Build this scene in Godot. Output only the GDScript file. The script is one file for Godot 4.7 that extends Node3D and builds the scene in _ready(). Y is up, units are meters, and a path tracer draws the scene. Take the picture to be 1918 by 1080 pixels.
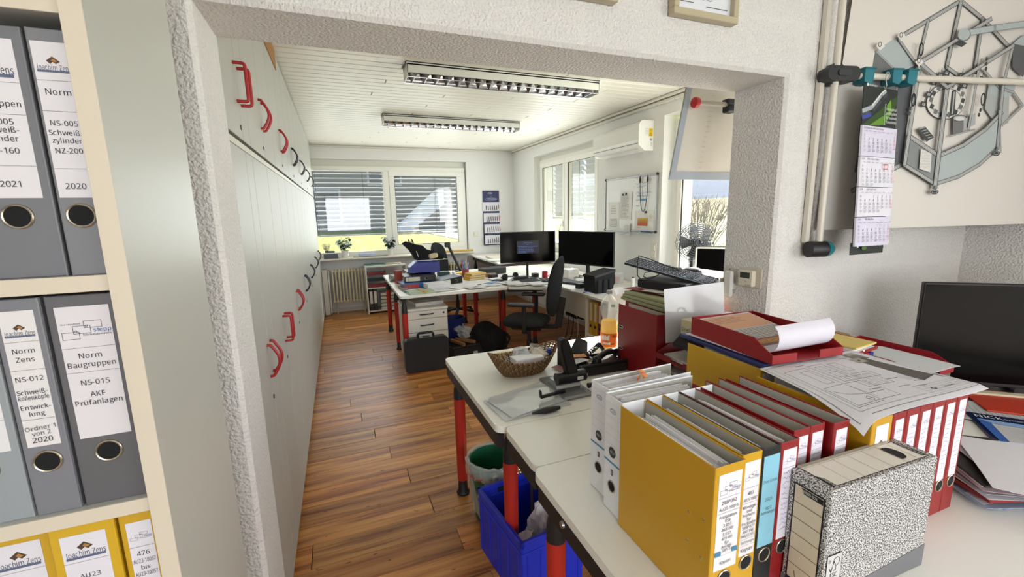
extends Node3D

const EYE := Vector3(0, 1.52, 0)
var used := {}
var mats := {}
var rng := RandomNumberGenerator.new()

# ---------- shape collector ----------
class B:
	var st := SurfaceTool.new()
	var tint := Color.WHITE
	func _init():
		st.begin(Mesh.PRIMITIVE_TRIANGLES)
	func v(p: Vector3, n: Vector3):
		st.set_color(tint)
		st.set_normal(n)
		st.add_vertex(p)
	func tri(a: Vector3, b: Vector3, c: Vector3, na: Vector3, nb: Vector3, nc: Vector3):
		var g := (a - c).cross(a - b)
		if g.length_squared() < 1e-16:
			return
		if g.dot(na + nb + nc) < 0.0:
			v(a, na); v(c, nc); v(b, nb)
		else:
			v(a, na); v(b, nb); v(c, nc)
	func poly(pts: Array, out: Vector3):
		var n: Vector3 = (pts[0] - pts[2]).cross(pts[0] - pts[1])
		if n.length_squared() < 1e-18 and pts.size() > 3:
			n = (pts[0] - pts[3]).cross(pts[0] - pts[2])
		n = n.normalized()
		if n.dot(out) < 0.0:
			n = -n
		for i in range(1, pts.size() - 1):
			tri(pts[0], pts[i], pts[i + 1], n, n, n)
	func box(c: Vector3, s: Vector3, b := 0.0, xf := Transform3D.IDENTITY):
		var h := s * 0.5
		b = minf(b, minf(h.x, minf(h.y, h.z)) * 0.9)
		for a in 3:
			var u := (a + 1) % 3
			var w := (a + 2) % 3
			for sg in [-1.0, 1.0]:
				var n := Vector3.ZERO
				n[a] = sg
				var q := []
				for k in [[-1, -1], [1, -1], [1, 1], [-1, 1]]:
					var p := Vector3.ZERO
					p[a] = sg * h[a]
					p[u] = k[0] * (h[u] - b)
					p[w] = k[1] * (h[w] - b)
					q.append(xf * (c + p))
				poly(q, xf.basis * n)
			if b > 0.0:
				for s1 in [-1.0, 1.0]:
					for s2 in [-1.0, 1.0]:
						var n := Vector3.ZERO
						n[u] = s1
						n[w] = s2
						var q := []
						for k in [[-1, 0], [1, 0], [1, 1], [-1, 1]]:
							var p := Vector3.ZERO
							p[a] = k[0] * (h[a] - b)
							p[u] = s1 * (h[u] - (b if k[1] == 1 else 0.0))
							p[w] = s2 * (h[w] - (0.0 if k[1] == 1 else b))
							q.append(xf * (c + p))
						poly(q, xf.basis * n)
		if b > 0.0:
			for sx in [-1.0, 1.0]:
				for sy in [-1.0, 1.0]:
					for sz in [-1.0, 1.0]:
						var m := Vector3(sx, sy, sz)
						var q := []
						for a in 3:
							var p := Vector3.ZERO
							for k in 3:
								p[k] = m[k] * (h[k] - (0.0 if k == a else b))
							q.append(xf * (c + p))
						poly(q, xf.basis * m)
	func bar(p: Vector3, q: Vector3, w: float, t: float, b := 0.0, up := Vector3.UP):
		var d := (q - p)
		var l := d.length()
		d = d / l
		if absf(d.dot(up)) > 0.98:
			up = Vector3.RIGHT
		var x := up.cross(d).normalized()
		var y := d.cross(x)
		box(Vector3.ZERO, Vector3(w, t, l), b, Transform3D(Basis(x, y, d), (p + q) * 0.5))
	func frame_of(d: Vector3) -> Basis:
		var up := Vector3.UP if absf(d.y) < 0.9 else Vector3.RIGHT
		var x := up.cross(d).normalized()
		return Basis(x, d.cross(x), d)
	func cyl(p: Vector3, q: Vector3, r0: float, r1: float, n := 16, caps := true):
		var d := (q - p).normalized()
		var f := frame_of(d)
		var sl := (r0 - r1) / (q - p).length()
		for i in n:
			var a0 := TAU * i / n
			var a1 := TAU * (i + 1) / n
			var e0 := f.x * cos(a0) + f.y * sin(a0)
			var e1 := f.x * cos(a1) + f.y * sin(a1)
			var n0 := (e0 + d * sl).normalized()
			var n1 := (e1 + d * sl).normalized()
			tri(p + e0 * r0, p + e1 * r0, q + e1 * r1, n0, n1, n1)
			tri(p + e0 * r0, q + e1 * r1, q + e0 * r1, n0, n1, n0)
			if caps:
				tri(p, p + e0 * r0, p + e1 * r0, -d, -d, -d)
				tri(q, q + e0 * r1, q + e1 * r1, d, d, d)
	func tube(pts: Array, r: float, n := 8, closed := false):
		var m := pts.size()
		var rings := []
		var last := Basis.IDENTITY
		for i in m:
			var a: Vector3 = pts[(i - 1 + m) % m] if closed else pts[maxi(i - 1, 0)]
			var c: Vector3 = pts[(i + 1) % m] if closed else pts[mini(i + 1, m - 1)]
			var d := (c - a).normalized()
			if i == 0:
				last = frame_of(d)
			else:
				var x := (last.x - d * last.x.dot(d)).normalized()
				last = Basis(x, d.cross(x), d)
			var ring := []
			for k in n:
				var t := TAU * k / n
				ring.append(last.x * cos(t) + last.y * sin(t))
			rings.append(ring)
		for i in (m if closed else m - 1):
			var j := (i + 1) % m
			for k in n:
				var l := (k + 1) % n
				var a: Vector3 = rings[i][k]
				var b: Vector3 = rings[i][l]
				var c: Vector3 = rings[j][l]
				var d: Vector3 = rings[j][k]
				tri(pts[i] + a * r, pts[i] + b * r, pts[j] + c * r, a, b, c)
				tri(pts[i] + a * r, pts[j] + c * r, pts[j] + d * r, a, c, d)
		if not closed:
			var f0: Vector3 = (pts[0] - pts[1]).normalized()
			var f1: Vector3 = (pts[m - 1] - pts[m - 2]).normalized()
			for k in n:
				var l := (k + 1) % n
				tri(pts[0], pts[0] + rings[0][k] * r, pts[0] + rings[0][l] * r, f0, f0, f0)
				tri(pts[m - 1], pts[m - 1] + rings[m - 1][k] * r, pts[m - 1] + rings[m - 1][l] * r, f1, f1, f1)
	func lathe(prof: Array, n := 24, xf := Transform3D.IDENTITY, outward := 1.0):
		# prof: Vector2(radius, height) list
		var m := prof.size()
		var seg := []
		for i in m - 1:
			var d: Vector2 = (prof[i + 1] - prof[i]).normalized()
			seg.append(Vector2(d.y, -d.x) * outward)
		for i in m - 1:
			var n0: Vector2 = seg[i]
			var n1: Vector2 = seg[i]
			if i > 0 and seg[i].dot(seg[i - 1]) > 0.75:
				n0 = (seg[i] + seg[i - 1]).normalized()
			if i < m - 2 and seg[i].dot(seg[i + 1]) > 0.75:
				n1 = (seg[i] + seg[i + 1]).normalized()
			for k in n:
				var a0 := TAU * k / n
				var a1 := TAU * (k + 1) / n
				var c0 := Vector3(cos(a0), 0, sin(a0))
				var c1 := Vector3(cos(a1), 0, sin(a1))
				var p: Vector2 = prof[i]
				var q: Vector2 = prof[i + 1]
				var A := xf * (c0 * p.x + Vector3.UP * p.y)
				var Bb := xf * (c1 * p.x + Vector3.UP * p.y)
				var C := xf * (c1 * q.x + Vector3.UP * q.y)
				var D := xf * (c0 * q.x + Vector3.UP * q.y)
				var na := (xf.basis * (c0 * n0.x + Vector3.UP * n0.y)).normalized()
				var nb := (xf.basis * (c1 * n0.x + Vector3.UP * n0.y)).normalized()
				var nc := (xf.basis * (c1 * n1.x + Vector3.UP * n1.y)).normalized()
				var nd := (xf.basis * (c0 * n1.x + Vector3.UP * n1.y)).normalized()
				tri(A, Bb, C, na, nb, nc)
				tri(A, C, D, na, nc, nd)
	func prism(pts: Array, d: float, xf := Transform3D.IDENTITY):
		# 2D outline in xy, extruded from z=0 to z=d
		var p2 := PackedVector2Array(pts)
		var t := Geometry2D.triangulate_polygon(p2)
		var up := (xf.basis * Vector3(0, 0, 1)).normalized()
		for i in range(0, t.size(), 3):
			var a := p2[t[i]]
			var b := p2[t[i + 1]]
			var c := p2[t[i + 2]]
			tri(xf * Vector3(a.x, a.y, d), xf * Vector3(b.x, b.y, d), xf * Vector3(c.x, c.y, d), up, up, up)
			tri(xf * Vector3(a.x, a.y, 0), xf * Vector3(b.x, b.y, 0), xf * Vector3(c.x, c.y, 0), -up, -up, -up)
		var ccw := 1.0 if not Geometry2D.is_polygon_clockwise(p2) else -1.0
		for i in p2.size():
			var a := p2[i]
			var b := p2[(i + 1) % p2.size()]
			var e := (b - a)
			poly([xf * Vector3(a.x, a.y, 0), xf * Vector3(b.x, b.y, 0), xf * Vector3(b.x, b.y, d), xf * Vector3(a.x, a.y, d)], xf.basis * (Vector3(e.y, -e.x, 0) * ccw))
	func sheet(f: Callable, nu: int, nv: int, t := 0.0006):
		# a curved sheet: f(u, v) -> point, with thickness t
		var P := []
		for i in nu + 1:
			var row := []
			for j in nv + 1:
				row.append(f.call(float(i) / nu, float(j) / nv))
			P.append(row)
		var N := []
		for i in nu + 1:
			var row := []
			for j in nv + 1:
				var du: Vector3 = P[mini(i + 1, nu)][j] - P[maxi(i - 1, 0)][j]
				var dv: Vector3 = P[i][mini(j + 1, nv)] - P[i][maxi(j - 1, 0)]
				row.append(du.cross(dv).normalized())
			N.append(row)
		for sg in [1.0, -1.0]:
			for i in nu:
				for j in nv:
					var q := []
					var m := []
					for k in [[0, 0], [1, 0], [1, 1], [0, 1]]:
						var nn: Vector3 = N[i + k[0]][j + k[1]]
						q.append(P[i + k[0]][j + k[1]] + nn * (t * 0.5 * sg))
						m.append(nn * sg)
					tri(q[0], q[1], q[2], m[0], m[1], m[2])
					tri(q[0], q[2], q[3], m[0], m[2], m[3])
		if t > 0.0008:
			var ring := []
			for i in nu: ring.append([i, 0])
			for j in nv: ring.append([nu, j])
			for i in nu: ring.append([nu - i, nv])
			for j in nv: ring.append([0, nv - j])
			var c: Vector3 = P[nu / 2][nv / 2]
			for k in ring.size():
				var a = ring[k]
				var b = ring[(k + 1) % ring.size()]
				var pa: Vector3 = P[a[0]][a[1]]
				var pb: Vector3 = P[b[0]][b[1]]
				var na: Vector3 = N[a[0]][a[1]] * t * 0.5
				var nb: Vector3 = N[b[0]][b[1]] * t * 0.5
				poly([pa - na, pb - nb, pb + nb, pa + na], (pa + pb) * 0.5 - c)
	func grab(arr: Array, xf: Transform3D):
		var vs: PackedVector3Array = arr[Mesh.ARRAY_VERTEX]
		var ix: PackedInt32Array = arr[Mesh.ARRAY_INDEX]
		var n := (xf.basis * Vector3(0, 0, 1)).normalized()
		for i in range(0, ix.size(), 3):
			tri(xf * vs[ix[i]], xf * vs[ix[i + 1]], xf * vs[ix[i + 2]], n, n, n)

# ---------- flat print on a surface: x right, y up, each stroke a hair above the last ----------
class Print:
	var b := B.new()
	var lift := 0.0
	var step := 0.00012
	var font: Font
	var cache: Dictionary
	func _init(f: Font, c: Dictionary, s := 0.00012):
		font = f
		cache = c
		step = s
		lift = s
	func ink(c: Color):
		b.tint = c.srgb_to_linear()
	func poly(pts: Array, c: Color):
		ink(c)
		var p2 := PackedVector2Array(pts)
		var t := Geometry2D.triangulate_polygon(p2)
		for i in range(0, t.size(), 3):
			var q := []
			for k in 3:
				q.append(Vector3(p2[t[i + k]].x, p2[t[i + k]].y, lift))
			b.tri(q[0], q[1], q[2], Vector3.BACK, Vector3.BACK, Vector3.BACK)
		lift += step
	func rect(x0: float, y0: float, x1: float, y1: float, c: Color):
		ink(c)
		b.poly([Vector3(x0, y0, lift), Vector3(x1, y0, lift), Vector3(x1, y1, lift), Vector3(x0, y1, lift)], Vector3.BACK)
		lift += step
	func lines(pts: Array, w: float, c: Color):
		ink(c)
		for i in pts.size() - 1:
			var a: Vector2 = pts[i]
			var e: Vector2 = pts[i + 1]
			var d := (e - a).normalized()
			var n := Vector2(-d.y, d.x) * w * 0.5
			var m := d * w * 0.3
			b.poly([Vector3(a.x - m.x + n.x, a.y - m.y + n.y, lift), Vector3(a.x - m.x - n.x, a.y - m.y - n.y, lift), Vector3(e.x + m.x - n.x, e.y + m.y - n.y, lift), Vector3(e.x + m.x + n.x, e.y + m.y + n.y, lift)], Vector3.BACK)
		lift += step
	func oval(x: float, y: float, rx: float, ry: float, c: Color, turn := 0.0, n := 24):
		var pts := []
		for i in n:
			pts.append(Vector2(x, y) + Vector2(cos(TAU * i / n) * rx, sin(TAU * i / n) * ry).rotated(turn))
		poly(pts, c)
	func ring(x: float, y: float, rx: float, ry: float, w: float, c: Color, turn := 0.0, n := 28):
		var pts := []
		for i in n + 1:
			pts.append(Vector2(x, y) + Vector2(cos(TAU * i / n) * rx, sin(TAU * i / n) * ry).rotated(turn))
		lines(pts, w, c)
	func glyphs(s: String) -> Array:
		if not cache.has(s):
			var tm := TextMesh.new()
			tm.font = font
			tm.font_size = 22
			tm.pixel_size = 1.0 / 22.0
			tm.depth = 0.0
			tm.curve_step = 2.0
			tm.text = s
			tm.horizontal_alignment = HORIZONTAL_ALIGNMENT_LEFT
			tm.vertical_alignment = VERTICAL_ALIGNMENT_CENTER
			var arr := tm.get_mesh_arrays()
			var hi := Vector2(-1e9, -1e9)
			var lo := Vector2(1e9, 1e9)
			for p in arr[Mesh.ARRAY_VERTEX]:
				hi = Vector2(maxf(hi.x, p.x), maxf(hi.y, p.y))
				lo = Vector2(minf(lo.x, p.x), minf(lo.y, p.y))
			cache[s] = [arr, lo, hi]
		return cache[s]
	func text(s: String, x: float, y: float, size: float, c: Color, align := 0.5, turn := 0.0, wide := 0.0):
		# size is the em height; align 0 left, 0.5 middle, 1 right; wide squeezes the line to at most that width
		var g := glyphs(s)
		var w: float = (g[2].x - g[1].x) * size
		var sx := size
		if wide > 0.0 and w > wide:
			sx = size * wide / w
			w = wide
		ink(c)
		var xf := Transform3D(Basis(Vector3(0, 0, 1), turn), Vector3(x, y, lift)) * Transform3D(Basis.from_scale(Vector3(sx, size, 1)), Vector3(-w * align - g[1].x * sx, 0, 0))
		b.grab(g[0], xf)
		lift += step
	func scribble(x0: float, x1: float, y: float, h: float, w: float, c: Color, r: RandomNumberGenerator):
		# illegible small print or handwriting: a jagged stroke
		var pts := []
		var x := x0
		while x < x1:
			pts.append(Vector2(x, y + r.randf_range(-h, h) * 0.5))
			x += h * r.randf_range(0.25, 0.6)
		if pts.size() > 1:
			lines(pts, w, c)

# ---------- naming and tagging ----------
func numbered(called: String, parent: Node) -> String:
	var key := "%d/%s" % [parent.get_instance_id(), called]
	var n: int = used.get(key, 0)
	used[key] = n + 1
	return called if n == 0 else "%s_%03d" % [called, n]

func thing(called: String, label: String, category: String, at := Vector3.ZERO, turn := 0.0, group := "") -> Node3D:
	var o := Node3D.new()
	o.name = numbered(called, self)
	add_child(o, true)
	o.position = at
	o.rotation.y = turn
	return tag(o, label, category, group)

func tag(o, label: String, category: String, group := ""):
	o.set_meta("label", label)
	o.set_meta("category", category)
	if group != "":
		o.set_meta("group", group)
	return o

func obj(called: String, b, material: Material, parent: Node = null) -> MeshInstance3D:
	var o := MeshInstance3D.new()
	var mesh = b
	if b is B:
		mesh = b.st.commit()
	elif b is Print:
		mesh = b.b.st.commit()
	o.mesh = mesh
	o.material_override = material
	var p: Node = self if parent == null else parent
	o.name = numbered(called, p)
	p.add_child(o, true)
	return o

func struct(called: String, b, material: Material, parent: Node = null) -> MeshInstance3D:
	var o := obj(called, b, material, parent)
	if parent == null:
		o.set_meta("kind", "structure")
	return o

func dup(o: Node3D, at: Vector3, turn: float, label := "", group := "") -> Node3D:
	var base: String = String(o.name).rstrip("0123456789").trim_suffix("_")
	var r: Node3D = o.duplicate()
	r.name = numbered(base, self)
	add_child(r, true)
	r.position = at
	r.rotation.y = turn
	if label != "":
		r.set_meta("label", label)
	if group != "":
		r.set_meta("group", group)
	return r

# ---------- materials ----------
func mat(hex: String, rough := 0.5, metal := 0.0, spec := 0.5) -> StandardMaterial3D:
	var key := "%s/%.2f/%.2f/%.2f" % [hex, rough, metal, spec]
	if not mats.has(key):
		var m := StandardMaterial3D.new()
		m.albedo_color = Color.html(hex)
		m.roughness = rough
		m.metallic = metal
		m.metallic_specular = spec
		mats[key] = m
	return mats[key]

func clear_mat(hex: String, alpha: float, rough := 0.05) -> StandardMaterial3D:
	var key := "clear%s/%.2f/%.2f" % [hex, alpha, rough]
	if not mats.has(key):
		var m := StandardMaterial3D.new()
		m.albedo_color = Color(Color.html(hex), alpha)
		m.transparency = BaseMaterial3D.TRANSPARENCY_ALPHA
		m.roughness = rough
		m.cull_mode = BaseMaterial3D.CULL_DISABLED
		mats[key] = m
	return mats[key]

func ink_mat(rough := 0.6) -> StandardMaterial3D:
	var key := "ink%.2f" % rough
	if not mats.has(key):
		var m := StandardMaterial3D.new()
		m.vertex_color_use_as_albedo = true
		m.roughness = rough
		mats[key] = m
	return mats[key]

func noise(seed_: int, freq: float, oct := 3) -> FastNoiseLite:
	var n := FastNoiseLite.new()
	n.seed = seed_
	n.frequency = freq
	n.noise_type = FastNoiseLite.TYPE_SIMPLEX_SMOOTH
	n.fractal_octaves = oct
	return n

func plaster(hex: String, tile: float, freq: float, strength: float, rough := 0.9) -> StandardMaterial3D:
	var im := noise(7, freq, 3).get_seamless_image(512, 512)
	im.convert(Image.FORMAT_RGBA8)
	im.bump_map_to_normal_map(strength)
	im.generate_mipmaps()
	var m := StandardMaterial3D.new()
	m.albedo_color = Color.html(hex)
	m.roughness = rough
	m.normal_enabled = true
	m.normal_texture = ImageTexture.create_from_image(im)
	m.uv1_triplanar = true
	m.uv1_world_triplanar = true
	m.uv1_scale = Vector3.ONE / tile
	return m

func cloth(hex: String, tile := 0.02, strength := 3.0) -> StandardMaterial3D:
	var key := "cloth" + hex
	if mats.has(key):
		return mats[key]
	var im := Image.create(64, 64, false, Image.FORMAT_RGBA8)
	for y in 64:
		for x in 64:
			var h := 0.5 + 0.25 * sin(TAU * x / 8.0) * (1.0 if (y / 8) % 2 == 0 else -1.0) + 0.25 * sin(TAU * y / 8.0)
			im.set_pixel(x, y, Color(h, h, h))
	im.bump_map_to_normal_map(strength)
	var m := StandardMaterial3D.new()
	m.albedo_color = Color.html(hex)
	m.roughness = 0.95
	m.normal_enabled = true
	m.normal_texture = ImageTexture.create_from_image(im)
	m.uv1_triplanar = true
	m.uv1_scale = Vector3.ONE / tile
	mats[key] = m
	return m

var face_font: Font
var glyph_cache := {}
func sheet_print(step := 0.00012) -> Print:
	if face_font == null:
		var f := SystemFont.new()
		f.font_names = PackedStringArray(["Droid Sans"])
		face_font = f
	return Print.new(face_font, glyph_cache, step)

func V(x: float, y: float, z: float) -> Vector3:
	return Vector3(x, y, z)

func _ready():
	rng.seed = 11
	# --- camera ---
	var cam := Camera3D.new()
	cam.name = "camera"
	add_child(cam)
	cam.position = EYE
	cam.rotation = Vector3(-0.17427, -0.3749, -0.020585)
	cam.fov = rad_to_deg(2.0 * atan(540.0 / 815.1))
	cam.near = 0.02
	cam.far = 900.0
	cam.current = true
	# --- sky and exposure ---
	var we := WorldEnvironment.new()
	we.name = "environment"
	var env := Environment.new()
	var sky := Sky.new()
	var sm := ProceduralSkyMaterial.new()
	sm.sky_top_color = Color(0.48, 0.62, 0.84)
	sm.sky_horizon_color = Color(0.88, 0.92, 0.96)
	sm.ground_bottom_color = Color(0.30, 0.32, 0.22)
	sm.ground_horizon_color = Color(0.70, 0.76, 0.78)
	sm.sky_energy_multiplier = 0.95
	sky.sky_material = sm
	env.background_mode = Environment.BG_SKY
	env.sky = sky
	env.ambient_light_source = Environment.AMBIENT_SOURCE_SKY
	env.tonemap_mode = Environment.TONE_MAPPER_LINEAR
	env.tonemap_exposure = 2.42
	env.sdfgi_enabled = true
	env.ssao_enabled = true
	env.ssil_enabled = true
	we.environment = env
	add_child(we)
	# --- the low morning sun, from the right ---
	var sun := DirectionalLight3D.new()
	sun.name = "sun"
	add_child(sun)
	sun.look_at_from_position(Vector3.ZERO, Vector3(-1.0, -0.737, 0.55))
	sun.light_color = Color(1.0, 0.97, 0.92)
	sun.light_energy = 4.5
	sun.light_angular_distance = 0.6
	sun.shadow_enabled = true
	# --- area lights for daylight at the windows, in view and out of view ---
	daylight("unseen_window_light_near", V(3.1, 1.45, 1.6), V(-1, -0.05, -0.12), 2.6, 1.3, 1.9, Color(0.97, 0.985, 1.0))  # out of view on the right, placed to light the near room
	daylight("added_fill_light_rear", V(0.2, 1.55, 2.98), V(0.02, -0.08, -1), 2.0, 1.2, 3.0, Color(0.97, 0.985, 1.0))  # added frontal fill from behind the camera
	daylight("window_light_far_room", V(2.98, 1.55, -2.15), V(-1, -0.05, -0.25), 0.85, 1.4, 1.0, Color(0.97, 0.99, 1.0))
	daylight("window_light_far_wall", V(0.9, 1.6, -7.30), V(0.1, -0.05, 1), 2.2, 1.2, 0.9, Color(0.97, 1.0, 1.0))
	daylight("window_light_side", V(2.92, 1.65, -5.45), V(-1, -0.05, 0.0), 1.7, 1.1, 1.1, Color(0.97, 1.0, 1.0))
	# --- the place ---
	build_rooms()
	build_windows()
	build_outside()
	# --- the things ---
	build_shelf()
	build_cabinets()
	build_fittings()
	build_far_office()
	build_far_desk_clutter()
	build_tables()
	build_table_far_end()
	build_binders()
	build_table_right()
	build_wall_display()

func daylight(called: String, at: Vector3, towards: Vector3, w: float, h: float, energy: float, c: Color):
	var l := AreaLight3D.new()
	l.name = called
	add_child(l)
	l.look_at_from_position(at, at + towards)
	l.area_size = Vector2(w, h)
	l.light_energy = energy
	l.light_color = c
	l.area_range = 20.0
	l.shadow_enabled = true

# ---------- the setting ----------
const CEIL := 2.56

func build_rooms():
	var rough := plaster("e2deda", 0.5, 0.075, 6.0)
	var smooth := plaster("eaeae8", 0.5, 0.08, 1.5)
	# the partition with its wide opening: an inverted U, edges rubbed round
	var b := B.new()
	var xl := -0.277
	var xr := 1.717
	var top := 2.03
	var outer := [Vector2(-1.35, -0.02), Vector2(xl, -0.02), Vector2(xl, top), Vector2(xr, top), Vector2(xr, -0.02), Vector2(3.35, -0.02), Vector2(3.35, CEIL + 0.02), Vector2(-1.35, CEIL + 0.02)]
	var e := 0.012
	var inner := [Vector2(-1.35, -0.02), Vector2(xl - e, -0.02), Vector2(xl - e, top + e), Vector2(xr + e, top + e), Vector2(xr + e, -0.02), Vector2(3.35, -0.02), Vector2(3.35, CEIL + 0.02), Vector2(-1.35, CEIL + 0.02)]
	var t := Geometry2D.triangulate_polygon(PackedVector2Array(inner))
	for zz in [[-1.315, 1.0], [-1.575, -1.0]]:
		for i in range(0, t.size(), 3):
			var q := []
			for k in 3:
				q.append(Vector3(inner[t[i + k]].x, inner[t[i + k]].y, zz[0]))
			var n := Vector3(0, 0, zz[1])
			b.tri(q[0], q[1], q[2], n, n, n)
		for i in [1, 2, 3]:
			var a0: Vector2 = inner[i]
			var a1: Vector2 = inner[i + 1]
			var c0: Vector2 = outer[i]
			var c1: Vector2 = outer[i + 1]
			var z1: float = zz[0] - zz[1] * e
			var out := Vector3(1, 0, 0) if i == 1 else (Vector3(0, -1, 0) if i == 2 else Vector3(-1, 0, 0))
			b.poly([Vector3(a0.x, a0.y, zz[0]), Vector3(a1.x, a1.y, zz[0]), Vector3(c1.x, c1.y, z1), Vector3(c0.x, c0.y, z1)], out + Vector3(0, 0, zz[1]))
	for i in [1, 2, 3]:
		var c0: Vector2 = outer[i]
		var c1: Vector2 = outer[i + 1]
		var out := Vector3(1, 0, 0) if i == 1 else (Vector3(0, -1, 0) if i == 2 else Vector3(-1, 0, 0))
		b.poly([Vector3(c0.x, c0.y, -1.315 - e), Vector3(c1.x, c1.y, -1.315 - e), Vector3(c1.x, c1.y, -1.575 + e), Vector3(c0.x, c0.y, -1.575 + e)], out)
	struct("wall_partition", b, rough)
	# far room: right wall with two window openings
	b = B.new()
	wall_run_z(b, 2.96, 3.34, -7.7, -1.575, [[-6.47, -4.62, 0.92, 2.362], [-3.49, -1.75, 0.82, 2.39]])
	struct("wall_right", b, smooth)
	# far wall with one wide opening
	b = B.new()
	var z0 := -7.35
	var z1 := -7.70
	for r in [[-1.0, -0.62, -0.05, CEIL], [2.106, 3.34, -0.05, CEIL], [-0.62, 2.106, -0.05, 0.85], [-0.62, 2.106, 2.365, CEIL]]:
		b.box(V((r[0] + r[1]) / 2, (r[2] + r[3]) / 2, (z0 + z1) / 2), V(r[1] - r[0], r[3] - r[2], z0 - z1), 0.0)
	struct("wall_far", b, smooth)
	b = B.new()
	b.box(V(-0.95, 1.25, -4.6), V(0.16, 2.7, 6.2))
	struct("wall_left", b, smooth)
	# near room shell
	b = B.new()
	b.box(V(-1.27, 1.25, 0.9), V(0.16, 2.7, 4.5))
	struct("wall_near_left", b, rough)
	b = B.new()
	wall_run_z(b, 3.19, 3.34, -1.315, 3.1, [[0.25, 2.95, 0.8, 2.2]])
	struct("wall_near_right", b, rough)
	b = B.new()
	for r in [[-1.35, -0.75, -0.1, 2.6], [1.35, 3.35, -0.1, 2.6], [-0.75, 1.35, -0.1, 0.9], [-0.75, 1.35, 2.2, 2.6]]:
		b.box(V((r[0] + r[1]) / 2, (r[2] + r[3]) / 2, 3.17), V(r[1] - r[0], r[3] - r[2], 0.16))
	struct("wall_rear", b, rough)
	b = B.new()
	b.box(V(1.0, CEIL + 0.08, 0.9), V(4.7, 0.16, 4.46))
	struct("ceiling_near", b, mat("e4e0d8", 0.9))
	build_floor()
	build_ceiling()

func wall_run_z(b: B, x0: float, x1: float, za: float, zb: float, holes: Array):
	var z := za
	for h in holes:
		b.box(V((x0 + x1) / 2, CEIL / 2, (z + h[0]) / 2), V(x1 - x0, CEIL + 0.1, h[0] - z))
		b.box(V((x0 + x1) / 2, (h[2] - 0.05) / 2, (h[0] + h[1]) / 2), V(x1 - x0, h[2] + 0.05, h[1] - h[0]))
		b.box(V((x0 + x1) / 2, (CEIL + 0.05 + h[3]) / 2, (h[0] + h[1]) / 2), V(x1 - x0, CEIL + 0.05 - h[3], h[1] - h[0]))
		z = h[1]
	b.box(V((x0 + x1) / 2, CEIL / 2, (z + zb) / 2), V(x1 - x0, CEIL + 0.1, zb - z))

func wood_image() -> Image:
	var w := 1024
	var h := 512
	var im := Image.create(w, h, false, Image.FORMAT_RGBA8)
	var a := noise(3, 0.006, 4)
	var c := noise(5, 0.05, 3)
	var d := noise(9, 0.011, 2)
	var ramp := Gradient.new()
	ramp.offsets = PackedFloat32Array([0.0, 0.3, 0.5, 0.68, 1.0])
	ramp.colors = PackedColorArray([Color.html("5a3014"), Color.html("8a5226"), Color.html("b0723a"), Color.html("c88b4a"), Color.html("d99f5c")])
	for y in h:
		for x in w:
			var fx := float(x)
			# wrap along the grain so that the tile repeats without a step
			var k := clampf((fx - 824.0) / 200.0, 0.0, 1.0)
			var s := sample_grain(a, c, d, fx, y)
			if k > 0.0:
				s = lerpf(s, sample_grain(a, c, d, fx - w, y), k)
			im.set_pixel(x, y, ramp.sample(clampf(s, 0.0, 1.0)))
	# a few dark knots and splits
	for i in 26:
		var kx := rng.randi_range(20, w - 60)
		var ky := rng.randi_range(8, h - 10)
		var rx := rng.randi_range(4, 14)
		var ry := rng.randi_range(2, 4)
		for y in range(-ry, ry + 1):
			for x in range(-rx, rx + 1):
				var q := Vector2(float(x) / rx, float(y) / ry).length()
				if q < 1.0:
					var o := im.get_pixel(kx + x, ky + y)
					im.set_pixel(kx + x, ky + y, o.lerp(Color.html("3a2212"), 0.75 * (1.0 - q * q)))
	im.generate_mipmaps()
	return im

func sample_grain(a: FastNoiseLite, c: FastNoiseLite, d: FastNoiseLite, x: float, y: float) -> float:
	var wave := d.get_noise_2d(x * 0.35, y * 0.5) * 9.0
	return 0.60 + 0.52 * a.get_noise_2d(x * 0.13, (y + wave) * 2.6) + 0.20 * c.get_noise_2d(x * 0.04, y * 1.4)

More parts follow.
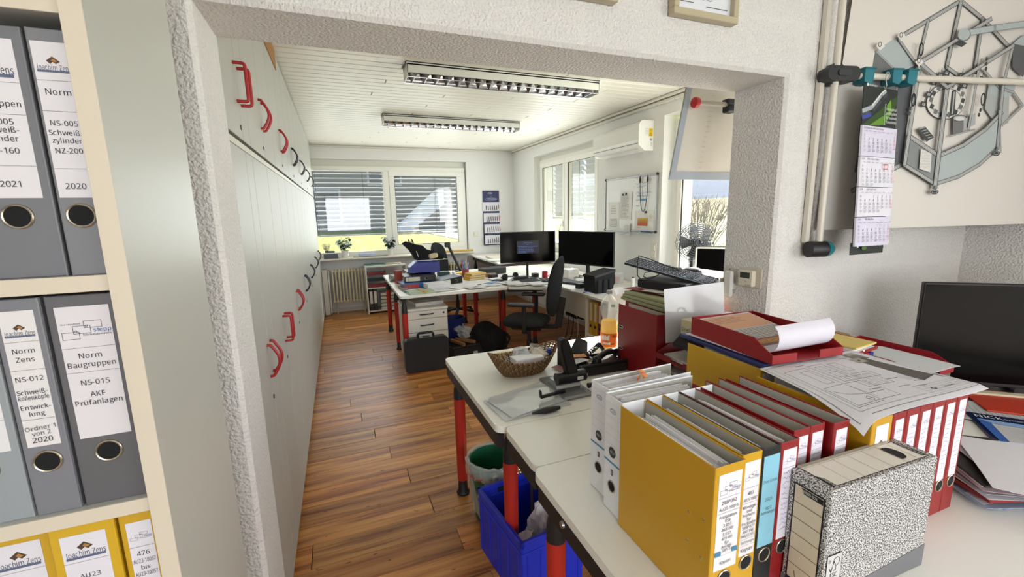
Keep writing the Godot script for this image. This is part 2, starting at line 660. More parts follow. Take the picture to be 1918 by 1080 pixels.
func build_floor():
	var im := wood_image()
	var tex := ImageTexture.create_from_image(im)
	var woods := []
	for k in 8:
		var m := StandardMaterial3D.new()
		m.albedo_texture = tex
		m.albedo_color = [Color(1, 1, 1), Color(0.93, 0.9, 0.86), Color(1, 0.96, 0.9), Color(0.88, 0.86, 0.84), Color(0.97, 0.98, 0.98), Color(0.9, 0.92, 0.92), Color(1, 0.94, 0.92), Color(0.85, 0.83, 0.8)][k]
		m.roughness = 0.36
		m.metallic_specular = 0.5
		m.uv1_triplanar = true
		m.uv1_world_triplanar = true
		m.uv1_scale = Vector3(0.85, 1.0, 1.7)
		m.uv1_offset = Vector3(0.13 * k + 0.05, 0.3, 0.21 * k)
		woods.append(m)
	var b := B.new()
	b.box(V(1.0, -0.06, -2.3), V(4.7, 0.1, 10.9))
	var floor_ := struct("floor", b, mat("2c1d12", 0.8))
	# planks lie across the room: 0.152 m wide, 1.2 m long, staggered
	var w := 0.152
	var l := 1.22
	var shapes := {}
	var row := 0
	var z := -7.35
	while z < 0.4:
		var x := -0.9 - fposmod(row * 0.47, 1.0) * l
		var k := 0
		while x < 3.0:
			var x0 := maxf(x, -0.87)
			var x1 := minf(x + l, 2.97)
			if x1 - x0 > 0.04 and (z < -1.2 or x1 < 1.9):
				var key := "%.2f" % (x1 - x0)
				if not shapes.has(key):
					var pb := B.new()
					pb.box(V(0, -0.006, 0), V(x1 - x0 - 0.0016, 0.012, w - 0.0016), 0.0012)
					shapes[key] = pb.st.commit()
				var p := obj("plank", shapes[key], woods[(row * 5 + k * 3 + (row / 3)) % 8], floor_)
				p.position = V((x0 + x1) / 2, 0.0, z + w / 2)
			x += l
			k += 1
		z += w
		row += 1
	# skirting
	b = B.new()
	b.box(V(1.3, 0.03, -7.343), V(3.3, 0.06, 0.014), 0.003)
	struct("baseboard_far", b, mat("d8d4c8", 0.6))
	b = B.new()
	b.box(V(2.953, 0.03, -4.5), V(0.014, 0.06, 5.6), 0.003)
	struct("baseboard_right", b, mat("d8d4c8", 0.6))

func build_ceiling():
	var b := B.new()
	b.box(V(1.0, CEIL + 0.11, -4.6), V(4.6, 0.16, 6.3))
	var c := struct("ceiling", b, mat("bdb9ad", 0.8))
	var white := mat("e3e0d6", 0.42)
	var pitch := 0.1
	var z := -7.35
	var i := 0
	var sh := {}
	while z < -1.6:
		var cut := 0.35 + fposmod(i * 0.62, 2.4)
		for seg in [[-0.87, cut], [cut, 2.955]]:
			var key := "%.2f" % (seg[1] - seg[0])
			if not sh.has(key):
				var pb := B.new()
				pb.box(V(0, 0.012, 0), V(seg[1] - seg[0] - 0.003, 0.022, pitch - 0.002), 0.006)
				sh[key] = pb.st.commit()
			var p := obj("plank", sh[key], white, c)
			p.position = V((seg[0] + seg[1]) / 2, CEIL, z + pitch / 2)
		z += pitch
		i += 1
	# cornice strips
	var n := 1
	for s in [[V(2.935, CEIL - 0.014, -4.46), V(0.05, 0.026, 5.76)], [V(2.945, CEIL - 0.05, -4.46), V(0.03, 0.03, 5.76)], [V(1.3, CEIL - 0.014, -7.325), V(3.3, 0.026, 0.05)]]:
		b = B.new()
		b.box(s[0], s[1], 0.006)
		struct("trim_%d" % n, b, mat("dddacf", 0.6))
		n += 1

# ---------- windows ----------
func build_windows():
	var inx := Basis(V(0, 0, 1), V(0, 1, 0), V(-1, 0, 0))
	# the wide window in the far wall: fixed light left, opening sash right
	var w := window_frame("window_1", Transform3D(Basis.IDENTITY, V(-0.62, 0.87, -7.47)), 2.71, 1.40, 0.07, 0.12, [1.40], 0.09)
	sash(w, 1.446, 0.065, 1.20, 1.275, 0.085)
	glass(w, 0.07, 0.07, 1.29, 1.26)
	var b := B.new()
	b.box(V(1.355, 1.45, -0.01), V(2.71, 0.10, 0.06), 0.003)
	obj("roller_panel", b, mat("dedcd2", 0.5), w)
	b = B.new()
	b.box(V(-0.02, 0.857, -7.27), V(4.2, 0.028, 0.30), 0.006, Transform3D(Basis.IDENTITY, V(0.05, 0, 0)))
	struct("trim_4", b, mat("d9d4c6", 0.45))
	# two sashes in the right wall
	w = window_frame("window_2", Transform3D(inx, V(3.08, 0.92, -6.42)), 1.76, 1.38, 0.06, 0.08, [], 0.09)
	sash(w, 0.06, 0.05, 0.80, 1.28, 0.075)
	sash(w, 0.865, 0.05, 0.84, 1.28, 0.075)
	b = B.new()
	b.box(V(0.88, 1.415, -0.01), V(1.76, 0.07, 0.06), 0.003)
	obj("roller_panel", b, mat("dedcd2", 0.5), w)
	# lever handle
	b = B.new()
	b.box(V(0.825, 0.42, 0.075), V(0.03, 0.075, 0.02), 0.004)
	b.bar(V(0.825, 0.42, 0.10), V(0.74, 0.30, 0.10), 0.018, 0.014, 0.004)
	obj("handle", b, mat("e6e6e2", 0.3), w)
	b = B.new()
	b.box(V(3.0, 0.905, -5.5), V(0.20, 0.03, 1.94), 0.005)
	struct("trim_5", b, mat("e0dcd0", 0.5))
	# tall window behind the partition
	w = window_frame("window_3", Transform3D(inx, V(3.10, 0.82, -3.45)), 1.66, 1.53, 0.06, 0.08, [], 0.09)
	sash(w, 0.08, 0.07, 1.5, 1.37, 0.06)
	b = B.new()
	b.box(V(3.0, 0.81, -2.62), V(0.22, 0.03, 1.74), 0.005)
	struct("trim_6", b, mat("e0dcd0", 0.5))
	# window out of view, placed to light the near room
	w = window_frame("window_4", Transform3D(inx, V(3.27, 0.8, 0.25)), 2.7, 1.4, 0.06, 0.08, [1.35], 0.08)
	glass(w, 0.06, 0.06, 1.25, 1.28)
	glass(w, 1.39, 0.06, 1.25, 1.28)
	w = window_frame("window_5", Transform3D(Basis(V(-1, 0, 0), V(0, 1, 0), V(0, 0, -1)), V(1.35, 0.9, 3.17)), 2.1, 1.3, 0.06, 0.08, [1.05], 0.08)  # added rear window to go with the fill light behind the camera
	glass(w, 0.06, 0.06, 0.95, 1.18)
	glass(w, 1.09, 0.06, 0.95, 1.18)
	# outside blinds
	blind(Transform3D(Basis.IDENTITY, V(-0.29, 0, -7.66)), 1.12, 2.24, 1.185, -14.0, "grey venetian blind outside the fixed left pane of the far window")
	blind(Transform3D(Basis.IDENTITY, V(0.87, 0, -7.66)), 1.14, 2.24, 1.175, -14.0, "grey venetian blind outside the opening right sash of the far window")
	blind(Transform3D(inx, V(3.27, 0, -6.36)), 0.86, 2.26, 1.40, 52.0, "grey venetian blind outside the side window, half nearer the corner")
	blind(Transform3D(inx, V(3.27, 0, -5.44)), 0.90, 2.26, 1.38, 52.0, "grey venetian blind outside the side window, half beneath the air conditioner")

func window_frame(called: String, xf: Transform3D, w: float, h: float, t: float, d: float, bars: Array, bw: float) -> Node3D:
	var o := Node3D.new()
	o.name = called
	add_child(o)
	o.transform = xf
	o.set_meta("kind", "structure")
	var b := B.new()
	for r in [[0, 0, w, t], [0, h - t, w, h], [0, t, t, h - t], [w - t, t, w, h - t]]:
		b.box(V((r[0] + r[2]) / 2, (r[1] + r[3]) / 2, 0), V(r[2] - r[0], r[3] - r[1], d), 0.004)
	for x in bars:
		b.box(V(x, h / 2, 0), V(bw, h - 2 * t, d - 0.006), 0.004)
	obj("frame", b, mat("ecebe4", 0.35), o)
	return o

func sash(o: Node3D, x: float, y: float, w: float, h: float, t: float):
	var b := B.new()
	for r in [[0, 0, w, t], [0, h - t, w, h], [0, t, t, h - t], [w - t, t, w, h - t]]:
		b.box(V(x + (r[0] + r[2]) / 2, y + (r[1] + r[3]) / 2, 0.03), V(r[2] - r[0], r[3] - r[1], 0.07), 0.006)
	var s := obj("sash", b, mat("efeee8", 0.35), o)
	var g := B.new()
	var k := 0.006
	for r in [[t, t, w - t, t + k], [t, h - t - k, w - t, h - t], [t, t, t + k, h - t], [w - t - k, t, w - t, h - t]]:
		g.box(V(x + (r[0] + r[2]) / 2, y + (r[1] + r[3]) / 2, 0.052), V(r[2] - r[0], r[3] - r[1], 0.01))
	obj("gasket", g, mat("1d1e20", 0.6), s)
	glass(o, x + t, y + t, w - 2 * t, h - 2 * t)

func glass(o: Node3D, x: float, y: float, w: float, h: float):
	var b := B.new()
	b.box(V(x + w / 2, y + h / 2, 0.02), V(w, h, 0.004))
	obj("pane", b, clear_mat("f4fbf8", 0.05, 0.0), o)

func blind(xf: Transform3D, w: float, top: float, bottom: float, tilt: float, label: String):
	var o := thing("venetian_blind", label, "blind", Vector3.ZERO, 0, "outside venetian blinds")
	o.transform = xf
	var prof := []
	var n := 5
	for i in n + 1:
		var a := lerpf(-0.5, 0.5, float(i) / n)
		prof.append(Vector2(a * 0.078, 0.012 * (1.0 - 4.0 * a * a)))
	var sb := B.new()
	var tz := deg_to_rad(tilt)
	for i in n:
		var p: Vector2 = prof[i].rotated(tz)
		var q: Vector2 = prof[i + 1].rotated(tz)
		var nn := V(0, (q - p).x, -(q - p).y).normalized()
		sb.tri(V(0, p.y, p.x), V(w, p.y, p.x), V(w, q.y, q.x), nn, nn, nn)
		sb.tri(V(0, p.y, p.x), V(w, q.y, q.x), V(0, q.y, q.x), nn, nn, nn)
		var e := Vector3(0, -0.0007, 0)
		sb.tri(V(0, p.y, p.x) + e, V(w, p.y, p.x) + e, V(w, q.y, q.x) + e, -nn, -nn, -nn)
		sb.tri(V(0, p.y, p.x) + e, V(w, q.y, q.x) + e, V(0, q.y, q.x) + e, -nn, -nn, -nn)
	for e in [[prof[0], -1.0], [prof[n], 1.0]]:
		var p: Vector2 = e[0].rotated(tz)
		sb.cyl(V(0, p.y, p.x), V(w, p.y, p.x), 0.0022, 0.0022, 6)
	var mesh := sb.st.commit()
	var m := mat("a4a8aa", 0.4, 0.1)
	var y := top
	while y > bottom + 0.05:
		var s := obj("slat", mesh, m, o)
		s.position = V(0, y, 0)
		y -= 0.0722
	var b := B.new()
	b.box(V(w / 2, bottom + 0.012, 0), V(w, 0.024, 0.07), 0.004)
	obj("bottom_rail", b, mat("8f9498", 0.4, 0.3), o)
	b = B.new()
	b.box(V(w / 2, top + 0.09, 0), V(w, 0.09, 0.09), 0.004)
	obj("head_rail", b, mat("9a9ea2", 0.4, 0.3), o)
	for x in [0.02, w * 0.65, w - 0.02]:
		b = B.new()
		b.cyl(V(x, bottom, 0.041), V(x, top + 0.06, 0.041), 0.003, 0.003, 6)
		b.cyl(V(x, bottom, -0.041), V(x, top + 0.06, -0.041), 0.003, 0.003, 6)
		obj("ladder_cord", b, mat("2a2c2e", 0.7), o)

# ---------- beyond the glass ----------
func build_outside():
	var grass := StandardMaterial3D.new()
	var g := noise(21, 0.05, 4)
	var im := Image.create(256, 256, false, Image.FORMAT_RGBA8)
	for y in 256:
		for x in 256:
			var s := 0.5 + 0.6 * g.get_noise_2d(x, y)
			im.set_pixel(x, y, Color.html("55641c").lerp(Color.html("858a34"), clampf(s, 0, 1)))
	im.generate_mipmaps()
	grass.albedo_texture = ImageTexture.create_from_image(im)
	grass.roughness = 0.95
	grass.uv1_triplanar = true
	grass.uv1_world_triplanar = true
	grass.uv1_scale = Vector3.ONE * 0.12
	# the ground outside lies higher than the office floor
	const G := 0.30
	var b := B.new()
	b.box(V(0, G - 0.4, -108), V(700, 0.8, 200))
	b.box(V(178, G - 0.4, 46), V(348, 0.8, 107.8))
	struct("lawn", b, grass)
	b = B.new()
	b.box(V(1.0, G + 0.01, -12.2), V(16, 0.03, 3.4))
	b.box(V(7.0, G + 0.012, -24), V(3.6, 0.03, 22))
	struct("path", b, mat("a5a29a", 0.9))
	b = B.new()
	b.box(V(20, G + 0.01, -6), V(3.0, 0.03, 90))
	struct("road", b, mat("8d8a86", 0.9))
	# field rising to wooded hills
	b = B.new()
	b.sheet(func(u, v): return V(60 + 190 * v, G - 0.1 + 8.0 * v * v, -420 + 640 * u), 30, 8, 0.0)
	struct("field", b, mat("8f8a5c", 0.95))
	var h := noise(33, 0.012, 3)
	b = B.new()
	b.sheet(func(u, v): return V(245 + 120 * v, 6.0 + v * (30 + 12 * h.get_noise_2d(u * 300, 0)), -560 + 760 * u), 60, 6, 0.0)
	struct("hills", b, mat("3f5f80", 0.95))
	b = B.new()
	b.sheet(func(u, v): return V(-160 + 320 * u, -0.4 + v * (14 + 8 * h.get_noise_2d(u * 300, 90)), -170 - 60 * v), 40, 6, 0.0)
	struct("hills_behind_house", b, mat("4a5c42", 0.95))
	# neighbouring house behind the far blinds
	var o := thing("house", "pale grey house with outside stair seen through the far blinds", "house", V(0.5, G, -36))
	b = B.new()
	b.box(V(1.5, 3.6, -4), V(28, 7.2, 8))
	obj("wall", b, mat("77756f", 0.9), o)
	b = B.new()
	b.prism([Vector2(-13.5, 7.2), Vector2(16.5, 7.2), Vector2(16.5, 7.5), Vector2(1.5, 11.0), Vector2(-13.5, 7.5)], 9.0, Transform3D(Basis.IDENTITY, V(0, 0, -8.5)))
	obj("roof", b, mat("5a4c46", 0.9), o)
	for p in [[-5.0, 1.7, 2.2, 2.6], [-1.6, 1.9, 3.0, 2.6], [3.2, 4.6, 2.6, 2.4], [9.4, 2.2, 1.2, 3.0]]:
		b = B.new()
		b.box(V(p[0], p[1], 0.04), V(p[2], p[3], 0.1), 0.01)
		var wn := obj("window", b, mat("a5a6a5", 0.5), o)
		b = B.new()
		b.box(V(p[0], p[1], 0.10), V(p[2] - 0.3, p[3] - 0.3, 0.02))
		obj("pane", b, mat("4a5056", 0.7), wn)
	# outside stair: solid string with treads
	b = B.new()
	b.prism([Vector2(3.6, 0), Vector2(5.0, 0), Vector2(7.6, 1.9), Vector2(7.6, 3.0), Vector2(7.0, 3.0)], 0.25, Transform3D(Basis.IDENTITY, V(-0.4, 0, 2.4)))
	obj("stair_string", b, mat("d4d6d8", 0.8), o)
	for i in 10:
		b = B.new()
		b.box(V(4.3 + i * 0.3, 0.25 + i * 0.24, 1.7), V(0.32, 0.06, 1.3), 0.01)
		obj("tread", b, mat("96968f", 0.8), o)
	b = B.new()
	b.box(V(10.0, 2.6, 1.5), V(0.6, 5.2, 0.5), 0.02)
	obj("post", b, mat("d4d6d8", 0.8), o)
	# bare bush and leaf litter outside the tall window
	bush(V(7.9, G, -7.9), 1.35, "bare twiggy bush outside the tall window", 5)
	bush(V(-0.4, G, -15.5), 0.3, "low scrubby bush on the lawn below the far blinds, nearer the cupboards", 8)
	bush(V(2.4, G, -16.0), 0.28, "low scrubby bush on the lawn below the far blinds, near the mullion", 9)
	b = B.new()
	b.box(V(7.6, G + 0.01, -7.4), V(2.6, 0.04, 3.4), 0.01)
	struct("ground_bed", b, plaster("6d675c", 0.3, 0.06, 14.0))

func bush(at: Vector3, h: float, label: String, sd: int):
	var o := thing("bush", label, "bush", at)
	var r := RandomNumberGenerator.new()
	r.seed = sd
	var b := B.new()
	for i in 60:
		var p := V(r.randf_range(-0.12, 0.12), 0, r.randf_range(-0.12, 0.12)) * h
		var d := V(r.randf_range(-0.5, 0.5), 1.0, r.randf_range(-0.5, 0.5)).normalized()
		var pts := [p]
		var q: Vector3 = p
		for k in 4:
			d = (d + V(r.randf_range(-0.25, 0.25), 0.05, r.randf_range(-0.25, 0.25))).normalized()
			q = q + d * h * 0.25
			pts.append(q)
			if k > 0:
				for s in 3:
					var e := (d + V(r.randf_range(-1, 1), r.randf_range(-0.2, 0.8), r.randf_range(-1, 1))).normalized()
					b.cyl(q, q + e * h * r.randf_range(0.08, 0.2), 0.004 * h, 0.0015 * h, 4, false)
		b.tube(pts, 0.006 * h, 5)
	obj("twigs", b, mat("6d5f52", 0.9), o)
	b = B.new()
	for i in 500:
		var p := V(r.randf_range(-0.55, 0.55), r.randf_range(0.25, 1.0), r.randf_range(-0.55, 0.55)) * h
		b.box(Vector3.ZERO, V(0.03, 0.002, 0.016) * h * 0.8, 0.0, Transform3D(Basis.from_euler(V(r.randf() * TAU, r.randf() * TAU, 0)), p))
	var l := obj("buds", b, mat("8a7c62", 0.9), o)
	l.set_meta("kind", "stuff")

# ---------- ring binders ----------
func zens_logo(p: Print, x: float, y: float, w: float):
	var s := w
	p.poly([Vector2(x - 0.19 * s, y + 0.20 * s), Vector2(x, y + 0.36 * s), Vector2(x + 0.21 * s, y + 0.19 * s), Vector2(x + 0.08 * s, y + 0.10 * s), Vector2(x, y + 0.17 * s), Vector2(x - 0.08 * s, y + 0.09 * s)], Color.html("4a3524"))
	p.poly([Vector2(x - 0.05 * s, y + 0.22 * s), Vector2(x + 0.02 * s, y + 0.29 * s), Vector2(x + 0.13 * s, y + 0.20 * s), Vector2(x + 0.06 * s, y + 0.16 * s)], Color.html("b07a3a"))
	p.text("Joachim Zens", x, y - 0.03 * s, 0.26 * s, Color.html("3d4658"), 0.5, 0.0, 0.98 * s)
	p.rect(x - 0.48 * s, y - 0.20 * s, x + 0.48 * s, y - 0.12 * s, Color.html("59627a"))

func step_logo(p: Print, x: float, y: float, s: float, words := true):
	var k := Color.html("4b4d55")
	for r in [[-0.48, -0.20, -0.14, -0.02], [-0.25, -0.06, 0.10, 0.14], [-0.02, 0.08, 0.34, 0.26]]:
		p.lines([Vector2(x + r[0] * s, y + r[1] * s), Vector2(x + r[2] * s, y + r[1] * s), Vector2(x + r[2] * s, y + r[3] * s), Vector2(x + r[0] * s, y + r[3] * s), Vector2(x + r[0] * s, y + r[1] * s)], s * 0.012, k)
	p.ring(x - 0.20 * s, y - 0.0 * s, 0.03 * s, 0.02 * s, s * 0.012, k, 0.5, 10)
	p.ring(x + 0.03 * s, y + 0.13 * s, 0.03 * s, 0.02 * s, s * 0.012, k, 0.5, 10)
	if words:
		p.text("One step ahead", x - 0.28 * s, y + 0.20 * s, 0.055 * s, Color.html("2c2e36"))
	p.text("stepp", x + 0.34 * s, y + 0.01 * s, 0.15 * s, Color.html("2f5a9c"))
	p.text("fabrikautomation", x + 0.22 * s, y - 0.10 * s, 0.075 * s, Color.html("2c2e36"))

# rows: ["zens"|"step", y] | ["rule", y] | ["t", y, words, em] | ["hand", y, words, em] ; y from the label's top, metres
func spine_label(parent: Node3D, w: float, h: float, top: float, rows: Array, paper := "ece8e4", extra = null):
	var b := B.new()
	b.box(Vector3(0, top - h / 2, 0.0005), Vector3(w, h, 0.0008))
	var l := obj("label", b, mat(paper, 0.6), parent)
	var p := sheet_print(0.00006)
	p.lift = 0.0
	for r in rows:
		var y: float = top - r[1]
		match r[0]:
			"zens": zens_logo(p, 0, y, w * 0.9)
			"step": step_logo(p, 0, y, w * 0.92)
			"steps": step_logo(p, 0, y, w * 0.86, false)
			"rule": p.rect(-w / 2, y - 0.0002, w / 2, y + 0.0002, Color.html("3a3a3e"))
			"t": p.text(r[2], 0, y, r[3], Color.html("2c2c32"), 0.5, 0.0, w * 0.9)
			"hand": p.text(r[2], 0, y, r[3], Color.html("4a4a52"), 0.5, 0.06, w * 0.94)
			"small":
				for k in int(r[2]):
					p.scribble(-w * 0.38, w * rng.randf_range(0.05, 0.4), y - k * r[3], r[3] * 0.55, 0.0006, Color.html("5b6ea8"), rng)
			"bars":
				p.rect(-w / 2, y - 0.0045, -w * 0.24, y + 0.0045, Color.html("3f7fa6"))
				p.rect(w * 0.26, y - 0.0045, w / 2, y + 0.0045, Color.html("3f7fa6"))
	if extra != null:
		extra.call(p)
	var o := obj("lettering", p, ink_mat(), l)
	o.position.z = 0.001

func binder(label: String, at: Vector3, turn: float, w: float, hex: String, group: String, rows: Array, paper := "ece8e4", fill := 0.6, lh := 0.196, lw := 0.0, extra = null, called := "ring_binder", spread := 0.0, ring_y := 0.082) -> Node3D:
	var h := 0.318
	var d := 0.285
	var t := 0.0026
	var o := thing(called, label, "binder", at, turn, group)
	var skin := mat(hex, 0.42)
	var b := B.new()
	b.box(V(0, h / 2, -0.0015), V(w - 0.003, h, 0.003), 0.0012)
	# rounded hinge beads where spine and covers meet
	for s in [-1, 1]:
		b.cyl(V(s * (w / 2 - 0.0022), 0.0, -0.0024), V(s * (w / 2 - 0.0022), h, -0.0024), 0.0022, 0.0022, 8)
	var sp := obj("spine", b, skin, o)
	for s in [-1, 1]:
		b = B.new()
		var x0: float = s * (w / 2 - t / 2)
		var x1: float = x0 + (spread if s > 0 else -spread)
		b.bar(V(x0, h / 2, -0.003), V(x1, h / 2, -d), t, h, 0.0008)
		var cv := obj("cover", b, skin, o)
		b = B.new()
		b.bar(V(x0 - s * 0.0016, h / 2, -0.006), V(x1 - s * 0.0016, h / 2, -d + 0.003), 0.0008, h - 0.006)
		obj("lining", b, mat("b4b0a6", 0.7), cv)
	b = B.new()
	b.box(V(0, h / 2, -0.0036), V(w - 0.006, h - 0.006, 0.0008))
	obj("lining", b, mat("b4b0a6", 0.7), sp)
	if fill > 0.0:
		b = B.new()
		var n := int(clampf(w * fill / 0.0026, 3, 26))
		var x := -w / 2 + 0.006
		var step := (w - 0.012) * fill / n
		for i in n:
			var hh := rng.randf_range(0.284, 0.301)
			var y0 := 0.008
			var zz := rng.randf_range(0.016, 0.034)
			var lean := rng.randf_range(-0.002, 0.003)
			b.bar(V(x + step * i, y0 + hh / 2, -zz), V(x + step * i + lean, y0 + hh / 2 + rng.randf_range(-0.003, 0.002), -zz - 0.212), step * 0.8, hh)
		obj("paper_sheets", b, mat("e9e7ea", 0.8), o)
	# lever mechanism
	b = B.new()
	b.box(V(w / 2 - 0.006, 0.159, -0.045), V(0.003, 0.12, 0.05), 0.001)
	b.cyl(V(w / 2 - 0.01, 0.12, -0.05), V(-w / 4, 0.12, -0.05), 0.0018, 0.0018, 6)
	b.cyl(V(w / 2 - 0.01, 0.2, -0.05), V(-w / 4, 0.2, -0.05), 0.0018, 0.0018, 6)
	obj("mechanism", b, mat("b9bcc0", 0.25, 0.9), o)
	# metal eyelet round a black disc painted in for the dark finger hole
	var rr := minf(0.0165, w * 0.36)
	b = B.new()
	b.lathe([Vector2(rr * 0.8, 0.0), Vector2(rr * 0.84, 0.0024), Vector2(rr * 0.93, 0.0030), Vector2(rr, 0.0022), Vector2(rr * 1.02, 0.0)], 28, Transform3D(Basis(V(1, 0, 0), PI / 2), V(0, ring_y, 0)))
	obj("finger_ring", b, mat("b5ab98", 0.25, 0.9), o)
	b = B.new()
	b.lathe([Vector2(0.0001, 0.0013), Vector2(rr * 0.82, 0.0013)], 24, Transform3D(Basis(V(1, 0, 0), PI / 2), V(0, ring_y, 0)))
	obj("painted_finger_hole", b, mat("0c0c0d", 0.9), o)
	if rows.size() > 0 or extra != null:
		spine_label(o, lw if lw > 0.0 else w - 0.016, lh, 0.302, rows, paper, extra)
	return o

func build_shelf():
	var o := thing("bookcase", "white open bookcase of grey and yellow binders by the rough plaster pillar", "bookcase", V(-0.70, 0, -0.945))
	var white := mat("c2c2b9", 0.35)
	var edge := mat("cfc3ae", 0.5)
	for x in [0.409, -0.409]:
		var b := B.new()
		b.box(V(x, 1.12, 0), V(0.024, 2.24, 0.36), 0.001)
		var s := obj("side_panel", b, white, o)
		b = B.new()
		b.box(V(x, 1.12, 0.1806), V(0.0245, 2.24, 0.0012), 0.0004)
		obj("edge_band", b, edge, s)
	for y in [0.06, 0.404, 0.744, 1.089, 1.434, 1.79, 2.14]:
		var b := B.new()
		b.box(V(0, y, -0.002), V(0.794, 0.022, 0.352), 0.001)
		var s := obj("shelf_board", b, white, o)
		b = B.new()
		b.box(V(0, y, 0.1752), V(0.794, 0.0222, 0.0012), 0.0004)
		obj("edge_band", b, edge, s)
	var b := B.new()
	b.box(V(0, 1.12, -0.177), V(0.80, 2.24, 0.006))
	obj("back_panel", b, mat("b9b4a8", 0.7), o)
	# binders: spines just behind the front edge
	var z := -0.782
	var g := "binders in the white bookcase"
	var grey := "77777a"
	binder("narrow grey binder marked NS-005 and 2020 on the upper shelf, against the side panel", V(-0.325, 1.445, z), 0, 0.047, grey, g,
		[["zens", 0.030], ["rule", 0.047], ["t", 0.061, "Norm", 0.0105], ["rule", 0.085], ["t", 0.100, "NS-005", 0.0092], ["t", 0.112, "Schweiß-", 0.0088], ["t", 0.122, "zylinder", 0.0088], ["t", 0.135, "NZ-200", 0.0092], ["rule", 0.158], ["t", 0.181, "2020", 0.0105]], "d9d4d6", 0.6, 0.196, 0.039)
	binder("wide grey binder marked 2021 beside the NS-005 binder on the upper shelf", V(-0.392, 1.445, z - 0.003), 0, 0.078, "6e6e72", g,
		[["zens", 0.036], ["rule", 0.052], ["t", 0.078, "Baugruppen", 0.0105], ["rule", 0.091], ["t", 0.100, "NS-005", 0.010], ["t", 0.110, "Schweiß-", 0.0098], ["t", 0.121, "zylinder", 0.0098], ["t", 0.136, "NZ-160", 0.010], ["rule", 0.155], ["t", 0.178, "2021", 0.0105]], "d9d4d6", 0.6, 0.196, 0.058)
	binder("dark grey binder of assemblies marked NS-015 on the middle shelf", V(-0.3445, 1.10, z), 0, 0.079, "5c5a5c", g,
		[["step", 0.036], ["rule", 0.060], ["t", 0.072, "Norm", 0.0105], ["t", 0.085, "Baugruppen", 0.0105], ["rule", 0.096], ["t", 0.112, "NS-015", 0.0105], ["t", 0.130, "AKF", 0.0105], ["t", 0.142, "Prüfanlagen", 0.0105]], "d6d0d2", 0.6, 0.196, 0.060)
	binder("narrow grey binder marked NS-012 with a handwritten note on the middle shelf", V(-0.413, 1.10, z + 0.002), 0, 0.050, "75757a", g,
		[["zens", 0.030], ["rule", 0.043], ["t", 0.056, "Norm", 0.0095], ["t", 0.068, "Zens", 0.0095], ["rule", 0.083], ["t", 0.096, "NS-012", 0.0095], ["t", 0.115, "Schweiß-", 0.0088], ["t", 0.123, "Rollenköpfe", 0.0088], ["t", 0.137, "Entwick-", 0.0088], ["t", 0.147, "lung", 0.0088], ["rule", 0.155], ["hand", 0.168, "Ordner 1", 0.0085], ["hand", 0.176, "von 2", 0.0085], ["t", 0.186, "2020", 0.0105]], "d9d4d2", 0.6, 0.196, 0.036)
	binder("pale grey binder cut by the picture's edge on the middle shelf", V(-0.481, 1.10, z + 0.001), 0, 0.080, "8f9496", g, [["step", 0.036], ["rule", 0.06], ["rule", 0.15], ["hand", 0.17, "Ordner", 0.01]], "d9d6d6")
	binder("narrow yellow binder marked 476 on the lower shelf, against the side panel", V(-0.3275, 0.755, z), 0, 0.048, "c49a1c", g,
		[["steps", 0.026], ["rule", 0.043], ["t", 0.055, "476", 0.0105], ["t", 0.068, "AU23-10052", 0.0095], ["t", 0.080, "bis", 0.0095], ["t", 0.091, "AU23-10057", 0.0095], ["rule", 0.11]], "d9d5da", 0.6, 0.196, 0.032)
	binder("wide yellow binder with a company label beside the 476 binder", V(-0.395, 0.755, z), 0, 0.078, "caa11f", g,
		[["zens", 0.03], ["rule", 0.045], ["t", 0.07, "AU23", 0.0105]], "d9d5da", 0.6, 0.19, 0.054)
	binder("wide yellow binder leaning back in shadow on the lower shelf", V(-0.476, 0.755, z - 0.012), 0, 0.078, "c79d1e", g, [["zens", 0.03], ["rule", 0.045]], "d9d5da", 0.6, 0.19, 0.054)
	for k in 2:
		binder(["grey binder above the board at the top of the bookcase, inner one", "grey binder above the board at the top of the bookcase, by the side panel"][k], V(-0.43 + 0.082 * k, 1.801, z - 0.01), 0, 0.078, grey, g, [["zens", 0.03], ["rule", 0.045]], "d9d5da")

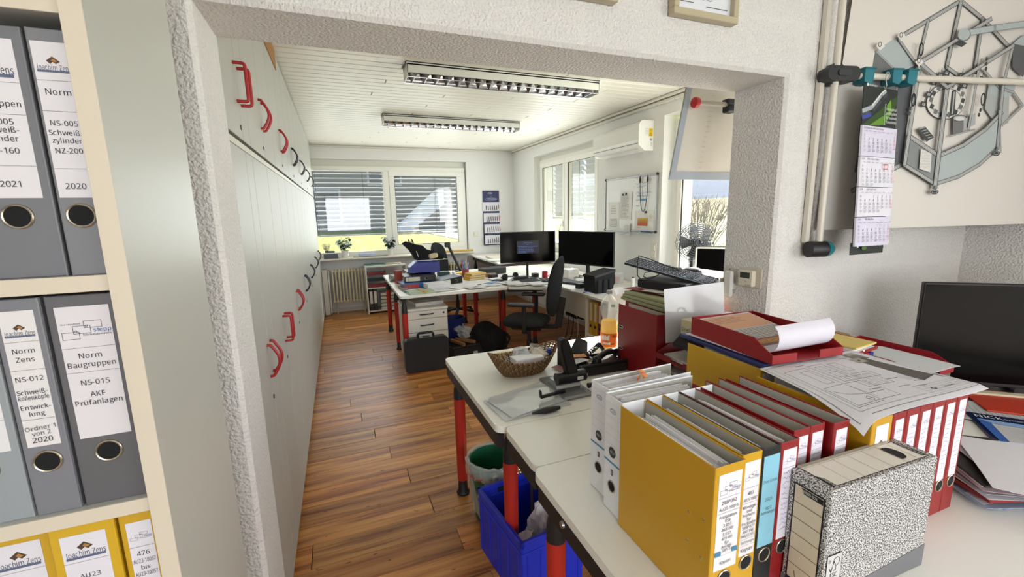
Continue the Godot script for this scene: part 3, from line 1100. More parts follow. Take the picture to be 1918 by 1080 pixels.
# ---------- the long row of cupboards ----------
func build_cabinets():
	var C := [-1.62, -2.38, -3.14, -3.92, -4.75, -5.65, -6.62]
	var E := [-1.585]
	for i in 6:
		E.append((C[i] + C[i + 1]) / 2.0)
	E.append(-7.12)
	E[0] = -1.60
	C[0] = -1.66
	var white := mat("b4b3ac", 0.42, 0.0, 0.35)
	var words := ["nearest the pillar", "second from the pillar", "third from the pillar", "fourth from the pillar", "fifth from the pillar", "sixth from the pillar, near the far window", "last of the row, at the far window"]
	for i in 7:
		var z0: float = E[i]
		var z1: float = E[i + 1]
		var w := z0 - z1
		for k in 2:
			var y0: float = [0.05, 1.787][k]
			var y1: float = [1.752, 2.545][k]
			var style := "square" if (k == 0 and i == 1) or (k == 1 and i == 0) else "bow"
			var hex := "a81f22" if i < 3 else "1d1d1f"
			var o := thing("tall_cupboard" if k == 0 else "top_cupboard", "%s white cupboard with %s %s handles, %s" % ["tall" if k == 0 else "upper", "red" if i < 3 else "black", style, words[i]], "cupboard", V(-0.60, 0, (z0 + z1) / 2), 0, "lower cupboards along the wall" if k == 0 else "top cupboards along the wall")
			var b := B.new()
			b.box(V(0.015, (y0 + y1) / 2, 0), V(0.555, y1 - y0, w - 0.002), 0.001)
			if k == 0:
				b.box(V(-0.02, 0.025, 0), V(0.55, 0.05, w - 0.002))
			obj("body", b, white, o)
			if k == 0:
				b = B.new()
				b.box(V(0.302, 1.7695, 0), V(0.012, 0.022, w - 0.004), 0.001)
				obj("rail", b, mat("cfcabb", 0.4), o)
			var seam: float = C[i] - (z0 + z1) / 2
			if i == 0:
				seam = -0.06
			var spans := [[-w / 2, seam], [seam, w / 2]]
			for s in 2:
				b = B.new()
				var a: float = spans[s][0]
				var c: float = spans[s][1]
				b.box(V(0.304, (y0 + y1) / 2 + (0.008 if k == 0 else 0.0), (a + c) / 2), V(0.019, y1 - y0 - (0.016 if k == 0 else 0.006), c - a - 0.003), 0.0015)
				var dr := obj("door", b, white, o)
				# handles sit either side of the seam
				var hz: float = seam + (0.035 if s == 1 else -0.035)
				var hy: float = 0.915 if k == 0 else 1.915
				var hb := B.new()
				var P := []
				var L := 0.125
				if style == "square":
					P = [V(0, 0, 0), V(0.026, 0, 0), V(0.033, 0.002, 0), V(0.036, 0.009, 0), V(0.036, L - 0.009, 0), V(0.033, L - 0.002, 0), V(0.026, L, 0), V(0, L, 0)]
				else:
					P = [V(0, 0, 0)]
					for q in 13:
						var u := q / 12.0
						P.append(V(0.012 + 0.026 * sin(PI * u), 0.002 + (L - 0.004) * u, 0))
					P.append(V(0, L, 0))
				var pts := []
				for p in P:
					pts.append(V(0.3135 + p.x, hy + p.y, hz))
				hb.tube(pts, 0.0058, 8)
				obj("handle", hb, mat(hex, 0.35), dr)
				if s == 1:
					hb = B.new()
					hb.cyl(V(0.3130, hy - 0.085, hz - 0.012), V(0.3165, hy - 0.085, hz - 0.012), 0.009, 0.008, 16)
					obj("lock", hb, mat("4b4b4e", 0.3, 0.8), dr)
	# bare chipboard strip between the cupboards and the ceiling
	var b := B.new()
	b.box(V(-0.284, 2.50, -2.46), V(0.006, 0.12, 1.72), 0.001)
	tag(obj("chipboard_strip", b, mat("a0713f", 0.8)), "bare brown chipboard strip fixed above the first cupboards at the ceiling", "board")

# ---------- fittings on ceiling and walls ----------
func build_fittings():
	lamp(V(0.534, CEIL, -3.34), 1.555, "long louvred ceiling lamp nearer the beam")
	lamp(V(0.535, CEIL, -5.02), 1.55, "long louvred ceiling lamp nearer the far window")
	air_con()
	whiteboard()
	far_calendar()
	light_switch(V(2.956, 1.10, -3.57), -PI / 2, "white double light switch beneath the whiteboard's corner", true)
	light_switch(V(2.232, 1.15, -7.346), 0, "white light switch between the far window and the blue calendar", false)
	# things on the face of the partition beside the opening
	var o := thing("thermostat", "beige wall thermostat with a grey display on the rough pier", "thermostat", V(1.717, 1.204, -1.413), -PI / 2)
	var b := B.new()
	b.box(V(0.012, 0.002, 0.004), V(0.096, 0.090, 0.008), 0.002)
	obj("wall_plate", b, mat("c9c2b0", 0.5), o)
	b = B.new()
	b.box(V(-0.004, 0, 0.018), V(0.076, 0.074, 0.024), 0.004)
	var body := obj("body", b, mat("dcd5c2", 0.45), o)
	b = B.new()
	b.box(V(-0.006, 0.014, 0.0305), V(0.050, 0.026, 0.001))
	obj("display", b, mat("3b4038", 0.2), body)
	b = B.new()
	b.cyl(V(0.0, -0.012, 0.030), V(0.0, -0.012, 0.0325), 0.004, 0.004, 12)
	b.box(V(0.012, -0.030, 0.0305), V(0.030, 0.008, 0.002), 0.0006)
	obj("button", b, mat("b8b1a0", 0.5), body)
	o = thing("remote_holder", "white wall holder with a remote control beside the thermostat", "holder", V(1.717, 1.19, -1.525), -PI / 2)
	b = B.new()
	var arch := [Vector2(-0.034, -0.055), Vector2(0.034, -0.055)]
	for i in 13:
		arch.append(Vector2(0.034 * cos(PI * i / 12.0), 0.035 + 0.026 * sin(PI * i / 12.0)))
	b.prism(arch, 0.004)
	b.box(V(-0.031, -0.03, 0.014), V(0.006, 0.05, 0.026), 0.002)
	b.box(V(0.031, -0.03, 0.014), V(0.006, 0.05, 0.026), 0.002)
	b.box(V(0, -0.052, 0.014), V(0.068, 0.006, 0.028), 0.002)
	obj("holder", b, mat("cfcac0", 0.45), o)
	b = B.new()
	b.cyl(V(0, 0.042, 0.0035), V(0, 0.042, 0.006), 0.0035, 0.003, 12)
	obj("screw", b, mat("55524c", 0.4), o)
	o = thing("remote_control", "white remote control standing in the wall holder", "remote", V(1.688, 1.165, -1.505), -PI / 2)
	b = B.new()
	b.box(Vector3.ZERO, V(0.046, 0.125, 0.02), 0.007)
	obj("case", b, mat("e4e1dc", 0.4), o)
	# framed certificates above the opening
	picture("framed certificate with a round blue logo above the opening", 1.255, 0.29, true)
	picture("framed certificate above the opening, beyond the one with the blue logo", 0.742, 0.29, false)
	# pull-out print behind the partition
	o = thing("hanging_print", "large pale print with a grey border hanging behind the partition at the tall window", "print", V(1.72, 2.035, -1.85))
	b = B.new()
	var tl := -0.078
	b.sheet(func(u, v): return V(-0.022 + 0.66 * u + 0.11 * (v - 0.62), -0.365 + 0.58 * v, -0.025 + 0.006 * sin(u * 5.0)), 8, 6, 0.001)
	obj("sheet", b, mat("d3cdc2", 0.7), o)
	var p := sheet_print(0.0004)
	p.lift = 0.0
	for q in [[[0.0, 0.0], [1.0, 0.0], [1.0, 0.07], [0.0, 0.07]], [[0.0, 0.0], [0.055, 0.0], [0.055, 1.0], [0.0, 1.0]]]:
		var pts := []
		for k in q:
			pts.append(Vector2(-0.022 + 0.66 * k[0] + 0.11 * (k[1] - 0.62), -0.365 + 0.58 * k[1]))
		p.poly(pts, Color.html("a3abb5"))
	for k in 16:
		p.scribble(0.10 + k * 0.0045, 0.125 + k * 0.0045, -0.30 + k * 0.026, 0.006, 0.0016, Color.html("b3aaa0"), rng)
	var io := obj("print", p, ink_mat(), o)
	io.position.z = -0.0175
	o = thing("hanger_rod", "grey rod with a red end cap holding the pale print behind the partition", "rod", V(1.735, 2.045, -1.82))
	b = B.new()
	b.cyl(V(0.0, 0, 0), V(0.62, 0.0, 0.04), 0.0125, 0.0125, 14)
	obj("tube", b, mat("a79f92", 0.4), o)
	b = B.new()
	b.lathe([Vector2(0.0001, -0.018), Vector2(0.014, -0.017), Vector2(0.025, -0.010), Vector2(0.027, 0.002), Vector2(0.024, 0.014), Vector2(0.013, 0.02), Vector2(0.013, 0.03)], 24, Transform3D(Basis(V(0, 0, 1), -PI / 2), Vector3.ZERO))
	obj("end_cap", b, mat("b3262a", 0.35), o)
	b = B.new()
	b.box(V(0.215, 0.012, 0.010), V(0.06, 0.03, 0.05), 0.006)
	b.box(V(0.215, -0.022, 0.012), V(0.055, 0.035, 0.045), 0.006)
	obj("clamp", b, mat("1c1d1f", 0.5), o)
	b = B.new()
	b.box(V(0.62, 0.0, 0.14), V(0.05, 0.08, 0.215), 0.008)
	obj("wall_bracket", b, mat("1c1d1f", 0.5), o)

func lamp(at: Vector3, w: float, label: String):
	var o := thing("ceiling_lamp", label, "ceiling lamp", at, 0, "louvred ceiling lamps")
	var d := 0.165
	var h := 0.10
	var white := mat("e6e8e2", 0.35)
	var b := B.new()
	b.box(V(w / 2, -0.014, 0), V(w, 0.02, d), 0.002)
	for s in [-1, 1]:
		b.box(V(w / 2, -0.042, s * (d / 2 - 0.0025)), V(w, 0.060, 0.005), 0.0015)
		b.box(V((0.004 if s < 0 else w - 0.004), -h / 2 - 0.006, 0), V(0.008, h - 0.012, d), 0.002)
	obj("housing", b, white, o)
	b = B.new()
	b.box(V(w / 2, -0.0012, 0), V(w + 0.006, 0.0024, d + 0.006))
	obj("painted_shadow_gap", b, mat("26282a", 0.8), o)  # dark sheet painted in as the shade between housing and ceiling
	var chrome := mat("c9cbd2", 0.12, 1.0)
	b = B.new()
	b.sheet(func(u, v): return V(0.01 + (w - 0.02) * u, -0.040 - 0.058 * v, -(0.050 + 0.028 * sin(v * PI / 2))), 1, 6, 0.0008)
	obj("reflector", b, chrome, o)
	b = B.new()
	b.sheet(func(u, v): return V(0.01 + (w - 0.02) * u, -0.040 - 0.030 * v, 0.050 + 0.026 * sin(v * PI / 2)), 1, 6, 0.0008)
	obj("reflector", b, chrome, o)
	b = B.new()
	for s in [-1, 1]:
		b.box(V(w / 2, -0.0985, s * (d / 2 - 0.004)), V(w - 0.004, 0.004, 0.008), 0.001)
	obj("lower_rim", b, chrome, o)
	var n := 18
	var vee := B.new()
	vee.prism([Vector2(-0.026, 0.0), Vector2(0.026, 0.0), Vector2(0.0015, -0.036), Vector2(-0.0015, -0.036)], 0.144, Transform3D(Basis.IDENTITY, V(0, -0.061, -0.072)))
	var vm := vee.st.commit()
	for i in n:
		var lb := obj("louvre_blade", vm, mat("8d8a8c", 0.2, 1.0), o)
		lb.position = V((i + 0.7) * w / (n + 0.4), 0, 0)
	b = B.new()
	b.cyl(V(0.02, -0.035, 0), V(w - 0.02, -0.035, 0), 0.013, 0.013, 12)
	obj("tube", b, mat("f0f0ec", 0.3), o)

func air_con():
	var o := thing("air_conditioner", "white wall air conditioner with a yellow warning sticker above the whiteboard", "air conditioner", V(2.958, 2.09, -3.647), -PI / 2)
	# local: x along the wall towards the corner is negative here, z out from the wall
	var prof := [Vector2(0, 0.01), Vector2(0.03, 0.0), Vector2(0.085, 0.004), Vector2(0.135, 0.02), Vector2(0.158, 0.05), Vector2(0.168, 0.10), Vector2(0.170, 0.19), Vector2(0.165, 0.235), Vector2(0.150, 0.262), Vector2(0.120, 0.275), Vector2(0, 0.275)]
	var b := B.new()
	b.prism(prof, 0.82, Transform3D(Basis(V(0, 0, 1), V(0, 1, 0), V(-1, 0, 0)), Vector3.ZERO))
	obj("casing", b, mat("e8e8e4", 0.3), o)
	b = B.new()
	b.box(V(-0.41, 0.066, 0.1655), V(0.80, 0.004, 0.003))
	b.box(V(-0.41, 0.020, 0.132), V(0.72, 0.004, 0.003))
	obj("seam", b, mat("2e3032", 0.6), o)
	b = B.new()
	b.prism([Vector2(0.090, 0.0085), Vector2(0.138, 0.024), Vector2(0.150, 0.044), Vector2(0.100, 0.02)], 0.70, Transform3D(Basis(V(0, 0, 1), V(0, 1, 0), V(-1, 0, 0)), V(-0.06, -0.003, 0)))
	obj("vane", b, mat("dcdcd8", 0.35), o)
	b = B.new()
	b.prism([Vector2(0, -0.004), Vector2(0.10, -0.004), Vector2(0.176, 0.05), Vector2(0.174, 0.24), Vector2(0.152, 0.27), Vector2(0.12, 0.279), Vector2(0, 0.279)], 0.012, Transform3D(Basis(V(0, 0, 1), V(0, 1, 0), V(-1, 0, 0)), V(0.012, 0, 0)))
	var cap := obj("end_cap", b, mat("ecece9", 0.3), o)
	var p := sheet_print(0.0003)
	p.rect(0.112, 0.13, 0.158, 0.205, Color.html("e6c62a"))
	p.lines([Vector2(0.120, 0.140), Vector2(0.150, 0.140), Vector2(0.135, 0.166), Vector2(0.120, 0.140)], 0.003, Color.html("20200f"))
	p.text("!", 0.135, 0.149, 0.018, Color.html("20200f"))
	for k in 3:
		p.scribble(0.118, 0.152, 0.196 - k * 0.009, 0.005, 0.001, Color.html("5a5010"), rng)
	for k in 4:
		p.lines([Vector2(0.068, 0.20 - k * 0.016), Vector2(0.084, 0.20 - k * 0.016)], 0.002, Color.html("5c5f64"))
		p.ring(0.095, 0.20 - k * 0.016, 0.004, 0.004, 0.001, Color.html("5c5f64"), 0, 10)
	p.ring(0.140, 0.10, 0.009, 0.009, 0.003, Color.html("6a6d70"))
	p.ring(0.143, 0.065, 0.006, 0.006, 0.002, Color.html("8a8d90"))
	p.ring(0.143, 0.045, 0.006, 0.006, 0.002, Color.html("8a8d90"))
	var lo := obj("sticker", p, ink_mat(), cap)
	lo.transform = Transform3D(Basis(V(0, 0, -1), V(0, 1, 0), V(1, 0, 0)), V(0.0125, 0, 0.17))

func whiteboard():
	var o := thing("whiteboard", "whiteboard in an aluminium frame with papers and blue handwriting", "whiteboard", V(2.955, 1.285, -4.43), -PI / 2)
	var W := 0.90
	var H := 0.58
	# the board runs along local +x once turned to face the room
	var b := B.new()
	b.box(V(W / 2, H / 2, 0.006), V(W - 0.01, H - 0.01, 0.010))
	obj("panel", b, mat("dcdcda", 0.25), o)
	b = B.new()
	for r in [[0, 0, W, 0.016], [0, H - 0.016, W, H], [0, 0, 0.016, H], [W - 0.016, 0, W, H]]:
		b.box(V((r[0] + r[2]) / 2, (r[1] + r[3]) / 2, 0.010), V(r[2] - r[0], r[3] - r[1], 0.02), 0.004)
	obj("frame", b, mat("a2a4a6", 0.35, 0.8), o)
	for c in [[0.008, 0.008], [W - 0.008, 0.008], [0.008, H - 0.008], [W - 0.008, H - 0.008]]:
		b = B.new()
		b.box(V(c[0], c[1], 0.012), V(0.03, 0.03, 0.024), 0.008)
		obj("corner_cap", b, mat("1d1e20", 0.5), o)
	b = B.new()
	b.box(V(W / 2 + 0.1, -0.004, 0.035), V(0.60, 0.008, 0.05), 0.003)
	obj("pen_tray", b, mat("a2a4a6", 0.35, 0.8), o)
	var p := sheet_print(0.0002)
	var blue := Color.html("3a6fae")
	var ys := [0.50, 0.465, 0.40, 0.37, 0.33, 0.27]
	for k in 6:
		p.scribble(0.57 + 0.01 * (k % 2), 0.57 + [0.22, 0.16, 0.24, 0.20, 0.07, 0.06][k], ys[k], 0.024, 0.003, blue, rng)
	p.rect(0.640, 0.318, 0.735, 0.342, Color.html("6fa5cf"))
	for q in [[0.53, 0.53], [0.58, 0.545], [0.555, 0.50], [0.62, 0.555], [0.53, 0.47]]:
		p.oval(q[0], q[1], 0.003, 0.004, Color.html("55585c"))
	var io := obj("handwriting", p, ink_mat(), o)
	io.position.z = 0.0112
	# what hangs on the board
	var out := V(-1, 0, 0)
	var at := func(u: float, v: float, d: float) -> Vector3: return V(2.955 - d, 1.285 + v, -4.43 + u)
	board_sheet("white text sheet with a boxed notice low on the whiteboard", at.call(0.175, 0.175, 0.013), 0.205, 0.29, 0.0, func(q):
		for k in 4:
			q.text(["Wenn du", "uns besuchst", "freuen wir uns", "Das freut uns"][k], 0, 0.10 - k * 0.027, 0.017, Color.html("2a2b2e"), 0.5, 0, 0.19)
		q.lines([Vector2(-0.06, -0.045), Vector2(0.07, -0.045), Vector2(0.07, -0.125), Vector2(-0.06, -0.125), Vector2(-0.06, -0.045)], 0.003, Color.html("3a3b3e"))
		for k in 4:
			q.scribble(-0.05, 0.06, -0.058 - k * 0.017, 0.009, 0.0022, Color.html("4a4b4e"), rng))
	board_sheet("white text sheet held by a black magnet in the middle of the whiteboard", at.call(0.40, 0.275, 0.016), 0.21, 0.30, -0.05, func(q):
		for k in 17:
			q.scribble(-0.085, rng.randf_range(0.02, 0.085), 0.105 - k * 0.0145, 0.007, 0.0018, Color.html("6a6b66"), rng))
	board_sheet("white sheet with an orange graphic at the whiteboard's lower corner", at.call(0.715, 0.10, 0.013), 0.30, 0.235, 0.0, func(q):
		for k in 8:
			var c := Color.html("c9a638").lerp(Color.html("b3502a"), k / 7.0)
			q.rect(-0.10, 0.035 - k * 0.010, 0.055, 0.045 - k * 0.010, c)
		q.scribble(-0.10, -0.04, -0.055, 0.006, 0.0018, Color.html("b3502a"), rng)
		for k in 6:
			q.scribble(0.085, 0.13, 0.075 - k * 0.012, 0.008, 0.0018, Color.html("b59a7a"), rng))
	board_sheet("small printed card stuck over the whiteboard's lower frame", at.call(0.445, 0.022, 0.026), 0.10, 0.12, 0.06, func(q):
		for k in 3:
			for j in 2:
				q.ring(-0.02 + j * 0.04, 0.03 - k * 0.03, 0.012, 0.010, 0.002, Color.html("8a8d8f"))
		q.text("A", 0.0, 0.045, 0.014, Color.html("3a3b3e")))
	for q in [[0.405, 0.40, "black magnet holding the middle sheet on the whiteboard"], [0.74, 0.205, "black magnet above the orange graphic on the whiteboard"], [0.35, 0.395, "small dark magnet beside the middle sheet's black magnet"]]:
		var b2 := B.new()
		b2.cyl(V(0, 0, 0), V(-0.010, 0, 0), 0.012, 0.011, 16)
		var mg := obj("magnet", b2, mat("1f2124", 0.4), null)
		mg.position = at.call(q[0], q[1], 0.016)
		tag(mg, q[2], "magnet", "magnets on the whiteboard")
	o = thing("test_lead", "black wire looped between two clips on the whiteboard", "cable", at.call(0.70, 0.50, 0.02))
	b = B.new()
	var pts := []
	for k in 25:
		var u := k / 24.0
		var x := 0.12 * cos(PI * (1.0 - u))
		pts.append(V(-0.004, 0.02 - 0.31 * pow(sin(PI * u), 0.55), -0.055 + 0.12 * u + 0.03 * sin(PI * u) * (u - 0.5)))
	b.tube(pts, 0.0035, 6)
	obj("wire", b, mat("18191b", 0.5), o)
	for s in [-0.055, 0.065]:
		b = B.new()
		b.lathe([Vector2(0.0001, 0.055), Vector2(0.004, 0.045), Vector2(0.009, 0.02), Vector2(0.010, 0.0), Vector2(0.006, -0.02), Vector2(0.0001, -0.022)], 10, Transform3D(Basis.IDENTITY, V(-0.006, 0.02, s)))
		obj("clip", b, mat("18191b", 0.5), o)
	b = B.new()
	b.cyl(V(-0.04, 0, 0), V(-0.04, 0.003, 0.15), 0.006, 0.005, 10)
	var pen := obj("marker_pen", b, mat("2b5f9e", 0.4), null)
	pen.position = at.call(0.70, 0.008, 0.0)
	tag(pen, "blue marker pen lying on the whiteboard's tray", "pen")

func board_sheet(label: String, at: Vector3, w: float, h: float, tilt: float, draw: Callable):
	var o := thing("paper_sheet", label, "paper", at, -PI / 2, "papers on the whiteboard")
	o.rotation = Vector3(0, -PI / 2, tilt)
	var b := B.new()
	b.sheet(func(u, v): return V((u - 0.5) * w, (v - 0.5) * h, 0.004 * sin(PI * u) * (1.0 - v)), 4, 4, 0.0009)
	obj("sheet", b, mat("e9e8e4", 0.7), o)
	var p := sheet_print(0.0003)
	draw.call(p)
	var io := obj("print", p, ink_mat(), o)
	io.position.z = 0.0048

func light_switch(at: Vector3, turn: float, label: String, double: bool):
	var o := thing("light_switch", label, "light switch", at, turn)
	var b := B.new()
	b.box(V(0, 0, 0.005), V(0.082, 0.082 if not double else 0.15, 0.01), 0.003)
	obj("plate", b, mat("dcd8cc", 0.4), o)
	for k in (2 if double else 1):
		b = B.new()
		b.box(V(0, (0.036 - 0.072 * k) if double else 0.0, 0.012), V(0.055, 0.055, 0.008), 0.002, Transform3D(Basis(V(1, 0, 0), 0.06), Vector3.ZERO))
		obj("rocker", b, mat("e6e2d8", 0.35), o)

func picture(label: String, x: float, w: float, full: bool):
	var o := thing("picture_frame", label, "picture", V(x, 2.168, -1.313))
	var h := 0.385
	var t := 0.022
	var b := B.new()
	for r in [[-w / 2, 0, w / 2, t], [-w / 2, h - t, w / 2, h], [-w / 2, t, -w / 2 + t, h - t], [w / 2 - t, t, w / 2, h - t]]:
		b.box(V((r[0] + r[2]) / 2, (r[1] + r[3]) / 2, 0.017), V(r[2] - r[0], r[3] - r[1], 0.032), 0.002)
	obj("frame", b, mat("b9ad90", 0.4), o)
	b = B.new()
	b.box(V(0, h / 2, 0.008), V(w - 2 * t + 0.004, h - 2 * t + 0.004, 0.008))
	obj("certificate", b, mat("dfe0e6", 0.6), o)
	var p := sheet_print(0.0002)
	if full:
		p.lines([Vector2(-0.112, 0.052), Vector2(-0.045, 0.052)], 0.0022, Color.html("2a2c30"))
		p.lines([Vector2(0.012, 0.046), Vector2(0.110, 0.046)], 0.0022, Color.html("2a2c30"))
		p.oval(-0.036, 0.083, 0.014, 0.013, Color.html("2f5f9c"))
		p.text("IAF", -0.036, 0.083, 0.011, Color.html("e8edf4"))
		p.ring(-0.004, 0.082, 0.012, 0.016, 0.002, Color.html("55585e"))
		for k in 3:
			p.scribble(0.004 + k * 0.004, 0.04, 0.082 - k * 0.008, 0.005, 0.0012, Color.html("4a4c52"), rng)
			p.scribble(-0.108, -0.065, 0.10 - k * 0.012, 0.006, 0.0014, Color.html("33353b"), rng)
		p.text("ZERTIFIKAT", 0, 0.27, 0.03, Color.html("33353b"))
	var io := obj("print", p, ink_mat(), o)
	io.position.z = 0.0124

func month_grid(p: Print, x: float, y: float, w: float, h: float, name: String, first: int, days: int, week: int, fine: bool, tinted := false):
	# x, y: top left; first: column (0 Monday) of the 1st
	p.rect(x, y - h, x + w, y, Color.html("e4e1ea") if not tinted else Color.html("d9d4e6"))
	var cw := w / 8.0
	var rh := h / 8.0
	var dark := Color.html("1c1c20")
	var red := Color.html("c22a38")
	var grey := Color.html("8f8c98")
	if fine:
		p.text("2026", x + cw * 0.55, y - rh * 0.55, rh * 0.72, dark, 0.5, 0, cw * 0.9)
		p.text(name, x + w * 0.36, y - rh * 0.55, rh * 0.72, dark, 0.5, 0, w * 0.52)
	var r := 0
	var row_y := y - rh * 2.5
	var c := first
	for d in range(1, days + 1):
		if fine:
			var col := red if c == 6 else (grey if c == 5 else dark)
			p.text(str(d), x + cw * (c + 1.5), row_y, rh * 0.98, col, 0.5, 0, cw * 0.8)
			if c == first and d == 1 or c == 0:
				p.text(str(week + r), x + cw * 0.5, row_y, rh * 0.9, grey, 0.5, 0, cw * 0.7)
		else:
			p.lines([Vector2(x + cw * (c + 1.5), row_y - rh * 0.28), Vector2(x + cw * (c + 1.5), row_y + rh * 0.28)], cw * 0.32, red if c == 6 else dark)
		c += 1
		if c == 7:
			c = 0
			r += 1
			row_y -= rh
	for k in 8:
		p.scribble(x + cw * (k + 0.2), x + cw * (k + 0.8), y - rh * 1.5, rh * 0.4, rh * 0.09, grey, rng)

func far_calendar():
	var o := thing("wall_calendar", "dark blue four month wall calendar on the far wall beside the window", "calendar", V(2.528, 0.944, -7.345))
	var W := 0.305
	var H := 0.945
	var b := B.new()
	b.box(V(0, H / 2, 0.003), V(W, H, 0.003), 0.0005)
	obj("backing", b, mat("1d2452", 0.5), o)
	var p := sheet_print(0.0006)
	p.oval(-0.01, H - 0.045, 0.045, 0.014, Color.html("c9cfe6"))
	p.oval(-0.005, H - 0.047, 0.040, 0.011, Color.html("1d2452"))
	p.text("zens", 0.0, H - 0.048, 0.022, Color.html("dfe4f4"))
	p.text("WWW", 0, H - 0.10, 0.016, Color.html("8f9ad0"))
	p.ring(0, H - 0.145, 0.11, 0.022, 0.004, Color.html("9fb0e0"))
	p.ring(0.02, H - 0.14, 0.09, 0.012, 0.003, Color.html("cfd8f4"))
	for k in 4:
		var y := H - 0.195 - k * 0.19
		month_grid(p, -W / 2, y, W, 0.155, "", [6, 6, 2, 4][k], [28, 31, 30, 31][k], 5, false)
		p.scribble(-0.09, 0.09, y - 0.17, 0.006, 0.002, Color.html("b9c4ea"), rng)
	p.ring(-0.02, H - 0.195 - 0.19 - 0.06, 0.014, 0.012, 0.004, Color.html("c22a38"))
	var io := obj("print", p, ink_mat(), o)
	io.position.z = 0.005

# ---------- desks, chairs and what stands on the floor of the far office ----------
const FLAT := Basis(Vector3(1, 0, 0), Vector3(0, 0, -1), Vector3(0, 1, 0))   # prism outline (x, -z) extruded upwards

func rounded(x0: float, z0: float, x1: float, z1: float, r: float, n := 5) -> Array:
	var pts := []
	for c in [[x1 - r, z1 - r, 0.0], [x0 + r, z1 - r, 0.5], [x0 + r, z0 + r, 1.0], [x1 - r, z0 + r, 1.5]]:
		for i in n + 1:
			var a: float = PI * (c[2] + 0.5 * i / n)
			pts.append(Vector2(c[0] + r * cos(a), -(c[1] + r * sin(a))))
	return pts

func desk_leg(at: Vector3, tall := 0.70, hex := "b22a20"):
	# returns the pieces of one leg, feet at the floor
	var out := {}
	var b := B.new()
	b.cyl(V(at.x, 0.085, at.z), V(at.x, 0.555, at.z), 0.027, 0.0295, 24)
	out["tube"] = b
	b = B.new()
	b.lathe([Vector2(0.0295, 0.555), Vector2(0.0285, 0.60), Vector2(0.016, 0.665), Vector2(0.013, tall), Vector2(0.0001, tall)], 20, Transform3D(Basis.IDENTITY, V(at.x, 0, at.z)))
	out["cone"] = b
	b = B.new()
	b.lathe([Vector2(0.0001, 0.0), Vector2(0.034, 0.0), Vector2(0.036, 0.010), Vector2(0.026, 0.022), Vector2(0.024, 0.085), Vector2(0.0001, 0.085)], 20, Transform3D(Basis.IDENTITY, V(at.x, 0, at.z)))
	out["foot"] = b
	return out

func desk(label: String, outline: Array, legs: Array, beams: Array, group: String, top := 0.74, called := "desk", hex := "efede4"):
	var o := thing(called, label, "desk", Vector3.ZERO, 0, group)
	var b := B.new()
	b.prism(outline, 0.026, Transform3D(FLAT, V(0, top - 0.026, 0)))
	obj("tabletop", b, mat(hex, 0.38), o)
	for l in legs:
		var g = desk_leg(l)
		var lo := obj("leg", g["tube"], mat("b22a20", 0.35), o)
		obj("cone", g["cone"], mat("1a1a1c", 0.45), lo)
		obj("foot", g["foot"], mat("1a1a1c", 0.5), lo)
	for q in beams:
		b = B.new()
		b.bar(q[0], q[1], 0.03, 0.055, 0.003)
		obj("beam", b, mat("1b1b1d", 0.5), o)
	return o

func cushion(b: B, w: float, h: float, t: float, xf: Transform3D, bend := 0.0, sq := 0.3, n := 14):
	for sg in [1.0, -1.0]:
		var P := []
		for i in n + 1:
			var row := []
			for j in n + 1:
				var u := sin((float(i) / n - 0.5) * PI)
				var v := sin((float(j) / n - 0.5) * PI)
				var x := u * sqrt(1.0 - sq * v * v)
				var y := v * sqrt(1.0 - sq * u * u)
				var k := sqrt(maxf(0.0, 1.0 - pow(absf(u), 5))) * sqrt(maxf(0.0, 1.0 - pow(absf(v), 5)))
				row.append(xf * Vector3(x * w / 2, y * h / 2, sg * k * t / 2 + bend * x * x))
			P.append(row)
		var N := []
		for i in n + 1:
			var row := []
			for j in n + 1:
				var du: Vector3 = P[mini(i + 1, n)][j] - P[maxi(i - 1, 0)][j]
				var dv: Vector3 = P[i][mini(j + 1, n)] - P[i][maxi(j - 1, 0)]
				row.append((du.cross(dv) * sg).normalized())
			N.append(row)
		for i in n:
			for j in n:
				b.tri(P[i][j], P[i + 1][j], P[i + 1][j + 1], N[i][j], N[i + 1][j], N[i + 1][j + 1])
				b.tri(P[i][j], P[i + 1][j + 1], P[i][j + 1], N[i][j], N[i + 1][j + 1], N[i][j + 1])

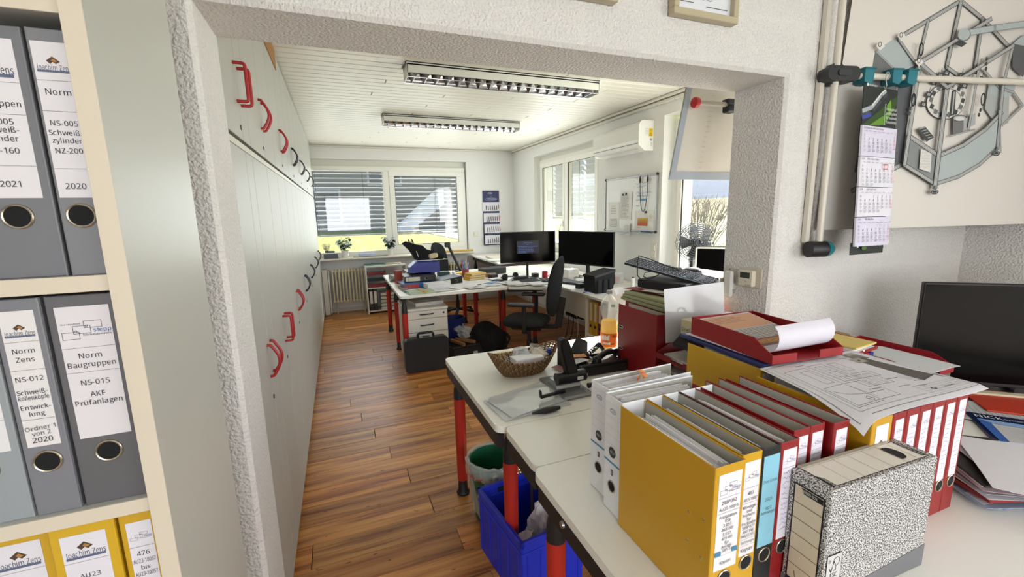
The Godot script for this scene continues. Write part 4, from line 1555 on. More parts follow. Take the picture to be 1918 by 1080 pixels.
func chair(label: String, at: Vector3, turn: float, arms := true):
	# sits facing local +z
	var o := thing("office_chair", label, "chair", at, turn, "office chairs")
	var black := mat("161618", 0.5)
	var fab := cloth("0d0d0f", 0.012, 2.0)
	var b := B.new()
	cushion(b, 0.48, 0.46, 0.09, Transform3D(Basis(V(1, 0, 0), -PI / 2), V(0, 0.455, 0.02)), -0.01)
	obj("seat", b, fab, o)
	b = B.new()
	b.box(V(0, 0.395, 0), V(0.26, 0.035, 0.30), 0.01)
	b.bar(V(0, 0.39, -0.10), V(0, 0.40, -0.30), 0.07, 0.03, 0.006)
	b.bar(V(0, 0.39, -0.295), V(0, 0.70, -0.34), 0.07, 0.025, 0.006)
	obj("mechanism", b, black, o)
	b = B.new()
	cushion(b, 0.45, 0.60, 0.075, Transform3D(Basis(V(1, 0, 0), -0.14), V(0, 0.80, -0.29)), 0.05, 0.38)
	obj("backrest", b, fab, o)
	if arms:
		for s in [-1, 1]:
			b = B.new()
			b.bar(V(s * 0.27, 0.40, -0.02), V(s * 0.275, 0.65, -0.02), 0.03, 0.06, 0.006)
			b.bar(V(s * 0.10, 0.40, -0.02), V(s * 0.275, 0.40, -0.02), 0.05, 0.025, 0.005)
			var a := obj("armrest", b, black, o)
			b = B.new()
			b.box(V(s * 0.275, 0.662, 0.01), V(0.085, 0.028, 0.25), 0.011)
			obj("arm_pad", b, mat("26272a", 0.55), a)
	b = B.new()
	b.cyl(V(0, 0.09, 0), V(0, 0.24, 0), 0.028, 0.028, 16)
	b.cyl(V(0, 0.22, 0), V(0, 0.39, 0), 0.018, 0.018, 16)
	obj("gas_column", b, mat("222224", 0.3), o)
	for k in 5:
		var a := TAU * k / 5 + 0.3
		var e := V(cos(a), 0, sin(a))
		b = B.new()
		b.bar(V(0, 0.105, 0) + e * 0.02, V(0, 0.075, 0) + e * 0.30, 0.045, 0.03, 0.008)
		var l := obj("base_arm", b, black, o)
		b = B.new()
		var ax := V(-e.z, 0, e.x)
		for s in [-1, 1]:
			b.cyl(V(0, 0.028, 0) + e * 0.30 + ax * (s * 0.024), V(0, 0.028, 0) + e * 0.30 + ax * (s * 0.008), 0.027, 0.027, 16)
		b.cyl(V(0, 0.045, 0) + e * 0.30, V(0, 0.08, 0) + e * 0.30, 0.010, 0.010, 8)
		obj("caster", b, mat("101012", 0.5), l)

func radiator(label: String, at: Vector3, w: float, n: int):
	var o := thing("radiator", label, "radiator", at)
	var cream := mat("d2c7a8", 0.4)
	var pitch := w / n
	var shape := B.new()
	for zz in [-0.045, 0.045]:
		shape.cyl(V(0, 0.05, zz), V(0, 0.49, zz), 0.013, 0.013, 10, false)
	shape.box(V(0, 0.035, 0), V(pitch * 0.92, 0.06, 0.13), 0.022)
	shape.box(V(0, 0.505, 0), V(pitch * 0.92, 0.06, 0.13), 0.022)
	shape.box(V(0, 0.27, 0), V(0.010, 0.44, 0.11), 0.004)
	var mesh := shape.st.commit()
	for i in n:
		var c := obj("column", mesh, cream, o)
		c.position = V((i + 0.5) * pitch, 0, 0)
	var b := B.new()
	b.cyl(V(-0.08, 0.51, 0), V(0.01, 0.51, 0), 0.012, 0.012, 12)
	b.cyl(V(-0.075, -0.165, 0), V(-0.075, 0.51, 0), 0.009, 0.009, 10)
	obj("pipe", b, mat("cfc6ae", 0.4), o)
	b = B.new()
	b.cyl(V(-0.06, 0.51, 0.01), V(-0.06, 0.51, 0.07), 0.02, 0.018, 16)
	obj("valve", b, mat("e4e0d4", 0.4), o)
	b = B.new()
	for x in [0.06, w - 0.06]:
		b.box(V(x, -0.08, -0.02), V(0.02, 0.17, 0.06), 0.003)
	obj("bracket", b, mat("b9b09a", 0.6), o)

func build_far_office():
	radiator("cream column radiator under the far window beside the cupboards", V(-0.16, 0.165, -7.22), 0.52, 11)
	radiator("cream column radiator under the far window behind the far desk", V(1.15, 0.165, -7.22), 0.85, 17)
	var b := B.new()
	b.box(V(-0.245, 0.36, -7.2), V(0.075, 0.70, 0.16), 0.004)
	b.box(V(-0.19, 0.36, -7.2), V(0.02, 0.66, 0.14), 0.003)
	tag(obj("pipe_casing", b, mat("cfcabd", 0.5), null), "white pipe casing in the corner between the cupboards and the radiator", "casing")
	# low shelf under the window
	var o := thing("low_shelf", "low white shelf unit with binders and trays beside the far radiator", "shelf", V(0.345, 0, -7.10))
	var white := mat("dad7cc", 0.45)
	b = B.new()
	b.box(V(0.30, 0.735, 0), V(0.62, 0.022, 0.31), 0.002)
	obj("top", b, white, o)
	for x in [0.0, 0.60]:
		b = B.new()
		b.box(V(x, 0.362, 0), V(0.02, 0.724, 0.30), 0.002)
		obj("side_panel", b, white, o)
	for y in [0.04, 0.40]:
		b = B.new()
		b.box(V(0.30, y, 0), V(0.58, 0.018, 0.30), 0.001)
		obj("shelf_board", b, white, o)
	for k in 3:
		letter_tray(["dark red letter tray on the low shelf, topmost of three", "black letter tray on the low shelf, middle of three", "dark red letter tray on the low shelf, lowest of three"][k], V(0.50, [0.60, 0.505, 0.412][k], -7.09), PI, ["7a1c22", "1c1c20", "7a1c22"][k], 0.27, 0.24, "trays on the low shelf")
	for k in 2:
		binder(["black binder with a white label on the low shelf, outer one", "black binder with a white label on the low shelf, beside the paper stack"][k], V(0.395 + 0.062 * k, 0.05, -6.955), 0, 0.056, "161618", "black binders on the low shelf", [["rule", 0.05], ["rule", 0.09]], "d8d4ca", 0.5, 0.19)
	for k in 5:
		pile("white paper ream on the low shelf beside the black binders, number %s from below" % ["one", "two", "three", "four", "five"][k], V(0.68, 0.05 + k * 0.055, -7.08), 0.0, 0.28, 0.22, 0.04, "d9d5cb", "paper reams on the low shelf")
	pile("thin green magazine lying on the low shelf's top", V(0.49, 0.747, -7.10), 0.1, 0.30, 0.21, 0.012, "4f7d72", "")
	pile("cream pad lying on the low shelf's top behind the far desk", V(0.78, 0.747, -7.11), -0.2, 0.22, 0.17, 0.02, "cfc8b0", "")
	# window sill
	plant("small leafy pot plant on the far sill, nearer the cupboards", V(0.075, 0.871, -7.26), 0.105, 3)
	plant("small leafy pot plant on the far sill at the window's mullion", V(0.755, 0.871, -7.26), 0.10, 4)
	plant("tiny plant peeping over the screens on the side window sill", V(2.97, 0.92, -6.12), 0.075, 6)
	o = thing("desk_telephone", "grey and black desk telephone on the far sill by the cupboards", "telephone", V(-0.13, 0.871, -7.22))
	b = B.new()
	b.prism([Vector2(-0.08, 0), Vector2(0.08, 0), Vector2(0.08, 0.03), Vector2(-0.08, 0.075)], 0.20, Transform3D(Basis(V(0, 0, -1), V(0, 1, 0), V(1, 0, 0)), V(-0.10, 0, 0)))
	obj("body", b, mat("4e5156", 0.4), o)
	b = B.new()
	b.bar(V(-0.085, 0.105, -0.02), V(0.06, 0.10, -0.01), 0.04, 0.028, 0.01)
	obj("handset", b, mat("18191c", 0.4), o)
	pile("clear folder with blue papers leaning on the far sill between the plants", V(0.40, 0.871, -7.27), 0.05, 0.24, 0.12, 0.05, "b4c2dc", "")
	b = B.new()
	b.box(V(0.45, 0.878, -7.17), V(0.52, 0.012, 0.035), 0.002)
	tag(obj("long_ruler", b, mat("77726a", 0.5), null), "long grey ruler along the front of the far sill", "ruler")
	b = B.new()
	b.box(V(1.75, 0.888, -7.2), V(0.75, 0.03, 0.06), 0.004)
	tag(obj("wooden_strip", b, mat("c7a350", 0.6), null), "yellow wooden strip lying on the far sill behind the black chair", "strip")
	# the desk island and the counter
	var A := rounded(0.50, -5.02, 1.615, -4.22, 0.03)
	desk("white desk with red legs and a cluttered top, above the drawer unit", A, [V(0.545, 0, -4.30), V(0.545, 0, -4.93), V(1.66, 0, -4.50)], [[V(0.545, 0.68, -4.27), V(0.545, 0.68, -4.99)], [V(0.60, 0.68, -4.9), V(1.58, 0.68, -4.9)]], "white desks with red legs")
	desk("white desk with red legs backing onto the cluttered one, nearer the far window", rounded(0.50, -5.85, 1.615, -5.03, 0.03), [V(0.545, 0, -5.78), V(1.56, 0, -5.24), V(1.56, 0, -5.78)], [[V(0.545, 0.68, -5.1), V(0.545, 0.68, -5.8)]], "white desks with red legs")
	desk("white corner desk under the two screens joining desk and counter", [Vector2(1.622, 4.215), Vector2(1.93, 4.03), Vector2(2.112, 4.03), Vector2(2.112, 5.84), Vector2(1.622, 5.84)], [V(1.92, 0, -5.30), V(2.05, 0, -4.50)], [[V(1.68, 0.68, -4.4), V(2.06, 0.68, -4.3)]], "white desks with red legs")
	counter()
	desk("white corner return desk against the far wall under the calendar", rounded(2.10, -7.32, 2.94, -5.90, 0.02), [V(2.18, 0, -7.24), V(2.18, 0, -5.98)], [[V(2.15, 0.74, -5.98), V(2.15, 0.74, -7.25)]], "white desks with red legs", 0.80)
	chair("black padded office chair with armrests drawn back from the screens", V(1.70, 0, -3.88), atan2(-0.80, -0.60))
	chair("black office chair behind the far desk facing the window", V(1.58, 0, -6.25), 0.9)
	o = thing("angled_stand", "black angled post with a square head rising behind the paper piles", "stand", V(1.50, 0.74, -5.70))
	b = B.new()
	b.bar(V(0.0, 0.01, 0.0), V(-0.145, 0.36, -0.05), 0.045, 0.035, 0.006)
	obj("post", b, mat("17171a", 0.45), o)
	b = B.new()
	b.box(V(-0.155, 0.365, -0.05), V(0.075, 0.07, 0.06), 0.01)
	obj("head", b, mat("222226", 0.45), o)
	b = B.new()
	b.box(V(0.0, 0.006, 0.0), V(0.14, 0.012, 0.12), 0.004)
	obj("base", b, mat("17171a", 0.45), o)
	pedestal()
	briefcase()
	tool_case()
	# blue bin in the desk's shade
	o = thing("waste_bin", "dark blue waste bin in the shade behind the drawer unit", "bin", V(1.11, 0, -4.62))
	b = B.new()
	b.lathe([Vector2(0.0001, 0.0), Vector2(0.095, 0.0), Vector2(0.125, 0.38), Vector2(0.13, 0.385), Vector2(0.12, 0.385), Vector2(0.092, 0.012), Vector2(0.0001, 0.012)], 24)
	obj("body", b, mat("1d2a6e", 0.45), o)
	# rucksack
	o = thing("rucksack", "black rucksack slumped on the floor beside the chair and desk leg", "bag", V(1.42, 0, -4.36), 0.5)
	b = B.new()
	cushion(b, 0.34, 0.42, 0.24, Transform3D(Basis.from_euler(V(-0.9, 0, 0.35)), V(0, 0.16, 0)), 0.03, 0.45)
	obj("body", b, cloth("0f0f11", 0.01, 2.0), o)
	b = B.new()
	cushion(b, 0.24, 0.2, 0.10, Transform3D(Basis.from_euler(V(-0.9, 0, 0.35)), V(-0.03, 0.19, 0.11)), 0.02, 0.4)
	obj("pocket", b, cloth("141416", 0.01, 2.0), o)
	for s in [0.0, 1.0]:
		b = B.new()
		var pts := []
		for k in 12:
			var u := k / 11.0
			pts.append(V(0.10 + 0.09 * sin(PI * u) + s * 0.03, 0.25 - 0.22 * u, 0.06 + 0.10 * u + 0.03 * sin(5 * u)))
		b.tube(pts, 0.010, 6)
		obj("strap", b, mat("1a1a1c", 0.6), o)
	b = B.new()
	b.box(V(0.17, 0.14, 0.14), V(0.03, 0.03, 0.006), 0.002)
	b.box(V(0.19, 0.09, 0.155), V(0.03, 0.015, 0.006), 0.002)
	obj("buckle", b, mat("c9c9c6", 0.25, 0.8), o)

func counter():
	var o := thing("counter", "white low counter along the side wall under window and whiteboard", "counter", Vector3.ZERO)
	var white := mat("dedbd0", 0.42)
	var b := B.new()
	b.box(V(2.535, 0.727, -3.75), V(0.83, 0.026, 4.25), 0.004)
	obj("worktop", b, white, o)
	b = B.new()
	b.box(V(2.15, 0.60, -3.76), V(0.018, 0.225, 0.48), 0.002)
	obj("apron_panel", b, mat("d2cec2", 0.5), o)
	for z in [-3.525, -3.17, -2.75, -2.3, -1.68]:
		b = B.new()
		b.box(V(2.53, 0.357, z), V(0.78, 0.71, 0.018), 0.002)
		obj("side_panel", b, white, o)
	b = B.new()
	b.box(V(2.53, 0.345, -3.35), V(0.78, 0.018, 0.34), 0.001)
	b.box(V(2.53, 0.03, -2.6), V(0.78, 0.018, 1.83), 0.001)
	obj("shelf_board", b, white, o)
	b = B.new()
	b.box(V(2.9, 0.36, -2.6), V(0.01, 0.70, 1.83))
	obj("back_panel", b, white, o)
	for z in [[-3.16, -2.76], [-2.74, -2.31], [-2.29, -1.69]]:
		b = B.new()
		b.box(V(2.135, 0.36, (z[0] + z[1]) / 2), V(0.018, 0.69, z[1] - z[0]), 0.002)
		var d := obj("door", b, white, o)
		b = B.new()
		b.cyl(V(2.11, 0.6, z[1] - 0.05), V(2.11, 0.5, z[1] - 0.05), 0.005, 0.005, 8)
		obj("handle", b, mat("1c1c1e", 0.4), d)
	var names := ["yellow binder in the counter's open bay, first from the screens", "yellow binder in the counter's open bay, beside the red one", "dark red binder in the counter's open bay", "white binder in the counter's open bay beside the red one"]
	for k in 4:
		binder(names[k], V(2.165, 0.356, -3.47 + k * 0.075), -PI / 2, 0.066, ["c79a1e", "c2961d", "8e1f26", "d6d4d0"][k], "binders in the counter's open bay", [["rule", 0.04], ["rule", 0.08], ["small", 0.1, 4, 0.012]], "d9d2c0", 0.6, 0.17, 0.036)
	for k in 4:
		var n := ["yellow binder on the counter's lower shelf, first from the screens", "grey binder on the counter's lower shelf, beside the yellow one", "white binder on the counter's lower shelf, beside the grey one", "dark red binder on the counter's lower shelf"]
		binder(n[k], V(2.165, 0.04, -3.47 + k * 0.075), -PI / 2, 0.066, ["c79a1e", "77777a", "d6d4d0", "8e1f26"][k], "binders on the counter's lower shelf", [["rule", 0.04]], "d9d2c0", 0.4, 0.17, 0.036)
	# plugs and leads under the worktop
	var c := thing("power_strip", "black power strip with plugs and looped leads under the counter", "power strip", V(2.30, 0.42, -3.98))
	b = B.new()
	b.box(Vector3.ZERO, V(0.05, 0.045, 0.30), 0.008)
	obj("strip", b, mat("1a1a1c", 0.5), c)
	for k in 3:
		b = B.new()
		b.box(V(-0.045, 0, -0.1 + k * 0.09), V(0.045, 0.04, 0.05), 0.01)
		obj("plug", b, mat("141416", 0.5), c)
		b = B.new()
		var pts := []
		for i in 16:
			var u := i / 15.0
			pts.append(V(-0.06 - 0.05 * sin(PI * u), -0.02 - 0.36 * u + 0.1 * sin(TAU * u + k), -0.1 + k * 0.09 + 0.12 * sin(PI * u * (1.5 + 0.3 * k))))
		b.tube(pts, 0.0045, 6)
		obj("lead", b, mat("141416" if k < 2 else "c9c6be", 0.5), c)

func pedestal():
	var o := thing("drawer_unit", "white drawer unit with black bow handles under the cluttered desk", "drawer unit", V(0.765, 0, -4.58))
	var w := 0.43
	var white := mat("dddacf", 0.4)
	var b := B.new()
	b.box(V(0, 0.29, -0.01), V(w, 0.50, 0.50), 0.002)
	obj("body", b, white, o)
	b = B.new()
	b.box(V(0, 0.572, 0.0), V(w + 0.006, 0.026, 0.55), 0.003)
	obj("top", b, white, o)
	var rows := [[0.475, 0.556], [0.335, 0.472], [0.195, 0.332], [0.055, 0.192]]
	for r in rows:
		b = B.new()
		b.box(V(0, (r[0] + r[1]) / 2, 0.25), V(w - 0.004, r[1] - r[0] - 0.003, 0.02), 0.002)
		var d := obj("drawer", b, white, o)
		b = B.new()
		var y: float = (r[0] + r[1]) / 2 + 0.006
		b.tube([V(-0.065, y, 0.26), V(-0.06, y, 0.278), V(-0.03, y, 0.282), V(0.03, y, 0.282), V(0.06, y, 0.278), V(0.065, y, 0.26)], 0.006, 8)
		obj("handle", b, mat("161618", 0.4), d)
	b = B.new()
	b.cyl(V(0.175, 0.52, 0.259), V(0.175, 0.52, 0.266), 0.010, 0.009, 16)
	obj("lock", b, mat("3a3a3c", 0.3, 0.7), o)
	for s in [[-1, -1], [1, -1], [-1, 1], [1, 1]]:
		b = B.new()
		b.cyl(V(s[0] * 0.17 - 0.01, 0.022, s[1] * 0.18), V(s[0] * 0.17 + 0.01, 0.022, s[1] * 0.18), 0.022, 0.022, 14)
		obj("caster", b, mat("161618", 0.5), o)
	pile("bent heap of papers and a folder on the drawer unit", V(0.80, 0.586, -4.56), 0.15, 0.30, 0.27, 0.035, "d9d4c6", "")
	loose("white typed sheet lying on the heap on the drawer unit", V(0.82, 0.632, -4.54), 0.2, 0.25, 0.21, "e4e2e0", true)

func briefcase():
	var o := thing("briefcase", "large black hard case with a grey rim standing before the drawer unit", "case", V(0.715, 0, -4.16))
	o.rotation = Vector3(-0.05, 0.0, 0.0)
	var b := B.new()
	var W := 0.43
	var H := 0.325
	b.prism(rounded(-W / 2, -H / 2, W / 2, H / 2, 0.04), 0.055, Transform3D(Basis.IDENTITY, V(0, H / 2, 0.012)))
	obj("front_shell", b, mat("131314", 0.55), o)
	b = B.new()
	b.prism(rounded(-W / 2 + 0.012, -H / 2 + 0.012, W / 2 - 0.012, H / 2 - 0.012, 0.035), 0.012, Transform3D(Basis.IDENTITY, V(0, H / 2, 0.062)))
	obj("front_panel", b, mat("18181a", 0.7), o)
	b = B.new()
	b.prism(rounded(-W / 2 - 0.002, -H / 2 - 0.0, W / 2 + 0.002, H / 2 + 0.002, 0.042), 0.014, Transform3D(Basis.IDENTITY, V(0, H / 2, -0.001)))
	obj("rim", b, mat("8b8d8a", 0.35, 0.6), o)
	b = B.new()
	b.prism(rounded(-W / 2, -H / 2, W / 2, H / 2, 0.04), 0.045, Transform3D(Basis.IDENTITY, V(0, H / 2, -0.045)))
	obj("rear_shell", b, mat("131314", 0.55), o)
	b = B.new()
	b.tube([V(-0.075, H - 0.005, 0.01), V(-0.075, H + 0.03, 0.012), V(-0.06, H + 0.045, 0.014), V(0.06, H + 0.045, 0.014), V(0.075, H + 0.03, 0.012), V(0.075, H - 0.005, 0.01)], 0.012, 10)
	obj("handle", b, mat("0f0f10", 0.4), o)
	for s in [-1, 1]:
		b = B.new()
		b.box(V(s * 0.05, H + 0.004, 0.02), V(0.03, 0.014, 0.03), 0.003)
		obj("catch", b, mat("9b9c9a", 0.3, 0.8), o)

func tool_case():
	var o := thing("tool_case", "open black tool case on the floor beside the hard case", "case", V(1.155, 0, -4.36), 0.12)
	var b := B.new()
	b.box(V(0, 0.075, 0), V(0.36, 0.15, 0.26), 0.012)
	b.box(V(0, 0.155, 0), V(0.37, 0.014, 0.27), 0.005)
	obj("body", b, mat("121213", 0.6), o)
	b = B.new()
	b.box(V(0.07, 0.07, 0.132), V(0.05, 0.035, 0.003), 0.001)
	obj("label", b, mat("c9c7c4", 0.5), o)
	for s in [-0.13, 0.0, 0.16]:
		b = B.new()
		b.box(V(s, 0.08, 0.132), V(0.012, 0.14, 0.006), 0.002)
		obj("rib", b, mat("1b1b1c", 0.5), o)
	for k in 2:
		b = B.new()
		b.box(Vector3.ZERO, V(0.03, 0.03, 0.25), 0.002)
		var s := obj("wooden_batten", b, mat("9c6b3f", 0.7), null)
		s.position = [V(1.075, 0.178, -4.33), V(1.17, 0.178, -4.37)][k]
		s.rotation = [V(0, 0.35, 0), V(0, 0.7, 0)][k]
		tag(s, ["short wooden batten lying across the tool case, nearer the drawer unit", "short wooden batten lying across the tool case beside the clear bag"][k], "batten", "battens on the tool case")
	o = thing("plastic_bag", "crumpled clear plastic bag on top of the tool case", "plastic bag", V(1.19, 0.168, -4.46))
	crumple(o, "film", 0.09, 0.15, clear_mat("d8dce0", 0.45, 0.15), 12)

func crumple(o: Node3D, called: String, r: float, h: float, m: Material, sd: int):
	var n := noise(sd, 9.0, 3)
	var b := B.new()
	var nu := 22
	var nv := 12
	var P := []
	for i in nu + 1:
		var row := []
		for j in nv + 1:
			var a := TAU * (i % nu) / nu
			var t := float(j) / nv
			var rr := r * (0.35 + 0.65 * sin(PI * (0.12 + 0.82 * t)))
			var p := V(cos(a) * rr, h * t, sin(a) * rr)
			var k := n.get_noise_3d(p.x * 1.0 + sd, p.y, p.z)
			row.append(p + V(cos(a), 0.4, sin(a)) * k * r * 0.9)
		P.append(row)
	for i in nu:
		for j in nv:
			var c := V(0, h * 0.5, 0)
			var q0: Vector3 = P[i][j]
			b.poly([q0, P[i + 1][j], P[i + 1][j + 1]], q0 - c)
			b.poly([q0, P[i + 1][j + 1], P[i][j + 1]], q0 - c)
	obj(called, b, m, o)

func plant(label: String, at: Vector3, r: float, sd: int):
	var o := thing("pot_plant", label, "plant", at, 0, "small pot plants")
	var k := r / 0.105
	var b := B.new()
	b.lathe([Vector2(0.0001, 0.0), Vector2(0.042 * k, 0.0), Vector2(0.056 * k, 0.10 * k), Vector2(0.059 * k, 0.112 * k), Vector2(0.052 * k, 0.112 * k), Vector2(0.05 * k, 0.095 * k), Vector2(0.0001, 0.095 * k)], 20)
	obj("pot", b, mat("dcd8cf", 0.5), o)
	var rr := RandomNumberGenerator.new()
	rr.seed = sd
	var leaf := StandardMaterial3D.new()
	leaf.albedo_color = Color.html("1f3a1c")
	leaf.roughness = 0.35
	leaf.backlight_enabled = true
	leaf.backlight = Color(0.04, 0.07, 0.02)
	b = B.new()
	var tips := []
	for i in 12:
		var a := TAU * i / 12.0 + rr.randf()
		var e := V(cos(a), 0, sin(a)) * r * rr.randf_range(0.3, 0.95)
		var top := V(0, rr.randf_range(0.17, 0.32) * k, 0) + e
		var mid := V(0, 0.16 * k, 0) + e * 0.35
		b.tube([V(0, 0.09 * k, 0), mid, top], 0.0022 * k, 5)
		for t in 5:
			tips.append([mid.lerp(top, t / 4.0), a])
	obj("stem", b, mat("4a4a2a", 0.7), o)
	for t in tips:
		for q in 2:
			var a: float = t[1] + rr.randf_range(-1.6, 1.6)
			var L := rr.randf_range(0.06, 0.10) * k
			var lb := B.new()
			var d := V(cos(a), rr.randf_range(-0.4, 0.5), sin(a)).normalized()
			var side := d.cross(Vector3.UP).normalized()
			var up := side.cross(d)
			var p: Vector3 = t[0]
			lb.sheet(func(u, v): return p + d * (L * u) + side * ((v - 0.5) * L * 0.55 * sin(PI * clampf(u, 0.03, 0.97))) + up * (-0.25 * L * u * u), 5, 2, 0.0007)
			obj("leaf", lb, leaf, o)

# ---------- small paper goods ----------
func pile(label: String, at: Vector3, turn: float, w: float, d: float, h: float, hex: String, group := "", called := "paper_stack", category := "paper stack"):
	var o := thing(called, label, category, at, turn, group)
	var n := int(clampf(h / 0.004, 1, 9))
	for i in n:
		var b := B.new()
		var dx := rng.randf_range(-0.006, 0.006)
		var dz := rng.randf_range(-0.006, 0.006)
		b.box(Vector3.ZERO, V(w, h / n * 0.92, d), 0.0, Transform3D(Basis(V(0, 1, 0), rng.randf_range(-0.03, 0.03)), V(dx, h / n * (i + 0.5), dz)))
		obj("layer", b, mat(hex if i == n - 1 or i % 3 == 0 else Color.html(hex).lerp(Color.WHITE, 0.45).to_html(false), 0.75), o)
	return o

func loose(label: String, at: Vector3, turn: float, w: float, d: float, hex: String, typed := true, bend := 0.006, group := "loose papers", called := "paper_sheet", category := "paper"):
	var o := thing(called, label, category, at, turn, group)
	var b := B.new()
	var ph := rng.randf() * 6.0
	var f := func(u, v): return V((u - 0.5) * w, 0.0015 + bend * (0.5 + 0.5 * sin(ph + 4.0 * u + 2.0 * v)), (0.5 - v) * d)
	b.sheet(f, 8, 6, 0.001)
	obj("sheet", b, mat(hex, 0.75), o)
	if typed:
		var p := B.new()
		p.tint = Color.html("85858c").srgb_to_linear()
		for k in 12:
			var v := 0.88 - k * 0.06
			var u1 := rng.randf_range(0.5, 0.9)
			for s in 5:
				var ua := lerpf(0.1, u1, s / 5.0)
				var ub := lerpf(0.1, u1, (s + 0.85) / 5.0)
				var up := V(0, 0.0009, 0)
				p.poly([f.call(ua, v) + up, f.call(ub, v) + up, f.call(ub, v + 0.008) + up, f.call(ua, v + 0.008) + up], Vector3.UP)
		obj("print", p, ink_mat(), o)
	return o

func letter_tray(label: String, at: Vector3, turn: float, hex: String, w: float, d: float, group := "", h := 0.055):
	# open at the front (+z) with a notch between two short lips
	var o := thing("letter_tray", label, "letter tray", at, turn, group)
	var m := mat(hex, 0.4)
	var b := B.new()
	b.box(V(0, 0.0015, 0), V(w, 0.003, d), 0.001)
	obj("base", b, m, o)
	for s in [-1, 1]:
		b = B.new()
		b.prism([Vector2(-d / 2, 0), Vector2(d / 2, 0), Vector2(d / 2, h * 0.42), Vector2(d / 2 - 0.07, h), Vector2(-d / 2, h)], 0.003, Transform3D(Basis(V(0, 0, 1), V(0, 1, 0), V(-1, 0, 0)), V(s * (w / 2 - 0.0015) + 0.0015, 0, 0)))
		obj("side_wall", b, m, o)
		b = B.new()
		b.box(V(s * (w / 2 - 0.045), h * 0.21, d / 2 - 0.0015), V(0.09, h * 0.42, 0.004), 0.001)
		obj("front_lip", b, m, o)
	b = B.new()
	b.box(V(0, h / 2, -d / 2 + 0.0015), V(w, h, 0.003), 0.001)
	obj("back_wall", b, m, o)
	return o

# ---------- on the far desks ----------
func flat_binder(label: String, at: Vector3, turn: float, w: float, hex: String, group: String, rows: Array, paper := "ece8e4", tilt := 0.0):
	var o := binder(label, at, turn, w, hex, group, rows, paper, 0.7, 0.15)
	o.rotation = Vector3(0, turn, PI / 2 + tilt)
	o.position = at + Basis(Vector3.UP, turn) * V(0.159, 0, 0) + V(0, w / 2, 0)
	return o

func slab(called: String, label: String, category: String, at: Vector3, s: Vector3, turn: float, hex: String, bevel := 0.003, rough := 0.5, group := "", rot := Vector3.ZERO):
	var b := B.new()
	b.box(V(0, s.y / 2, 0), s, bevel)
	var o := obj(called, b, mat(hex, rough), null)
	o.position = at
	o.rotation = rot + V(0, turn, 0)
	return tag(o, label, category, group)

func screen(label: String, at: Vector3, turn: float, w: float, h: float, y0: float, draw = null, stand_depth := 0.2):
	# y0: height of the screen's lower edge above at; screen faces local +z
	var o := thing("monitor", label, "monitor", at, turn)
	var b := B.new()
	b.box(V(0, y0 + h / 2, -0.012), V(w, h, 0.024), 0.004)
	b.box(V(0, y0 + h / 2, -0.035), V(w * 0.5, h * 0.6, 0.03), 0.012)
	obj("housing", b, mat("131315", 0.4), o)
	b = B.new()
	b.box(V(0, y0 + h / 2 + 0.004, 0.0005), V(w - 0.012, h - 0.024, 0.001))
	var pn := obj("panel", b, mat("040405", 0.12, 0.0, 0.25), o)
	if draw != null:
		var p := sheet_print(0.0003)
		draw.call(p)
		var io := obj("display", p, ink_mat(0.4), pn)
		io.position = V(0, y0 + h / 2, 0.0012)
	b = B.new()
	b.bar(V(0, 0.01, -0.07), V(0, y0 + 0.12, -0.06), 0.05, 0.025, 0.006)
	obj("stand", b, mat("1a1a1c", 0.4), o)
	b = B.new()
	b.prism(rounded(-0.13, -0.16, 0.13, -0.16 + stand_depth, 0.03), 0.01, Transform3D(FLAT, Vector3.ZERO))
	obj("foot", b, mat("1a1a1c", 0.4), o)
	return o

func keyboard(label: String, at: Vector3, rot: Vector3, w: float, d: float, body: String, key: String, light_edge := false):
	var o := thing("keyboard", label, "keyboard", at)
	o.rotation = rot
	var b := B.new()
	b.prism([Vector2(-d / 2, 0), Vector2(d / 2, 0), Vector2(d / 2, 0.010), Vector2(d / 2 - 0.01, 0.014), Vector2(-d / 2, 0.024)], w, Transform3D(Basis(V(0, 0, 1), V(0, 1, 0), V(-1, 0, 0)), V(w / 2, 0, 0)))
	obj("body", b, mat(body, 0.45), o)
	if light_edge:
		b = B.new()
		b.bar(V(-w / 2, 0.0125, d / 2 - 0.002), V(w / 2, 0.0125, d / 2 - 0.002), 0.003, 0.003)
		b.bar(V(-w / 2, 0.016, d / 2 - 0.018), V(w / 2, 0.016, d / 2 - 0.018), 0.008, 0.002)
		obj("edge_strip", b, mat("b9c4d2", 0.3, 0.5), o)
	var n := 22 if w > 0.4 else 15
	var kb := B.new()
	kb.box(V(0, 0.004, 0), V(w / n * 0.84, 0.008, d / 7.2 * 0.82), 0.0022)
	var mesh := kb.st.commit()
	for r in 6:
		for c in n:
			if (c == int(n * 0.7) or c == int(n * 0.82)) and w > 0.4:
				continue
			var k := obj("key", mesh, mat(key, 0.5), o)
			var z := -d / 2 + 0.018 + r * d / 7.2 + (0.004 if r > 0 else 0.0)
			k.position = V(-w / 2 + (c + 0.5) * w / n, 0.021 - 0.010 * (z + d / 2) / d, z)
			k.rotation.x = 0.06
	return o

